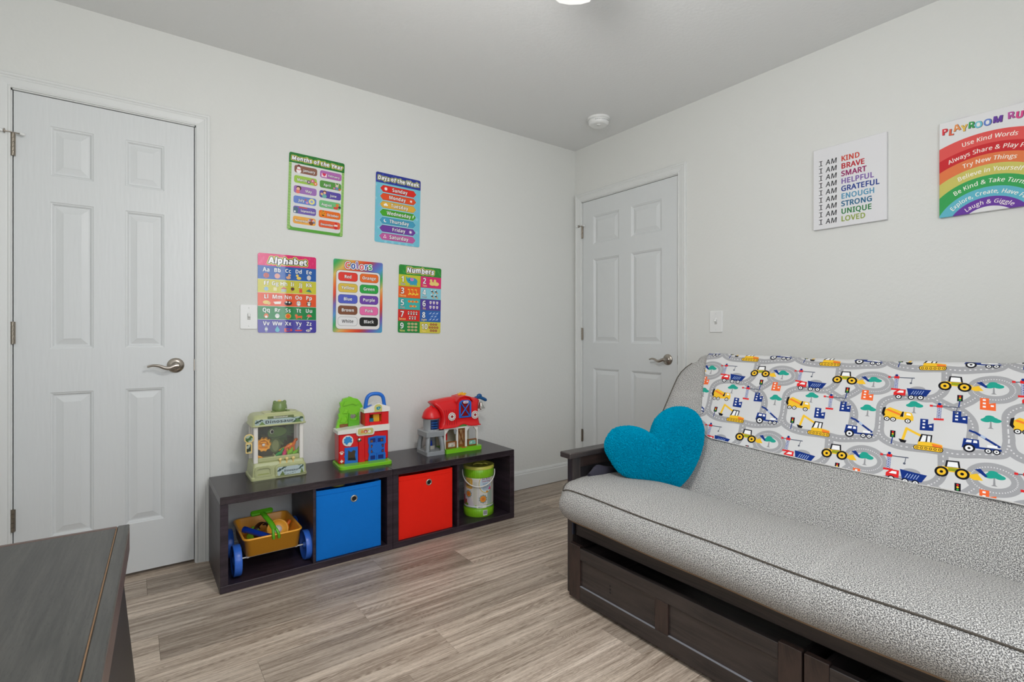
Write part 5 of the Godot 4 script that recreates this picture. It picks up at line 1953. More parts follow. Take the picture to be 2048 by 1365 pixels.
# ---------------------------------------------------------------- toy fire-and-pet house
func build_fire_house() -> void:
	var o := thing("toy_house", "red toy fire station playset with a green tree and blue handle", "toy house", Vector3(0.205, SHELF_TOP, 1.7105), PI / 2 - 0.082)
	var flat := Basis(Vector3(1, 0, 0), Vector3(0, 0, -1), Vector3(0, 1, 0))
	obj("base", Shape.new().prism(rrect(0, 0, 0.268, 0.172, 0.018), 0.0, 0.016, 0.003, Transform3D(flat, Vector3.ZERO)), mats.leaf, o)
	var zf := 0.024
	obj("body", Shape.new().span(Vector3(-0.125, 0.0155, -0.070), Vector3(0.131, 0.168, zf), 0.006), mats.red, o)
	obj("column", Shape.new().prism(rrect(0, 0, 0.034, 0.014, 0.006), 0.016, 0.165, 0.0, Transform3D(flat, Vector3(-0.011, 0, zf + 0.002))), mats.red, o)
	# flat white roof with a bowed fascia
	obj("roof_band", Shape.new().prism(mm2([-131, 167, -131, 184, -110, 188, -40, 194, 40, 199, 136, 200, 136, 168]), -0.076, zf + 0.007, 0.002), mats.toy_white, o)
	var sg := Print.new(220, 96, rgb8(206, 198, 120))
	sg.pl([40, 70, 46, 40, 60, 34, 76, 40, 82, 70], rgb8(226, 140, 60))
	sg.circle(61, 36, 13, rgb8(226, 140, 60))
	sg.circle(110, 50, 26, rgb8(196, 40, 44))
	sg.circle(110, 54, 15, rgb8(244, 226, 210))
	sg.circle(104, 52, 4, rgb8(40, 30, 30))
	sg.circle(116, 52, 4, rgb8(40, 30, 30))
	sg.circle(164, 52, 20, rgb8(240, 238, 228))
	sg.circle(150, 40, 8, rgb8(196, 150, 110))
	sg.circle(160, 50, 3, rgb8(30, 30, 30))
	obj("sign_board", Shape.new().prism(rrect(0.007, 0.173, 0.094, 0.044, 0.013), zf, zf + 0.0115, 0.002), mats.toy_white, o)
	obj("sign_print", Shape.new().prism(rrect(0, 0, 0.080, 0.032, 0.010), 0.0, 0.0008, 0.0, Transform3D(Basis.IDENTITY, Vector3(0.007, 0.173, zf + 0.0113))), print_mat(sg, 0.080, 0.032), o)
	# tower: back, sides and front strips round a window
	var tw := Shape.new()
	tw.span(Vector3(0.008, 0.198, -0.066), Vector3(0.134, 0.268, -0.060), 0.001)
	tw.span(Vector3(0.008, 0.198, -0.0595), Vector3(0.032, 0.268, 0.020), 0.002)
	tw.span(Vector3(0.096, 0.198, -0.0595), Vector3(0.134, 0.268, 0.020), 0.002)
	tw.span(Vector3(0.0325, 0.198, 0.012), Vector3(0.0955, 0.216, 0.020), 0.001)
	tw.span(Vector3(0.0325, 0.255, 0.012), Vector3(0.0955, 0.268, 0.020), 0.001)
	obj("tower", tw, mats.red, o)
	obj("tower_room", Shape.new().span(Vector3(0.060, 0.199, -0.058), Vector3(0.0945, 0.262, -0.01), 0.002), mats.yellow, o)
	obj("tower_bed", Shape.new().span(Vector3(0.0335, 0.199, -0.03), Vector3(0.058, 0.232, 0.006), 0.003), mats.teal, o)
	# gabled white roof of the tower
	obj("tower_roof", Shape.new().prism(mm2([2, 266, 2, 283, 12, 286, 60, 306, 77, 313, 94, 306, 128, 294, 139, 289, 139, 267]), -0.070, 0.027, 0.002), mats.toy_white, o)
	var gp := Print.new(90, 100, rgb8(206, 200, 112))
	gp.circle(45, 56, 20, rgb8(40, 140, 160))
	gp.circle(62, 48, 12, rgb8(40, 140, 160))
	gp.pl([24, 40, 60, 32, 70, 40, 30, 52], rgb8(40, 140, 160))
	gp.circle(50, 54, 5, rgb8(240, 240, 230))
	obj("gable_frame", Shape.new().prism(mm2([49, 268, 99, 268, 99, 292, 94, 303, 84, 310, 64, 310, 54, 303, 49, 292]), 0.020, 0.031, 0.002), mats.toy_white, o)
	obj("gable_print", Shape.new().prism(mm2([-20, -20, 20, -20, 20, 6, 16, 14, 8, 19, -8, 19, -16, 14, -20, 6]), 0.0, 0.0008, 0.0, Transform3D(Basis.IDENTITY, Vector3(0.074, 0.289, 0.0308))), print_mat(gp, 0.042, 0.042), o)
	# carrying handle
	var hp := smooth_path([Vector3(0.016, 0.277, -0.008), Vector3(0.020, 0.304, -0.008), Vector3(0.027, 0.339, -0.008), Vector3(0.044, 0.356, -0.008), Vector3(0.070, 0.360, -0.008), Vector3(0.096, 0.355, -0.008), Vector3(0.112, 0.338, -0.008), Vector3(0.118, 0.304, -0.008), Vector3(0.122, 0.280, -0.008)], 4)
	obj("handle", Shape.new().tube(hp, 0.0118, 10, false, Vector2(0.85, 1.0)).prism(mm2([4, 278, 16, 294, 58, 304, 56, 290, 20, 278]), -0.024, 0.008, 0.002), mats.blue, o)
	# tree behind, with an opening cut through its crown
	var tr := mm2([-145, 182, -140, 207, -136, 223, -130, 236, -133, 255, -125, 265, -128, 284, -121, 294, -125, 317, -113, 326, -108, 337, -90, 341, -79, 343, -76, 347, -67, 345, -55, 338, -35, 333, -22, 319, -10, 298, -8, 288, -20, 279, -25, 262, -25, 244, -40, 243, -48, 255, -59, 251, -68, 255, -74, 245, -71, 235, -59, 227, -46, 231, -40, 241, -25, 241, -25, 193, -79, 188, -82, 203])
	var sh := Transform3D(Basis.IDENTITY, Vector3(0.024, 0, 0))
	obj("tree", Shape.new().prism(tr, -0.076, -0.052, 0.0, sh), mats.leaf, o)
	obj("tree_leaves", Shape.new().prism(mm2([-112, 300, -104, 322, -80, 332, -50, 326, -30, 310, -44, 300, -62, 310, -84, 306]), -0.053, -0.044, 0.003, sh).prism(mm2([-128, 215, -118, 240, -96, 248, -88, 226, -104, 208]), -0.053, -0.045, 0.003, sh).prism(mm2([-112, 262, -100, 282, -84, 276, -90, 258]), -0.053, -0.046, 0.002, sh), mats.leaf, o)
	obj("window_box", Shape.new().prism(mm2([-86, 190, -28, 190, -28, 224, -86, 224]), -0.056, -0.040, 0.002, sh).prism(mm2([-86, 224, -82, 262, -75, 257, -75, 224]), -0.056, -0.042, 0.0, sh).prism(mm2([-39, 224, -39, 257, -31, 262, -28, 224]), -0.056, -0.042, 0.0, sh), mats.handle_green, o)
	obj("trunk", Shape.new().span(Vector3(-0.104, 0.188, -0.072), Vector3(-0.054, 0.206, -0.050), 0.002), mats.brown, o)
	# doors and trim
	var d1 := obj("pet_door", Shape.new().prism(mm2([-98, 16, -31, 15, -31, 97, -62, 97, -98, 97, -96, 60, -100, 52, -95, 44]), zf, zf + 0.005, 0.001), mats.blue, o)
	obj("door_opening", Shape.new().prism(mm2([-82, 32, -40, 28, -44, 44, -46, 56, -42, 78, -53, 82, -66, 73, -80, 84]), zf + 0.0048, zf + 0.0056), mat(rgb8(70, 52, 30), 0.6), d1)
	obj("door_floor", Shape.new().prism(mm2([-80, 33, -42, 30, -44, 42, -78, 44]), zf + 0.0055, zf + 0.006), mats.black, d1)
	var d2 := obj("garage_door", Shape.new().prism(mm2([22, 136, 66, 143, 116, 138, 116, 103, 109, 97, 109, 54, 114, 50, 114, 14, 22, 15, 27, 49, 22, 63, 27, 98, 22, 108]), zf, zf + 0.006, 0.0015), mats.blue, o)
	var panes := Shape.new()
	for q in [[32, 110, 60, 132], [72, 110, 102, 130], [36, 82, 46, 100], [92, 80, 104, 98], [36, 56, 46, 72], [92, 54, 104, 70], [34, 22, 58, 42], [74, 22, 102, 42]]:
		panes.span(Vector3(q[0], q[1], (zf + 0.0055) * 1000) / 1000.0, Vector3(q[2], q[3], (zf + 0.0066) * 1000) / 1000.0, 0.0)
	obj("door_window", panes, mat(rgb8(14, 40, 120), 0.3), d2)
	var gold := Shape.new()
	for q in [[34, 111, 46, 122], [88, 112, 98, 124], [37, 84, 43, 96], [96, 82, 101, 94], [37, 58, 43, 68], [96, 56, 101, 66]]:
		gold.span(Vector3(q[0], q[1], (zf + 0.0062) * 1000) / 1000.0, Vector3(q[2], q[3], (zf + 0.0070) * 1000) / 1000.0, 0.0)
	obj("door_shade", gold, mats.brown, d2)
	obj("door_seam", Shape.new().span(Vector3(0.0655, 0.016, zf + 0.0055), Vector3(0.0675, 0.138, zf + 0.0072), 0.0003), mats.deep_blue, d2)
	obj("roundel", Shape.new().prism(disc(0.068, 0.078, 0.027), zf + 0.006, zf + 0.008, 0.001), mats.blue, d2)
	obj("wheel_rim", Shape.new().prism(disc(-0.081, 0.131, 0.0275), zf, zf + 0.005, 0.0015), mats.toy_white, o)
	var hub := PackedVector2Array()
	for i in 24:
		var a := TAU * i / 24
		hub.append(Vector2(-0.081, 0.133) + Vector2(cos(a), sin(a)) * (0.0215 if i % 3 else 0.018))
	obj("wheel_face", Shape.new().prism(hub, zf + 0.0045, zf + 0.0062, 0.0), mat(rgb8(40, 140, 210), 0.35), o)
	obj("wheel_pointer", Shape.new().prism(disc(-0.073, 0.113, 0.010), zf + 0.0055, zf + 0.0075, 0.001), mats.toy_white, o)
	obj("knob", Shape.new().ball(Vector3(-0.023, 0.131, zf + 0.004), Vector3(0.012, 0.012, 0.010)), mats.silver, o)
	var paw := Shape.new().prism(disc(-0.111, 0.069, 0.007, 14, 0.005), zf, zf + 0.001)
	for q in [[-119, 75], [-114, 79], [-107, 79], [-102, 75]]:
		paw.prism(disc(q[0] / 1000.0, q[1] / 1000.0, 0.0026, 10), zf, zf + 0.001)
	obj("paw_mark", paw, mats.toy_white, o)
	obj("cross_mark", Shape.new().span(Vector3(-0.1135, 0.022, zf), Vector3(-0.1085, 0.038, zf + 0.001), 0.0).span(Vector3(-0.1190, 0.0275, zf), Vector3(-0.1030, 0.0325, zf + 0.0011), 0.0), mats.toy_white, o)


# ---------------------------------------------------------------- toy barn with silo
func build_barn() -> void:
	var o := thing("toy_barn", "red toy barn playset with a grey silo on the dark shelf", "toy barn", Vector3(0.208, SHELF_TOP, 1.190), PI / 2 - 0.045)
	var flat := Basis(Vector3(1, 0, 0), Vector3(0, 0, -1), Vector3(0, 1, 0))
	var St: StandardMaterial3D = mats.stone
	# silo: stepped foot, four bowed legs, collar, drum and dome
	var cx := -0.121
	var foot := Shape.new().prism(rrect(cx, 0, 0.112, 0.146, 0.010), 0.0, 0.022, 0.003, Transform3D(flat, Vector3(0, 0, 0.0)))
	obj("silo_foot", foot, St, o)
	var legs := [[-1, -1], [1, -1], [-1, 1], [1, 1]]
	for l in legs:
		var a := Vector3(cx + l[0] * 0.046, 0.021, l[1] * 0.058)
		var path := smooth_path([a, Vector3(cx + l[0] * 0.044, 0.055, l[1] * 0.055), Vector3(cx + l[0] * 0.040, 0.085, l[1] * 0.050), Vector3(cx + l[0] * 0.034, 0.106, l[1] * 0.044)], 4)
		obj("silo_leg", Shape.new().tube(path, 0.0125, 4, false, Vector2(1.2, 1.2)), St, o)
	obj("silo_collar", Shape.new().prism(rrect(cx, 0, 0.112, 0.132, 0.008), 0.103, 0.134, 0.004, Transform3D(flat, Vector3.ZERO)), St, o)
	obj("silo_drum", Shape.new().lathe([Vector2(0.048, 0.132), Vector2(0.045, 0.138), Vector2(0.045, 0.200), Vector2(0.048, 0.204)], 32, Transform3D(Basis.IDENTITY, Vector3(cx - 0.004, 0, 0.012))), St, o)
	var win := Shape.new().lathe([Vector2(0.0462, 0.142), Vector2(0.0462, 0.196)], 14, Transform3D(Basis.IDENTITY, Vector3(cx - 0.004, 0, 0.012)), -0.5, 0.9)
	obj("silo_window", win, mat(rgb8(22, 44, 84), 0.15), o)
	for yy in [0.152, 0.166, 0.180]:
		var rib := []
		for i in 9:
			var a := -0.4 + 0.8 * i / 8
			rib.append(Vector3(cx - 0.004 + sin(a) * 0.0466, yy, 0.012 + cos(a) * 0.0466))
		obj("window_rib", Shape.new().tube(rib, 0.0016, 5), mats.blue, o)
	obj("silo_dome", Shape.new().lathe([Vector2(0.046, 0.200), Vector2(0.0515, 0.202), Vector2(0.0525, 0.208), Vector2(0.050, 0.216), Vector2(0.046, 0.230), Vector2(0.036, 0.248), Vector2(0.022, 0.260), Vector2(0.010, 0.264), Vector2(0.009, 0.270), Vector2(0, 0.272)], 32, Transform3D(Basis.IDENTITY, Vector3(cx - 0.004, 0, 0.012))), mats.red, o)
	obj("silo_trough", Shape.new().prism(rrect(cx, 0.02, 0.060, 0.05, 0.02), 0.021, 0.040, 0.003, Transform3D(flat, Vector3.ZERO)), mat(rgb8(176, 172, 162), 0.5), o)
	var pump := thing("toy_farmer", "tiny blue toy figure standing inside the grey silo legs", "toy figure", o.transform * Vector3(cx + 0.002, 0.0402, -0.012))
	obj("body", Shape.new().lathe([Vector2(0, 0), Vector2(0.011, 0), Vector2(0.012, 0.004), Vector2(0.009, 0.028)], 14), mats.deep_blue, pump)
	obj("head", Shape.new().ball(Vector3(0, 0.036, 0), Vector3(0.009, 0.010, 0.009), 12), mat(rgb8(120, 140, 160), 0.5), pump)
	# green ground and its doormat
	obj("ground", Shape.new().prism(mm2([-62, 74, 172, 74, 176, 60, 176, -62, 166, -76, 120, -78, 84, -74, 60, -72, 30, -76, -62, -78]), 0.0, 0.022, 0.003, Transform3D(flat, Vector3.ZERO)), mats.leaf, o)
	obj("doormat", Shape.new().prism(disc(0.060, -0.062, 0.018, 20, 0.009), 0.0218, 0.0235, 0.0, Transform3D(flat, Vector3.ZERO)), mats.red, o)
	# white stable front: posts, lintel and braces
	var z0 := 0.034
	var z1 := 0.046
	var fr := Shape.new()
	for q in [[-60, -50], [18, 30], [76, 88], [150, 160]]:
		fr.span(Vector3(q[0] / 1000.0, 0.0215, z0), Vector3(q[1] / 1000.0, 0.150, z1), 0.001)
	fr.span(Vector3(-0.060, 0.130, z0 - 0.0005), Vector3(0.160, 0.152, z1 - 0.0005), 0.001)
	for q in [[-51, 104, -51, 131, -30, 131], [19, 112, 19, 131, 0, 131], [87, 110, 87, 131, 104, 131], [151, 108, 151, 131, 132, 131]]:
		fr.prism(mm2(q), z0, z1 - 0.0003)
	obj("stable_front", fr, mats.toy_white, o)
	obj("stable_wall", Shape.new().span(Vector3(-0.060, 0.0215, -0.066), Vector3(0.160, 0.150, -0.060), 0.001), mat(rgb8(196, 184, 166), 0.5), o)
	obj("stable_curtain", Shape.new().span(Vector3(-0.050, 0.060, -0.02), Vector3(-0.018, 0.120, 0.004), 0.003).span(Vector3(0.090, 0.060, -0.02), Vector3(0.110, 0.140, 0.004), 0.003), mats.red, o)
	for q in [[-50, 18], [90, 150]]:
		var tro := obj("trough", Shape.new().span(Vector3(q[0] / 1000.0, 0.022, z0 + 0.004), Vector3(q[1] / 1000.0, 0.062, z1 + 0.006), 0.002), mats.brown, o)
		var tpnt := Print.new(64, 40, rgb8(200, 190, 180) if q[0] < 0 else rgb8(120, 190, 180))
		for i in 9:
			tpnt.circle(6 + (i * 17) % 54, 6 + (i * 11) % 30, 5, [rgb8(214, 150, 140), rgb8(230, 224, 214), rgb8(150, 160, 150)][i % 3])
		obj("trough_print", Shape.new().prism(rrect(0, 0, 0.044, 0.024, 0.002), 0.0, 0.0007, 0.0, Transform3D(Basis.IDENTITY, Vector3((q[0] + q[1]) / 2000.0, 0.043, z1 + 0.0058))), print_mat(tpnt, 0.044, 0.024), tro)
	# brown half-open stable door with its crossed braces
	var dr := Shape.new()
	for q in [[31, 22, 37, 140], [70, 22, 76, 140]]:
		dr.span(Vector3(q[0] / 1000.0, q[1] / 1000.0, z0), Vector3(q[2] / 1000.0, q[3] / 1000.0, z0 + 0.007), 0.001)
	dr.span(Vector3(0.0372, 0.022, z0), Vector3(0.0698, 0.036, z0 + 0.0065), 0.001).span(Vector3(0.0372, 0.124, z0), Vector3(0.0698, 0.140, z0 + 0.0065), 0.001)
	dr.tube([Vector3(0.038, 0.036, z0 + 0.003), Vector3(0.069, 0.124, z0 + 0.003)], 0.004, 4)
	dr.tube([Vector3(0.069, 0.036, z0 + 0.003), Vector3(0.038, 0.124, z0 + 0.003)], 0.004, 4)
	obj("stable_door", dr, mats.brown, o)
	obj("door_leaf", Shape.new().span(Vector3(0.037, 0.036, z0 - 0.004), Vector3(0.070, 0.124, z0 - 0.001), 0.0), mat(rgb8(176, 140, 96), 0.5), o)
	obj("arch_print", Shape.new().prism(mm2([22, 140, 24, 150, 38, 158, 58, 160, 76, 156, 84, 146, 84, 140]), z1 - 0.002, z1 + 0.001), mat(rgb8(110, 180, 90), 0.4), o)
	obj("crank", Shape.new().prism(disc(0.010, 0.120, 0.011, 8), z1, z1 + 0.004, 0.001).prism(disc(0.010, 0.108, 0.008, 8), z1, z1 + 0.004, 0.001), St, o)
	# the big swept red roof: lofted outlines, wider at eaves and ridge
	var rows := []
	var prof := [[140, -90, 172, 60], [146, -90, 172, 61], [149, -78, 164, 58], [175, -68, 158, 56], [200, -66, 156, 55], [225, -72, 156, 53], [250, -86, 159, 50], [270, -106, 167, 45], [284, -121, 173, 39], [287, -122, 173, 34], [296, -119, 169, 12]]
	for q in prof:
		var r := PackedVector3Array()
		var zz: float = q[3] / 1000.0
		for i in 17:
			var t := i / 16.0
			var sag: float = 0.014 * (q[0] - 200) / 90.0 * sin(PI * t) if q[0] > 200 else 0.0
			var arch: float = 0.016 * exp(-pow((t - 0.56) / 0.12, 2.0)) if q[0] < 152 else 0.0
			r.append(Vector3(lerpf(q[1], q[2], t) / 1000.0, q[0] / 1000.0 + sag + arch, zz))
		for i in 17:
			var t := 1.0 - i / 16.0
			var sag: float = 0.014 * (q[0] - 200) / 90.0 * sin(PI * t) if q[0] > 200 else 0.0
			r.append(Vector3(lerpf(q[1], q[2], t) / 1000.0, q[0] / 1000.0 + sag, -zz - 0.006))
		rows.append(r)
	var rf := Shape.new().sheet(rows, [], 1, true)
	for rr in [rows[0], rows[rows.size() - 1]]:
		for i in 16:
			rf.quad(rr[i], rr[i + 1], rr[32 - i], rr[33 - i])
	obj("roof", rf, mats.red, o)
	for i in 6:
		var x := -0.060 + i * 0.0145
		obj("roof_groove", Shape.new().tube([Vector3(x, 0.158, 0.0588), Vector3(x + 0.002, 0.200, 0.0560), Vector3(x - 0.004, 0.245, 0.0515)], 0.0012, 4), mat(rgb8(170, 12, 18), 0.4), o)
	obj("dormer", Shape.new().prism(mm2([18, 190, 18, 282, 34, 304, 66, 312, 98, 302, 112, 280, 112, 190]), -0.03, 0.0605, 0.003), mats.red, o)
	obj("dormer_roof", Shape.new().prism(mm2([10, 280, 34, 306, 66, 314, 98, 304, 118, 282, 118, 290, 100, 312, 66, 321, 32, 314, 8, 290]), -0.04, 0.063, 0.002), mats.red, o)
	var bw := Shape.new()
	bw.span(Vector3(0.026, 0.194, 0.060), Vector3(0.036, 0.280, 0.066), 0.001).span(Vector3(0.096, 0.194, 0.060), Vector3(0.105, 0.278, 0.066), 0.001)
	bw.span(Vector3(0.0362, 0.194, 0.060), Vector3(0.0958, 0.202, 0.0658), 0.001)
	bw.prism(mm2([26, 276, 30, 286, 46, 295, 86, 294, 102, 286, 105, 275, 92, 281, 84, 286, 48, 287, 38, 281]), 0.060, 0.0659)
	bw.tube([Vector3(0.037, 0.203, 0.0635), Vector3(0.095, 0.280, 0.0635)], 0.0042, 4)
	bw.tube([Vector3(0.095, 0.203, 0.0635), Vector3(0.037, 0.280, 0.0635)], 0.0042, 4)
	obj("loft_window", bw, mats.blue, o)
	obj("loft_pane", Shape.new().prism(mm2([34, 200, 98, 200, 98, 276, 86, 288, 48, 288, 34, 276]), 0.0600, 0.0612), mat(rgb8(140, 10, 16), 0.3), o)
	var nm := Print.new(80, 40, rgb8(238, 232, 230))
	nm.rect(12, 12, 56, 8, rgb8(110, 80, 170))
	nm.rect(12, 22, 56, 6, rgb8(200, 120, 150))
	obj("name_badge", Shape.new().prism(rrect(0, 0, 0.034, 0.015, 0.005), 0.0, 0.003, 0.001, Transform3D(Basis.IDENTITY, Vector3(0.069, 0.283, 0.065))), print_mat(nm, 0.034, 0.015), o)
	for q in [[-17, 205, -0.04], [134, 203, -0.04]]:
		var t := Transform3D(Basis(Vector3(1, 0, 0), q[2]), Vector3(q[0] / 1000.0, q[1] / 1000.0, 0.0565))
		var ring := Print.new(96, 96, rgb8(236, 232, 226))
		for i in 12:
			var a := TAU * i / 12
			ring.line([Vector2(48, 48) + Vector2(cos(a), sin(a)) * 30, Vector2(48, 48) + Vector2(cos(a), sin(a)) * 40], 9, rgb8(120, 30, 34))
		ring.pl([48, 22, 74, 48, 48, 74, 22, 48], rgb8(206, 196, 190))
		ring.pl([48, 30, 66, 48, 48, 66, 30, 48], rgb8(160, 10, 20))
		obj("window_roundel", Shape.new().prism(disc(0, 0, 0.0235, 28), 0.0, 0.004, 0.001, t), print_mat(ring, 0.047, 0.047), o)
	# weather vane, bell arm and bell
	obj("weather_vane", Shape.new().prism(mm2([36, 314, 36, 322, 42, 326, 38, 336, 48, 330, 54, 340, 60, 332, 68, 342, 74, 332, 84, 336, 96, 330, 88, 324, 82, 318, 82, 314]), -0.004, 0.004, 0.001, Transform3D(Basis.IDENTITY, Vector3(0.012, -0.006, 0))), mats.yellow, o)
	obj("bell_arm", Shape.new().tube(smooth_path([Vector3(0.151, 0.282, 0), Vector3(0.176, 0.294, 0), Vector3(0.197, 0.296, 0), Vector3(0.223, 0.286, 0), Vector3(0.241, 0.277, 0)], 4), 0.010, 10).ball(Vector3(0.197, 0.304, 0), Vector3(0.018, 0.014, 0.011), 14).ball(Vector3(0.241, 0.276, 0), Vector3(0.009, 0.008, 0.009), 12), mat(rgb8(20, 84, 140), 0.35), o)
	obj("bell", Shape.new().lathe([Vector2(0, 0.268), Vector2(0.008, 0.268), Vector2(0.010, 0.262), Vector2(0.012, 0.255), Vector2(0.024, 0.232), Vector2(0.0265, 0.230), Vector2(0.022, 0.231), Vector2(0.009, 0.252)], 24, Transform3D(Basis.IDENTITY, Vector3(0.207, 0.0, 0.0))).ball(Vector3(0.207, 0.226, 0), Vector3(0.006, 0.008, 0.006), 10), mats.silver, o)
	obj("bell_guard", Shape.new().ball(Vector3(0.207, 0.243, 0), Vector3(0.032, 0.036, 0.032), 22), mats.glass, o)


# ---------------------------------------------------------------- learning posters on wall_left
func poster(label: String, at: Vector2, tilt: float, p: Print, w: float, h: float, rough: float, curl := 0.0) -> void:
	var o := thing("poster", label, "poster", Vector3(0.0, at.y, at.x), PI / 2)
	# a thin laminated sheet, a little wavy, its corners rounded by the print's own outline
	var rows := []
	var back := []
	var uvs := []
	var n := 18
	var r := 0.010
	var vs := [0.0, 0.0008, 0.0025, 0.005, 0.0085, 0.013, 0.022, 0.035]
	for j in n + 1:
		var row := PackedVector3Array()
		var bk := PackedVector3Array()
		var uv := PackedVector2Array()
		var y := lerpf(-h / 2, h / 2, float(j) / n)
		if j < 6:
			y = -h / 2 + vs[j]
		elif j > n - 6:
			y = h / 2 - vs[n - j]
		else:
			y = lerpf(-h / 2 + 0.02, h / 2 - 0.02, float(j - 6) / (n - 12))
		var d := minf(y + h / 2, h / 2 - y)
		var cut := r - sqrt(maxf(0.0, r * r - pow(maxf(0.0, r - d), 2.0)))
		for i in n + 1:
			var x := lerpf(-w / 2 + cut, w / 2 - cut, float(i) / n)
			var z := 0.0022 + 0.0006 * sin(x * 14.0 + at.x * 9.0) * cos(y * 9.0 + at.x) + curl * pow(absf(y) / h * 2.0, 4.0) * 0.002
			z += curl * 0.0016 * exp(-pow((x + 0.01) / 0.012, 2.0))
			var q := Vector2(x, y).rotated(tilt)
			row.append(Vector3(q.x, q.y, z))
			bk.append(Vector3(q.x, q.y, z - 0.0006))
			uv.append(Vector2(x / w + 0.5, 0.5 - y / h))
		rows.append(row)
		back.append(bk)
		uvs.append(uv)
	var s := Shape.new().sheet(rows, uvs)
	for i in n:
		s.quad(rows[n][i], rows[n][i + 1], back[n][i + 1], back[n][i], 2, uvs[n][i], uvs[n][i + 1], uvs[n][i + 1], uvs[n][i])
		s.quad(back[0][i], back[0][i + 1], rows[0][i + 1], rows[0][i], 2, uvs[0][i], uvs[0][i + 1], uvs[0][i + 1], uvs[0][i])
	for j in n:
		s.quad(back[j][0], rows[j][0], rows[j + 1][0], back[j + 1][0], 3, uvs[j][0], uvs[j][0], uvs[j + 1][0], uvs[j + 1][0])
		s.quad(rows[j][n], back[j][n], back[j + 1][n], rows[j + 1][n], 3, uvs[j][n], uvs[j][n], uvs[j + 1][n], uvs[j + 1][n])
	var m := printed(p, rough)
	obj("sheet", s, m, o)


func title(p: Print, s: String, x: float, y: float, size: float, rim: Color, cols: Array = []) -> void:
	p.text(s, x, y, size, rgb8(250, 250, 250), 0.5, true, [[size * 0.20, rim], [size * 0.11, rgb8(26, 26, 34)], [size * 0.035, rgb8(250, 250, 250)]], 0.98, 0.06, size * 0.05, 0.07, cols)


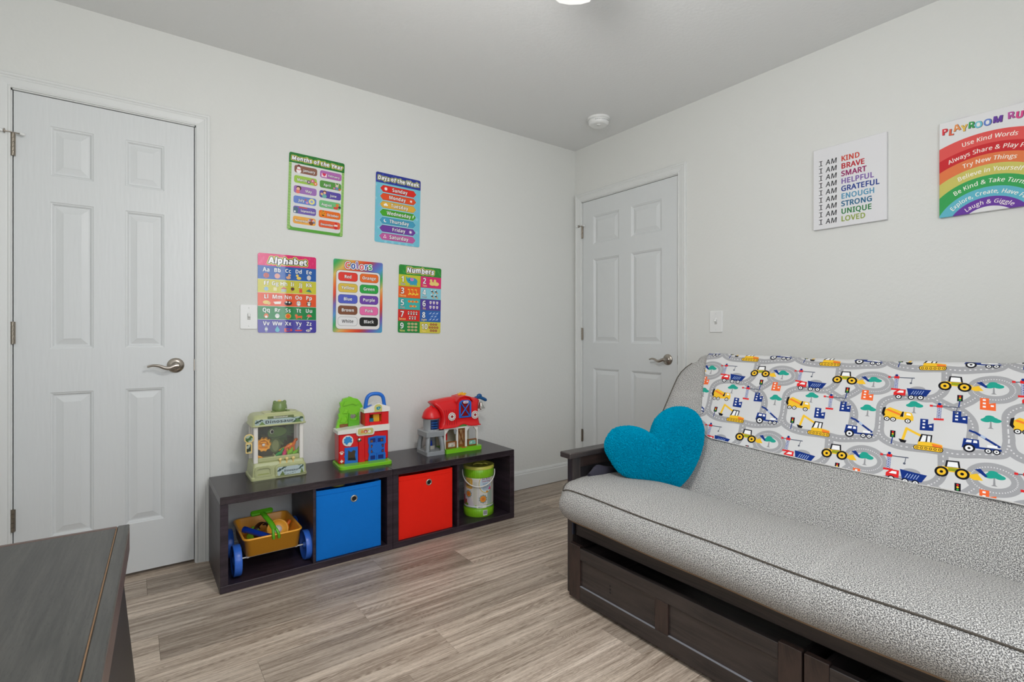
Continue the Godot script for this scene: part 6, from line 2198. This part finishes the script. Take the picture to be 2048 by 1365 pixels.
func build_posters() -> void:
	var W := 420.0
	var H := 600.0
	var wht := rgb8(250, 250, 250)
	var names := ["January", "February", "March", "April", "May", "June", "July", "August", "September", "October", "November", "December"]
	# months
	var p := Print.new(420, 600, rgb8(92, 168, 62))
	for i in 44:
		var y := 74.0 + i * 12.0
		p.pl([0, y, 22, y - 10, 22, y - 4, 0, y + 6], rgb8(190, 214, 140))
		p.pl([398, y, 420, y - 10, 420, y - 4, 398, y + 6], rgb8(190, 214, 140))
	p.round_rect(20, 60, 380, 516, 22, rgb8(222, 224, 222))
	p.rect(0, 0, 420, 78, rgb8(36, 122, 44))
	for i in 26:
		p.star(fposmod(i * 61.0, 420.0), 6 + fposmod(i * 37.0, 68.0), 7, rgb8(58, 146, 60), 6)
	title(p, "Months of the Year", 210, 54, 39, rgb8(236, 226, 90))
	var mc := [rgb8(140, 92, 72), rgb8(178, 104, 176), rgb8(158, 200, 74), rgb8(84, 150, 62), rgb8(160, 112, 184), rgb8(88, 72, 166), rgb8(108, 134, 206), rgb8(112, 190, 122), rgb8(112, 92, 176), rgb8(236, 110, 24), rgb8(240, 172, 74), rgb8(232, 92, 50)]
	for i in 12:
		var x := 40.0 + (i % 2) * 190.0
		var y := 92.0 + (i / 2) * 79.0
		p.round_rect(x, y, 168, 58, 16, mc[i])
		for k in 7:
			p.circle(x + 12 + fposmod(k * 47.0 + i * 9.0, 146.0), y + 8 + fposmod(k * 23.0, 42.0), 3, mc[i].lightened(0.16))
		var icon_left: bool = i in [0, 1, 4, 5, 8, 9]
		var ix := x + (32 if icon_left else 134)
		month_icon(p, i, ix, y + 30)
		p.text(names[i], x + (108 if icon_left else (58 if i < 10 else 66)), y + 41, 28 if names[i].length() < 8 else 24, wht, 0.5, true, [[2.0, mc[i].darkened(0.35)]], 0.86)
	poster("Months of the Year poster with a green border, topmost and widest apart", Vector2(1.885, 1.816), -0.028, p, 0.287, 0.405, 0.16, 0.6)
	# days
	p = Print.new(420, 600, rgb8(116, 196, 216))
	for i in 46:
		p.star(fposmod(i * 97.0, 420.0), 110 + fposmod(i * 61.0, 490.0), 17, [rgb8(142, 208, 226), rgb8(130, 190, 222)][i % 2], 5, 0.55)
	p.rect(0, 0, 420, 88, rgb8(38, 52, 150))
	for i in 30:
		p.star(fposmod(i * 53.0, 420.0), 4 + fposmod(i * 29.0, 80.0), 10, rgb8(58, 76, 182), 5, 0.5)
	title(p, "Days of the Week", 210, 60, 43, rgb8(206, 214, 110))
	var dn := ["Sunday", "Monday", "Tuesday", "Wednesday", "Thursday", "Friday", "Saturday"]
	var dc := [rgb8(226, 36, 20), rgb8(232, 78, 28), rgb8(228, 178, 62), rgb8(70, 170, 36), rgb8(66, 160, 194), rgb8(112, 60, 160), rgb8(196, 92, 162)]
	for i in 7:
		var y := 106.0 + i * 68.5
		var hexa := func(g: float) -> PackedVector2Array: return PackedVector2Array([Vector2(42 - g, y + 28), Vector2(66, y - g), Vector2(354, y - g), Vector2(378 + g, y + 28), Vector2(354, y + 56 + g), Vector2(66, y + 56 + g)])
		p.poly(hexa.call(5.0), rgb8(176, 224, 236))
		p.poly(hexa.call(1.5), dc[i].darkened(0.4))
		p.poly(hexa.call(-1.0), dc[i])
		var left: bool = i in [0, 2, 4, 6]
		p.text(dn[i], 218 + (0 if not left else 4) - (18 if i == 1 else 0), y + 42, 42, wht, 0.5, true, [[2.5, dc[i].darkened(0.4)]], 0.98)
		var ic := Vector2(92 if left else 330, y + 28)
		match i:
			0:
				p.star(ic.x, ic.y, 18, wht, 12, 0.55)
			1:
				p.star(ic.x, ic.y, 15, wht)
			2:
				p.circle(ic.x - 8, ic.y + 2, 9, wht)
				p.circle(ic.x + 3, ic.y - 3, 11, wht)
				p.circle(ic.x + 13, ic.y + 3, 8, wht)
			3:
				p.pl([352, y + 12, 362, y + 12, 354, y + 26, 360, y + 26, 342, y + 46, 350, y + 30, 344, y + 30], wht)
			4:
				p.circle(ic.x, ic.y, 14, wht)
				p.circle(ic.x + 7, ic.y - 4, 12, dc[4])
			5:
				for k in 4:
					var d := Vector2(15, 0).rotated(PI * k / 4)
					p.line([ic - d, ic + d], 4, wht)
			6:
				for q in [[-8, 8], [8, 8], [0, -8]]:
					p.circle(ic.x + q[0], ic.y + q[1], 5, wht)
					p.pl([q[0] - 5, q[1] - 1, q[0], q[1] - 11, q[0] + 5, q[1] - 1], wht, ic)
	poster("Days of the Week poster in light blue with a navy heading", Vector2(1.420, 1.804), -0.022, p, 0.281, 0.403, 0.3)
	# alphabet
	p = Print.new(420, 600, rgb8(30, 90, 170))
	var rowc := [rgb8(28, 92, 172), rgb8(206, 200, 56), rgb8(232, 84, 34), rgb8(16, 134, 66), rgb8(66, 58, 160)]
	p.rect(0, 0, 420, 92, rgb8(224, 40, 110))
	for i in 40:
		p.text(String.chr(97 + (i * 7) % 26), fposmod(i * 71.0, 410.0), 20 + fposmod(i * 31.0, 70.0), 26, rgb8(236, 84, 140), 0.0, false)
	title(p, "Alphabet", 212, 70, 60, rgb8(216, 220, 90))
	var sets := ["AaBbCcDdEe", "FfGgHhIiJjKk", "LlMmNnOoPp", "QqRrSsTtUu", "VvWwXxYyZz"]
	for r in 5:
		var y0 := 94.0 + r * 101.5
		p.rect(0, y0, 420, 99, rowc[r])
		p.rect(0, y0 + 99, 420, 2.5, rgb8(226, 226, 220))
		var n: int = sets[r].length() / 2
		for i in n:
			var x := 58.0 + i * (308.0 / (n - 1))
			p.text(sets[r].substr(i * 2, 2), x, y0 + 43, 42, wht, 0.5, true, [[2.2, rowc[r].darkened(0.3)]], 0.95)
			letter_icon(p, r * 10 + i, x, y0 + 72)
	poster("Alphabet poster with a pink heading, lowest beside the light switch", Vector2(2.030, 1.283), 0.0, p, 0.283, 0.402, 0.14, 1.0)
	# colors
	p = Print.new(420, 600, rgb8(240, 110, 30))
	var rb := [rgb8(70, 180, 200), rgb8(52, 168, 80), rgb8(222, 190, 90), rgb8(238, 116, 34), rgb8(226, 62, 36), rgb8(112, 96, 184), rgb8(80, 150, 210), rgb8(56, 170, 90), rgb8(226, 180, 96), rgb8(238, 110, 40), rgb8(214, 60, 40), rgb8(120, 80, 170), rgb8(76, 150, 200)]
	for i in 130:
		var t := i / 10.0
		var c: Color = rb[int(t) % 13].lerp(rb[(int(t) + 1) % 13], fposmod(t, 1.0))
		var d := -40.0 + i * 8.4
		p.pl([d, 0, d + 9, 0, d + 9 - 620, 620, d - 620, 620], c)
	p.round_rect(22, 88, 376, 486, 32, rgb8(60, 60, 62))
	p.round_rect(24, 90, 372, 482, 30, rgb8(232, 230, 228))
	p.text("Colors", 210, 70, 74, wht, 0.5, true, [[9.0, rgb8(30, 32, 60)], [6.0, wht]], 0.95, 0.0, 4.0, 0.08, [rgb8(226, 60, 50), rgb8(40, 80, 170), rgb8(120, 60, 160), rgb8(230, 80, 90), rgb8(40, 100, 190), rgb8(40, 160, 90)])
	var cn := ["Red", "Orange", "Yellow", "Green", "Blue", "Purple", "Brown", "Pink", "White", "Black"]
	var cc := [rgb8(230, 50, 36), rgb8(238, 108, 26), rgb8(222, 190, 70), rgb8(34, 166, 64), rgb8(78, 92, 196), rgb8(110, 62, 170), rgb8(126, 72, 40), rgb8(236, 110, 170), rgb8(232, 232, 232), rgb8(20, 20, 20)]
	for i in 10:
		var x := 42.0 + (i % 2) * 180.0
		var y := 106.0 + (i / 2) * 92.0
		p.round_rect(x - 2, y - 2, 162, 74, 24, cc[i].darkened(0.5))
		p.round_rect(x, y, 158, 70, 22, cc[i])
		p.text(cn[i], x + 79, y + 47, 36, wht if i != 8 else rgb8(70, 70, 74), 0.5, true, [] if i == 8 else [[2.0, cc[i].darkened(0.4)]], 0.95)
	poster("Colors poster with a rainbow border and ten colour labels", Vector2(1.658, 1.286), -0.01, p, 0.281, 0.402, 0.3)
	# numbers
	p = Print.new(420, 600, rgb8(40, 150, 60))
	p.rect(0, 0, 420, 84, rgb8(38, 140, 50))
	for i in 30:
		p.text(str(i % 10), fposmod(i * 67.0, 410.0), 16 + fposmod(i * 31.0, 66.0), 24, rgb8(70, 166, 74), 0.0, true)
	title(p, "Numbers", 208, 62, 58, rgb8(238, 226, 110))
	var nc := [rgb8(200, 200, 44), rgb8(222, 36, 112), rgb8(238, 94, 22), rgb8(140, 206, 220), rgb8(56, 178, 174), rgb8(84, 60, 160), rgb8(216, 32, 24), rgb8(34, 96, 180), rgb8(22, 136, 58), rgb8(214, 202, 70)]
	var wn := ["One", "Two", "Three", "Four", "Five", "Six", "Seven", "Eight", "Nine", "Ten"]
	var ic := [rgb8(48, 158, 190), rgb8(240, 212, 120), rgb8(246, 214, 60), rgb8(240, 240, 240), rgb8(244, 140, 50), rgb8(240, 240, 246), rgb8(250, 246, 240), rgb8(200, 216, 236), rgb8(246, 226, 170), rgb8(150, 80, 50)]
	for i in 10:
		var x := (i % 2) * 211.0
		var y := 86.0 + (i / 2) * 103.0
		p.rect(x, y, 209, 101, nc[i])
		p.text(str(i + 1), x + 38 + (8 if i == 9 else 0), y + 66, 72 if i != 9 else 66, wht, 0.5, true, [[4.0, nc[i].darkened(0.35)]], 0.9)
		p.text(wn[i], x + 42, y + 92, 25, nc[i].inverted().lerp(wht, 0.4) if i in [0, 3, 4] else rgb8(250, 220, 130), 0.5, true, [], 0.9)
		var n := i + 1
		if i == 0:
			p.circle(x + 140, y + 54, 40, ic[0], 30)
			p.circle(x + 104, y + 48, 26, ic[0])
			p.line([Vector2(x + 90, y + 60), Vector2(x + 78, y + 46), Vector2(x + 74, y + 18)], 11, ic[0])
			p.circle(x + 126, y + 38, 19, rgb8(200, 130, 200), 15)
			for q in [112, 128, 152, 168]:
				p.rect(x + q - 6, y + 66, 12, 24, ic[0])
			p.circle(x + 100, y + 46, 4, rgb8(20, 20, 30))
		else:
			var cols: int = 2 if n in [2, 4] else (3 if n in [3, 5, 6, 8, 9] else 4)
			var rows: int = int(ceil(float(n) / cols))
			var k := 0
			for ry in rows:
				var inrow: int = mini(cols, n - k)
				if n == 7 and ry == 1:
					inrow = 3
				if n == 8:
					inrow = [3, 2, 3][ry]
				if n == 10:
					inrow = [3, 4, 3][ry]
				for rx in inrow:
					if k >= n:
						break
					var cx := x + 138.0 + (rx - (inrow - 1) / 2.0) * (102.0 / maxf(cols, 2.6))
					var cy := y + 50.0 + (ry - (rows - 1) / 2.0) * (84.0 / maxf(rows, 1.4))
					number_icon(p, i, cx, cy, 30.0 if n == 2 else (22.0 if n < 5 else 13.5), ic[i])
					k += 1
	poster("Numbers poster with a green heading and ten coloured squares", Vector2(1.279, 1.284), -0.02, p, 0.281, 0.402, 0.3, 0.8)


func month_icon(p: Print, i: int, x: float, y: float) -> void:
	var skin := rgb8(240, 190, 160)
	match i:
		0:
			p.circle(x, y + 12, 18, rgb8(246, 240, 240))
			p.circle(x, y - 8, 13, rgb8(246, 240, 240))
			p.rect(x - 14, y - 24, 28, 5, rgb8(120, 50, 50))
			p.rect(x - 9, y - 36, 18, 14, rgb8(120, 50, 50))
			p.line([Vector2(x - 12, y + 3), Vector2(x + 12, y + 3)], 5, rgb8(220, 60, 80))
		1:
			p.pl([-20, -8, 20, -8, 20, 20, -20, 20], rgb8(250, 220, 230), Vector2(x, y))
			p.circle(x - 6, y - 2, 8, rgb8(220, 40, 80))
			p.circle(x + 6, y - 2, 8, rgb8(220, 40, 80))
			p.pl([-13, 1, 13, 1, 0, 16], rgb8(220, 40, 80), Vector2(x, y))
		2:
			for q in [[-26, 6, rgb8(110, 80, 120)], [2, -8, rgb8(210, 70, 140)], [24, 10, rgb8(232, 110, 50)]]:
				p.star(x + q[0], y + q[1], 17, q[2], 8, 0.7)
				p.circle(x + q[0], y + q[1], 6, rgb8(250, 230, 210))
		3:
			p.circle(x, y - 4, 12, rgb8(220, 200, 180))
			p.pl([-10, -10, -18, -34, -2, -14], rgb8(220, 200, 180), Vector2(x, y))
			p.pl([4, -14, 18, -34, 12, -8], rgb8(220, 200, 180), Vector2(x, y))
			p.circle(x, y + 14, 12, rgb8(110, 130, 190))
			p.circle(x + 22, y + 18, 8, rgb8(232, 90, 60))
			p.circle(x - 22, y + 16, 8, rgb8(222, 120, 170))
		4:
			p.circle(x + 4, y - 12, 18, rgb8(70, 40, 36))
			p.circle(x, y - 6, 13, skin)
			p.circle(x - 2, y + 16, 15, rgb8(232, 120, 110), 14)
		5:
			p.circle(x + 8, y - 18, 14, rgb8(110, 60, 50))
			p.circle(x + 8, y - 12, 10, skin)
			p.circle(x + 6, y + 14, 18, rgb8(110, 180, 170), 16)
			p.circle(x - 14, y, 10, rgb8(236, 190, 130))
		6:
			p.circle(x, y - 2, 22, rgb8(240, 230, 130))
			p.circle(x, y - 2, 11, rgb8(150, 170, 220))
			p.circle(x - 34, y + 12, 9, rgb8(226, 150, 190))
			p.star(x - 46, y - 8, 10, rgb8(210, 90, 90))
		7:
			p.pl([-26, 10, 20, 2, 8, 26, -16, 26], rgb8(224, 70, 60), Vector2(x, y))
			p.rect(x - 4, y - 20, 22, 24, rgb8(226, 130, 50))
			p.circle(x + 26, y + 6, 10, rgb8(60, 60, 70))
		8:
			p.pl([-32, -14, -4, -24, 4, -8, 2, 26, -30, 26], rgb8(80, 110, 130), Vector2(x, y))
			p.rect(x - 26, y + 8, 12, 14, rgb8(236, 236, 236))
			p.rect(x + 10, y - 26, 60, 8, rgb8(220, 90, 60))
		9:
			p.circle(x, y, 22, rgb8(244, 150, 30), 20)
			p.pl([-12, -4, -4, -4, -8, -12], rgb8(40, 24, 20), Vector2(x, y))
			p.pl([4, -4, 12, -4, 8, -12], rgb8(40, 24, 20), Vector2(x, y))
			p.pl([-12, 6, 12, 6, 6, 14, -6, 14], rgb8(40, 24, 20), Vector2(x, y))
			p.rect(x - 3, y - 30, 7, 12, rgb8(90, 130, 50))
		10:
			for k in 6:
				p.circle(x + cos(PI + PI * k / 5) * 20, y + 2 + sin(PI + PI * k / 5) * 18, 9, [rgb8(200, 60, 50), rgb8(230, 190, 200), rgb8(120, 130, 160)][k % 3])
			p.circle(x, y + 10, 15, rgb8(130, 70, 40))
		11:
			p.circle(x, y - 2, 14, rgb8(246, 230, 220))
			p.pl([-15, -8, 0, -30, 15, -8], rgb8(214, 40, 40), Vector2(x, y))
			p.circle(x, y + 18, 16, rgb8(214, 40, 40), 12)


func letter_icon(p: Print, i: int, x: float, y: float) -> void:
	var w := rgb8(244, 240, 232)
	var k := rgb8(34, 34, 40)
	match i:
		0, 1:
			p.circle(x, y, 20, [rgb8(196, 90, 80), rgb8(226, 160, 170)][i])
			for q in [-8, 0, 8]:
				p.line([Vector2(x + q, y - 16), Vector2(x + q, y + 16)], 3, [rgb8(150, 60, 60), rgb8(240, 190, 120)][i])
		2, 3:
			p.circle(x + 2, y + 8, 17, [rgb8(226, 170, 130), rgb8(236, 206, 90)][i - 2], 12)
			p.circle(x + (10 if i == 2 else -10), y - 12, 10, [rgb8(226, 170, 130), rgb8(236, 206, 90)][i - 2])
			p.line([Vector2(x + (10 if i == 2 else -10), y - 8), Vector2(x, y + 6)], 9, [rgb8(226, 170, 130), rgb8(236, 206, 90)][i - 2])
		4:
			p.circle(x, y, 16, rgb8(206, 204, 204), 20)
		10:
			p.star(x, y, 20, rgb8(150, 190, 220), 7, 0.6)
		11:
			p.rect(x - 12, y - 14, 24, 26, rgb8(236, 226, 170))
		12:
			p.rect(x - 18, y - 4, 36, 22, rgb8(176, 190, 180))
			p.pl([-24, -4, 0, -22, 24, -4], rgb8(206, 100, 80), Vector2(x, y))
		13:
			p.pl([-10, -2, 8, -4, -10, 24], rgb8(220, 150, 90), Vector2(x, y))
			p.circle(x + 2, y - 8, 13, rgb8(90, 50, 40))
		14:
			p.rect(x - 11, y - 12, 22, 30, rgb8(226, 80, 60))
		15:
			p.pl([-24, 6, 4, -16, 22, 14], rgb8(60, 130, 110), Vector2(x, y))
			p.pl([-4, -8, 6, -16, 14, -4], rgb8(226, 80, 40), Vector2(x, y))
		20:
			p.circle(x, y, 24, rgb8(236, 206, 110), 14)
			p.circle(x + 18, y + 6, 12, rgb8(226, 196, 120))
		21:
			p.pl([-28, -6, 28, -10, 24, 10, -18, 12], w, Vector2(x, y))
		22:
			p.circle(x, y + 2, 28, k, 17)
			p.circle(x - 12, y - 6, 7, w)
			p.circle(x + 10, y - 4, 7, w)
		23, 24:
			p.circle(x, y + 2, 17, [rgb8(150, 160, 176), k][i - 23], 22)
			p.circle(x, y + 8, 11, w, 12)
			p.circle(x - 6, y - 8, 6, w)
			p.circle(x + 6, y - 8, 6, w)
			p.circle(x, y - 3, 4, rgb8(236, 160, 50))
		30, 31:
			p.circle(x, y, 16, [rgb8(222, 110, 50), rgb8(216, 220, 220)][i - 30], 18)
			p.circle(x, y + 8, 9, w)
		32:
			p.star(x, y, 24, rgb8(246, 190, 50), 14, 0.75)
			p.circle(x, y, 16, rgb8(236, 100, 30))
		33:
			p.line([Vector2(x - 22, y + 8), Vector2(x + 26, y + 2)], 15, rgb8(236, 100, 40))
			p.circle(x - 18, y - 6, 10, rgb8(236, 110, 50))
			p.line([Vector2(x - 10, y + 10), Vector2(x - 16, y + 22)], 6, rgb8(236, 100, 40))
			p.line([Vector2(x + 18, y + 8), Vector2(x + 22, y + 20)], 6, rgb8(236, 100, 40))
		34:
			p.pl([-20, 0, -6, -18, 16, -12, 24, 6, 14, 2, 4, 8, -8, 2], rgb8(236, 110, 100), Vector2(x, y))
			p.line([Vector2(x, y), Vector2(x - 14, y + 24)], 3, w)
		40:
			p.round_rect(x - 9, y - 20, 18, 42, 8, rgb8(130, 140, 170))
			p.circle(x, y, 11, rgb8(206, 210, 214))
		41:
			p.circle(x, y + 6, 16, rgb8(90, 180, 200))
			p.pl([-14, 0, 0, -26, 14, 0], rgb8(90, 180, 200), Vector2(x, y))
		42:
			p.pl([-28, -8, 28, -2, 28, 14, -28, 20], rgb8(226, 70, 50), Vector2(x, y))
			p.rect(x - 14, y - 2, 30, 14, rgb8(70, 80, 170))
		43:
			p.pl([-14, 0, 0, -22, 14, 0], rgb8(150, 170, 214), Vector2(x, y))
			p.pl([-28, 4, 30, 4, 20, 14, -24, 14], rgb8(226, 70, 60), Vector2(x, y))
		44:
			p.circle(x - 6, y + 10, 17, w, 10)
			p.circle(x + 14, y - 6, 9, w)
			for q in [-12, -4, 4]:
				p.line([Vector2(x + q, y + 2), Vector2(x + q - 2, y + 18)], 3, k)


func number_icon(p: Print, i: int, x: float, y: float, r: float, col: Color) -> void:
	match i:
		1:
			p.circle(x, y + r * 0.35, r, col, r * 0.6)
			p.circle(x - r * 0.45, y - r * 0.55, r * 0.45, col)
			p.line([Vector2(x - r * 0.45, y - r * 0.4), Vector2(x - r * 0.4, y + r * 0.3)], r * 0.4, col)
		2:
			p.line([Vector2(x, y - r * 1.1), Vector2(x, y + r * 0.5)], 4, col)
			p.circle(x + r * 0.4, y + r * 0.6, r * 0.5, col, r * 0.36)
			p.circle(x - r * 0.35, y - r * 1.1, r * 0.5, col, r * 0.22)
			p.circle(x - r * 0.3, y + r * 0.9, r * 0.3, col)
		3:
			p.circle(x, y, r * 0.5, rgb8(60, 70, 70), r * 0.35)
			p.line([Vector2(x, y), Vector2(x + r, y + r * 0.7)], 4, rgb8(90, 90, 80))
			p.circle(x - r * 0.3, y - r * 0.5, r * 0.3, col)
			p.circle(x + r * 0.5, y + r * 0.6, r * 0.35, rgb8(226, 170, 120))
		4:
			p.circle(x, y, r, col, r * 0.8)
			p.pl([r * 0.7, 0, r * 1.5, -r * 0.6, r * 1.5, r * 0.6], rgb8(246, 206, 80), Vector2(x, y))
			p.rect(x - 3, y - r * 0.7, 5, r * 1.4, rgb8(200, 80, 40))
		5:
			p.pl([-r * 0.8, -r, r * 0.8, -r, r * 0.7, r * 0.4, 0, r * 1.1, -r * 0.7, r * 0.4], col, Vector2(x, y))
			p.circle(x, y, r * 0.4, rgb8(200, 150, 130))
		6:
			p.circle(x, y - r * 0.5, r * 0.55, col)
			p.circle(x, y + r * 0.5, r * 0.75, rgb8(40, 30, 34))
			p.circle(x, y + r * 0.6, r * 0.5, col)
			p.circle(x, y - r * 0.5, r * 0.22, rgb8(40, 30, 34))
		7:
			p.pl([-r * 1.1, r * 0.5, r * 1.1, -r * 0.8, r * 0.9, -r * 0.3, -r, r * 0.8], col, Vector2(x, y))
			p.pl([-r * 0.5, -r * 0.7, r * 0.4, 0, r * 0.5, r * 0.9, -r * 0.1, 0], col, Vector2(x, y))
		8:
			p.circle(x, y, r, col, r * 0.75)
			p.rect(x - r * 0.4, y - r * 0.7, 4, r * 1.4, rgb8(60, 40, 30))
			p.rect(x + r * 0.3, y - r * 0.7, 4, r * 1.4, rgb8(150, 70, 50))
		9:
			p.circle(x, y, r * 0.85, col)
			p.circle(x, y + r * 0.1, r * 0.35, rgb8(214, 160, 90))


# ---------------------------------------------------------------- canvases on wall_back
func canvas(label: String, at: Vector2, w: float, h: float, p: Print, tilt := 0.0) -> void:
	var o := thing("canvas_print", label, "canvas print", Vector3(at.x, at.y, 0.0))
	o.rotation.z = tilt
	p.im.flip_y()
	var m := printed(p, 0.7)
	m.uv1_scale = Vector3(1.0 / w, 1.0 / h, 1.0)
	m.uv1_offset = Vector3(0.5, 0.5, 0.0)
	# the stretched cloth wraps round its bars
	var d := 0.0165
	obj("cloth", Shape.new().prism(rrect(0, 0, w, h, 0.0015, 2), 0.001, d, 0.0015), m, o)
	var s := Shape.new()
	for q in [[-1, 0], [1, 0], [0, -1], [0, 1]]:
		s.box(Vector3(q[0] * (w / 2 - 0.012), q[1] * (h / 2 - 0.012), 0.0006), Vector3(0.016 if q[0] else w - 0.03, 0.016 if q[1] else h - 0.03, 0.001), 0.0)
	obj("stretcher_bar", s, mats.worn, o)


func build_canvases() -> void:
	var p := Print.new(468, 600, rgb8(228, 228, 230))
	var words := ["KIND", "BRAVE", "SMART", "HELPFUL", "GRATEFUL", "ENOUGH", "STRONG", "UNIQUE", "LOVED"]
	var cols := [rgb8(208, 70, 56), rgb8(190, 26, 40), rgb8(150, 34, 96), rgb8(126, 96, 170), rgb8(26, 56, 140), rgb8(84, 150, 186), rgb8(34, 100, 140), rgb8(44, 124, 66), rgb8(146, 166, 76)]
	for i in 9:
		var y := 128.0 + i * 54.5
		p.text("I", 45, y, 50, rgb8(34, 34, 36), 0.0, false, [[0.6, rgb8(34, 34, 36)]])
		p.rect(40, y - 37, 24, 3.6, rgb8(34, 34, 36))
		p.rect(40, y - 3, 24, 3.6, rgb8(34, 34, 36))
		p.text("AM", 86, y, 50, rgb8(34, 34, 36), 0.0, false, [[0.6, rgb8(34, 34, 36)]], 0.98, 0.10, 3.0)
		p.text(words[i], 188, y, 50, cols[i], 0.0, false, [[1.6, cols[i]]], 1.0, 0.0, 1.0)
	canvas("square white canvas of I AM affirmations in coloured capitals", Vector2(1.840, 1.771), 0.302, 0.386, p)
	p = Print.new(468, 600, rgb8(229, 229, 229))
	var c := Vector2(234, 720)
	var rad := [600.0, 528.0, 465.0, 402.0, 336.0, 267.0, 207.0, 150.0]
	var rc := [rgb8(228, 84, 80), rgb8(206, 32, 40), rgb8(230, 122, 68), rgb8(206, 198, 100), rgb8(50, 164, 84), rgb8(96, 184, 204), rgb8(104, 52, 160), rgb8(230, 230, 230)]
	for i in 8:
		var circ := PackedVector2Array()
		for k in 160:
			circ.append(c + Vector2(cos(TAU * k / 160), sin(TAU * k / 160)) * rad[i])
		p.poly(circ, rc[i])
	var lines := ["Use Kind Words", "Always Share & Play Fair", "Try New Things", "Believe in Yourself", "Be Kind & Take Turns", "Explore, Create, Have Fun", "Laugh & Giggle"]
	for i in 7:
		var mid: float = (rad[i] + rad[i + 1]) / 2
		p.text_arc(lines[i], c, mid - 12, 35 if i < 5 else 33, rgb8(250, 246, 236), false, 0.12)
		p.text_arc(lines[i], c + Vector2(1.2, 0.6), mid - 12, 35 if i < 5 else 33, rgb8(250, 246, 236), false, 0.12)
	var heading := "PLAYROOM RULES"
	var hc := [rgb8(220, 50, 60), rgb8(232, 100, 70), rgb8(236, 150, 84), rgb8(230, 190, 90), rgb8(52, 160, 80), rgb8(110, 196, 214), rgb8(100, 130, 206), rgb8(104, 60, 160), Color.WHITE, rgb8(186, 84, 160), rgb8(226, 70, 140), rgb8(222, 40, 90), rgb8(224, 60, 60), rgb8(232, 110, 70)]
	var x := 12.0
	var hy := [78, 88, 72, 84, 74, 86, 84, 78, 0, 76, 84, 74, 84, 78]
	for i in heading.length():
		var ch := heading[i]
		if ch == " ":
			x += 18
			continue
		var g := p.glyph(ch, 51, true)
		for q in [[2.0, rgb8(60, 44, 60), 2.0], [0.0, hc[i], 1.5]]:
			var xf := Transform2D(sin(i * 2.1) * 0.12, Vector2(x + q[0], hy[i] + q[0] * 0.6))
			var outer := 0
			var sizes := []
			for cc in g[0]:
				var ar := 0.0
				for k in cc.size():
					ar += cc[k].cross(cc[(k + 1) % cc.size()])
				sizes.append(absf(ar))
				if absf(ar) > sizes[outer]:
					outer = sizes.size() - 1
			for gg in p.grow(xf * (g[0][outer] as PackedVector2Array), q[2]):
				p.poly(gg, q[1])
			if q[0] == 0.0:
				# keep the counters open
				for k in g[0].size():
					if k != outer:
						p.poly(xf * (g[0][k] as PackedVector2Array), rgb8(236, 236, 236))
		x += g[1] * 1.0 + 1.2
	canvas("white canvas with PLAYROOM RULES lettering above a seven-band rainbow", Vector2(2.324, 1.743), 0.302, 0.386, p)


# ---------------------------------------------------------------- ceiling fan, of which one blade tip shows
func build_fan() -> void:
	var hub := Vector3(1.93, 0, 1.98)
	var y := 2.122
	var o := thing("ceiling_fan", "white ceiling fan whose rounded blade tip shows at the top edge", "ceiling fan", Vector3(hub.x, ROOM_H, hub.z))
	var d := y - ROOM_H
	obj("canopy", Shape.new().lathe([Vector2(0.0, 0.0), Vector2(0.065, 0.0), Vector2(0.062, -0.03), Vector2(0.03, -0.055), Vector2(0.013, -0.06)], 32), mats.white_plastic, o)
	obj("downrod", Shape.new().tube([Vector3(0, -0.05, 0), Vector3(0, d + 0.10, 0)], 0.012, 14), mats.white_plastic, o)
	obj("motor", Shape.new().lathe([Vector2(0.02, d + 0.105), Vector2(0.07, d + 0.10), Vector2(0.10, d + 0.07), Vector2(0.105, d + 0.03), Vector2(0.09, d - 0.02), Vector2(0.05, d - 0.035), Vector2(0.0, d - 0.035)], 36), mats.white_plastic, o)
	var first := atan2(-(1.555 - hub.z), 1.64 - hub.x)
	for i in 5:
		var b := Basis(Vector3.UP, first + TAU * i / 5)
		obj("blade_iron", Shape.new().box(Vector3(0.125, d + 0.012, 0), Vector3(0.10, 0.006, 0.035), 0.002, Transform3D(b, Vector3.ZERO)), mats.white_plastic, o)
		var poly := PackedVector2Array([Vector2(0.15, -0.048), Vector2(0.50, -0.060), Vector2(0.518, -0.050), Vector2(0.530, -0.020), Vector2(0.532, 0.020), Vector2(0.522, 0.050), Vector2(0.505, 0.060), Vector2(0.15, 0.048)])
		obj("blade", Shape.new().prism(poly, -0.003, 0.003, 0.001, Transform3D(b * Basis(Vector3.RIGHT, -PI / 2 + 0.2), Vector3(0, d + 0.004, 0))), mats.white_plastic, o)
	var shade := Shape.new().lathe([Vector2(0.045, d - 0.036), Vector2(0.075, d - 0.06), Vector2(0.085, d - 0.09), Vector2(0.075, d - 0.12), Vector2(0.045, d - 0.14), Vector2(0, d - 0.146)], 30)
	var gm := mat(rgb8(250, 246, 236), 0.3)
	gm.emission_enabled = true
	gm.emission = rgb8(255, 246, 230)
	gm.emission_energy_multiplier = 1.2
	obj("lamp_shade", shade, gm, o)
	var l := OmniLight3D.new()
	l.name = "fan_lamp"
	add_child(l)
	l.position = Vector3(hub.x, y - 0.21, hub.z)
	l.light_color = rgb8(252, 250, 248)
	l.light_energy = 0.82
	l.light_size = 0.08
	l.omni_range = 8.0
	l.omni_attenuation = 2.0
	l.shadow_enabled = true
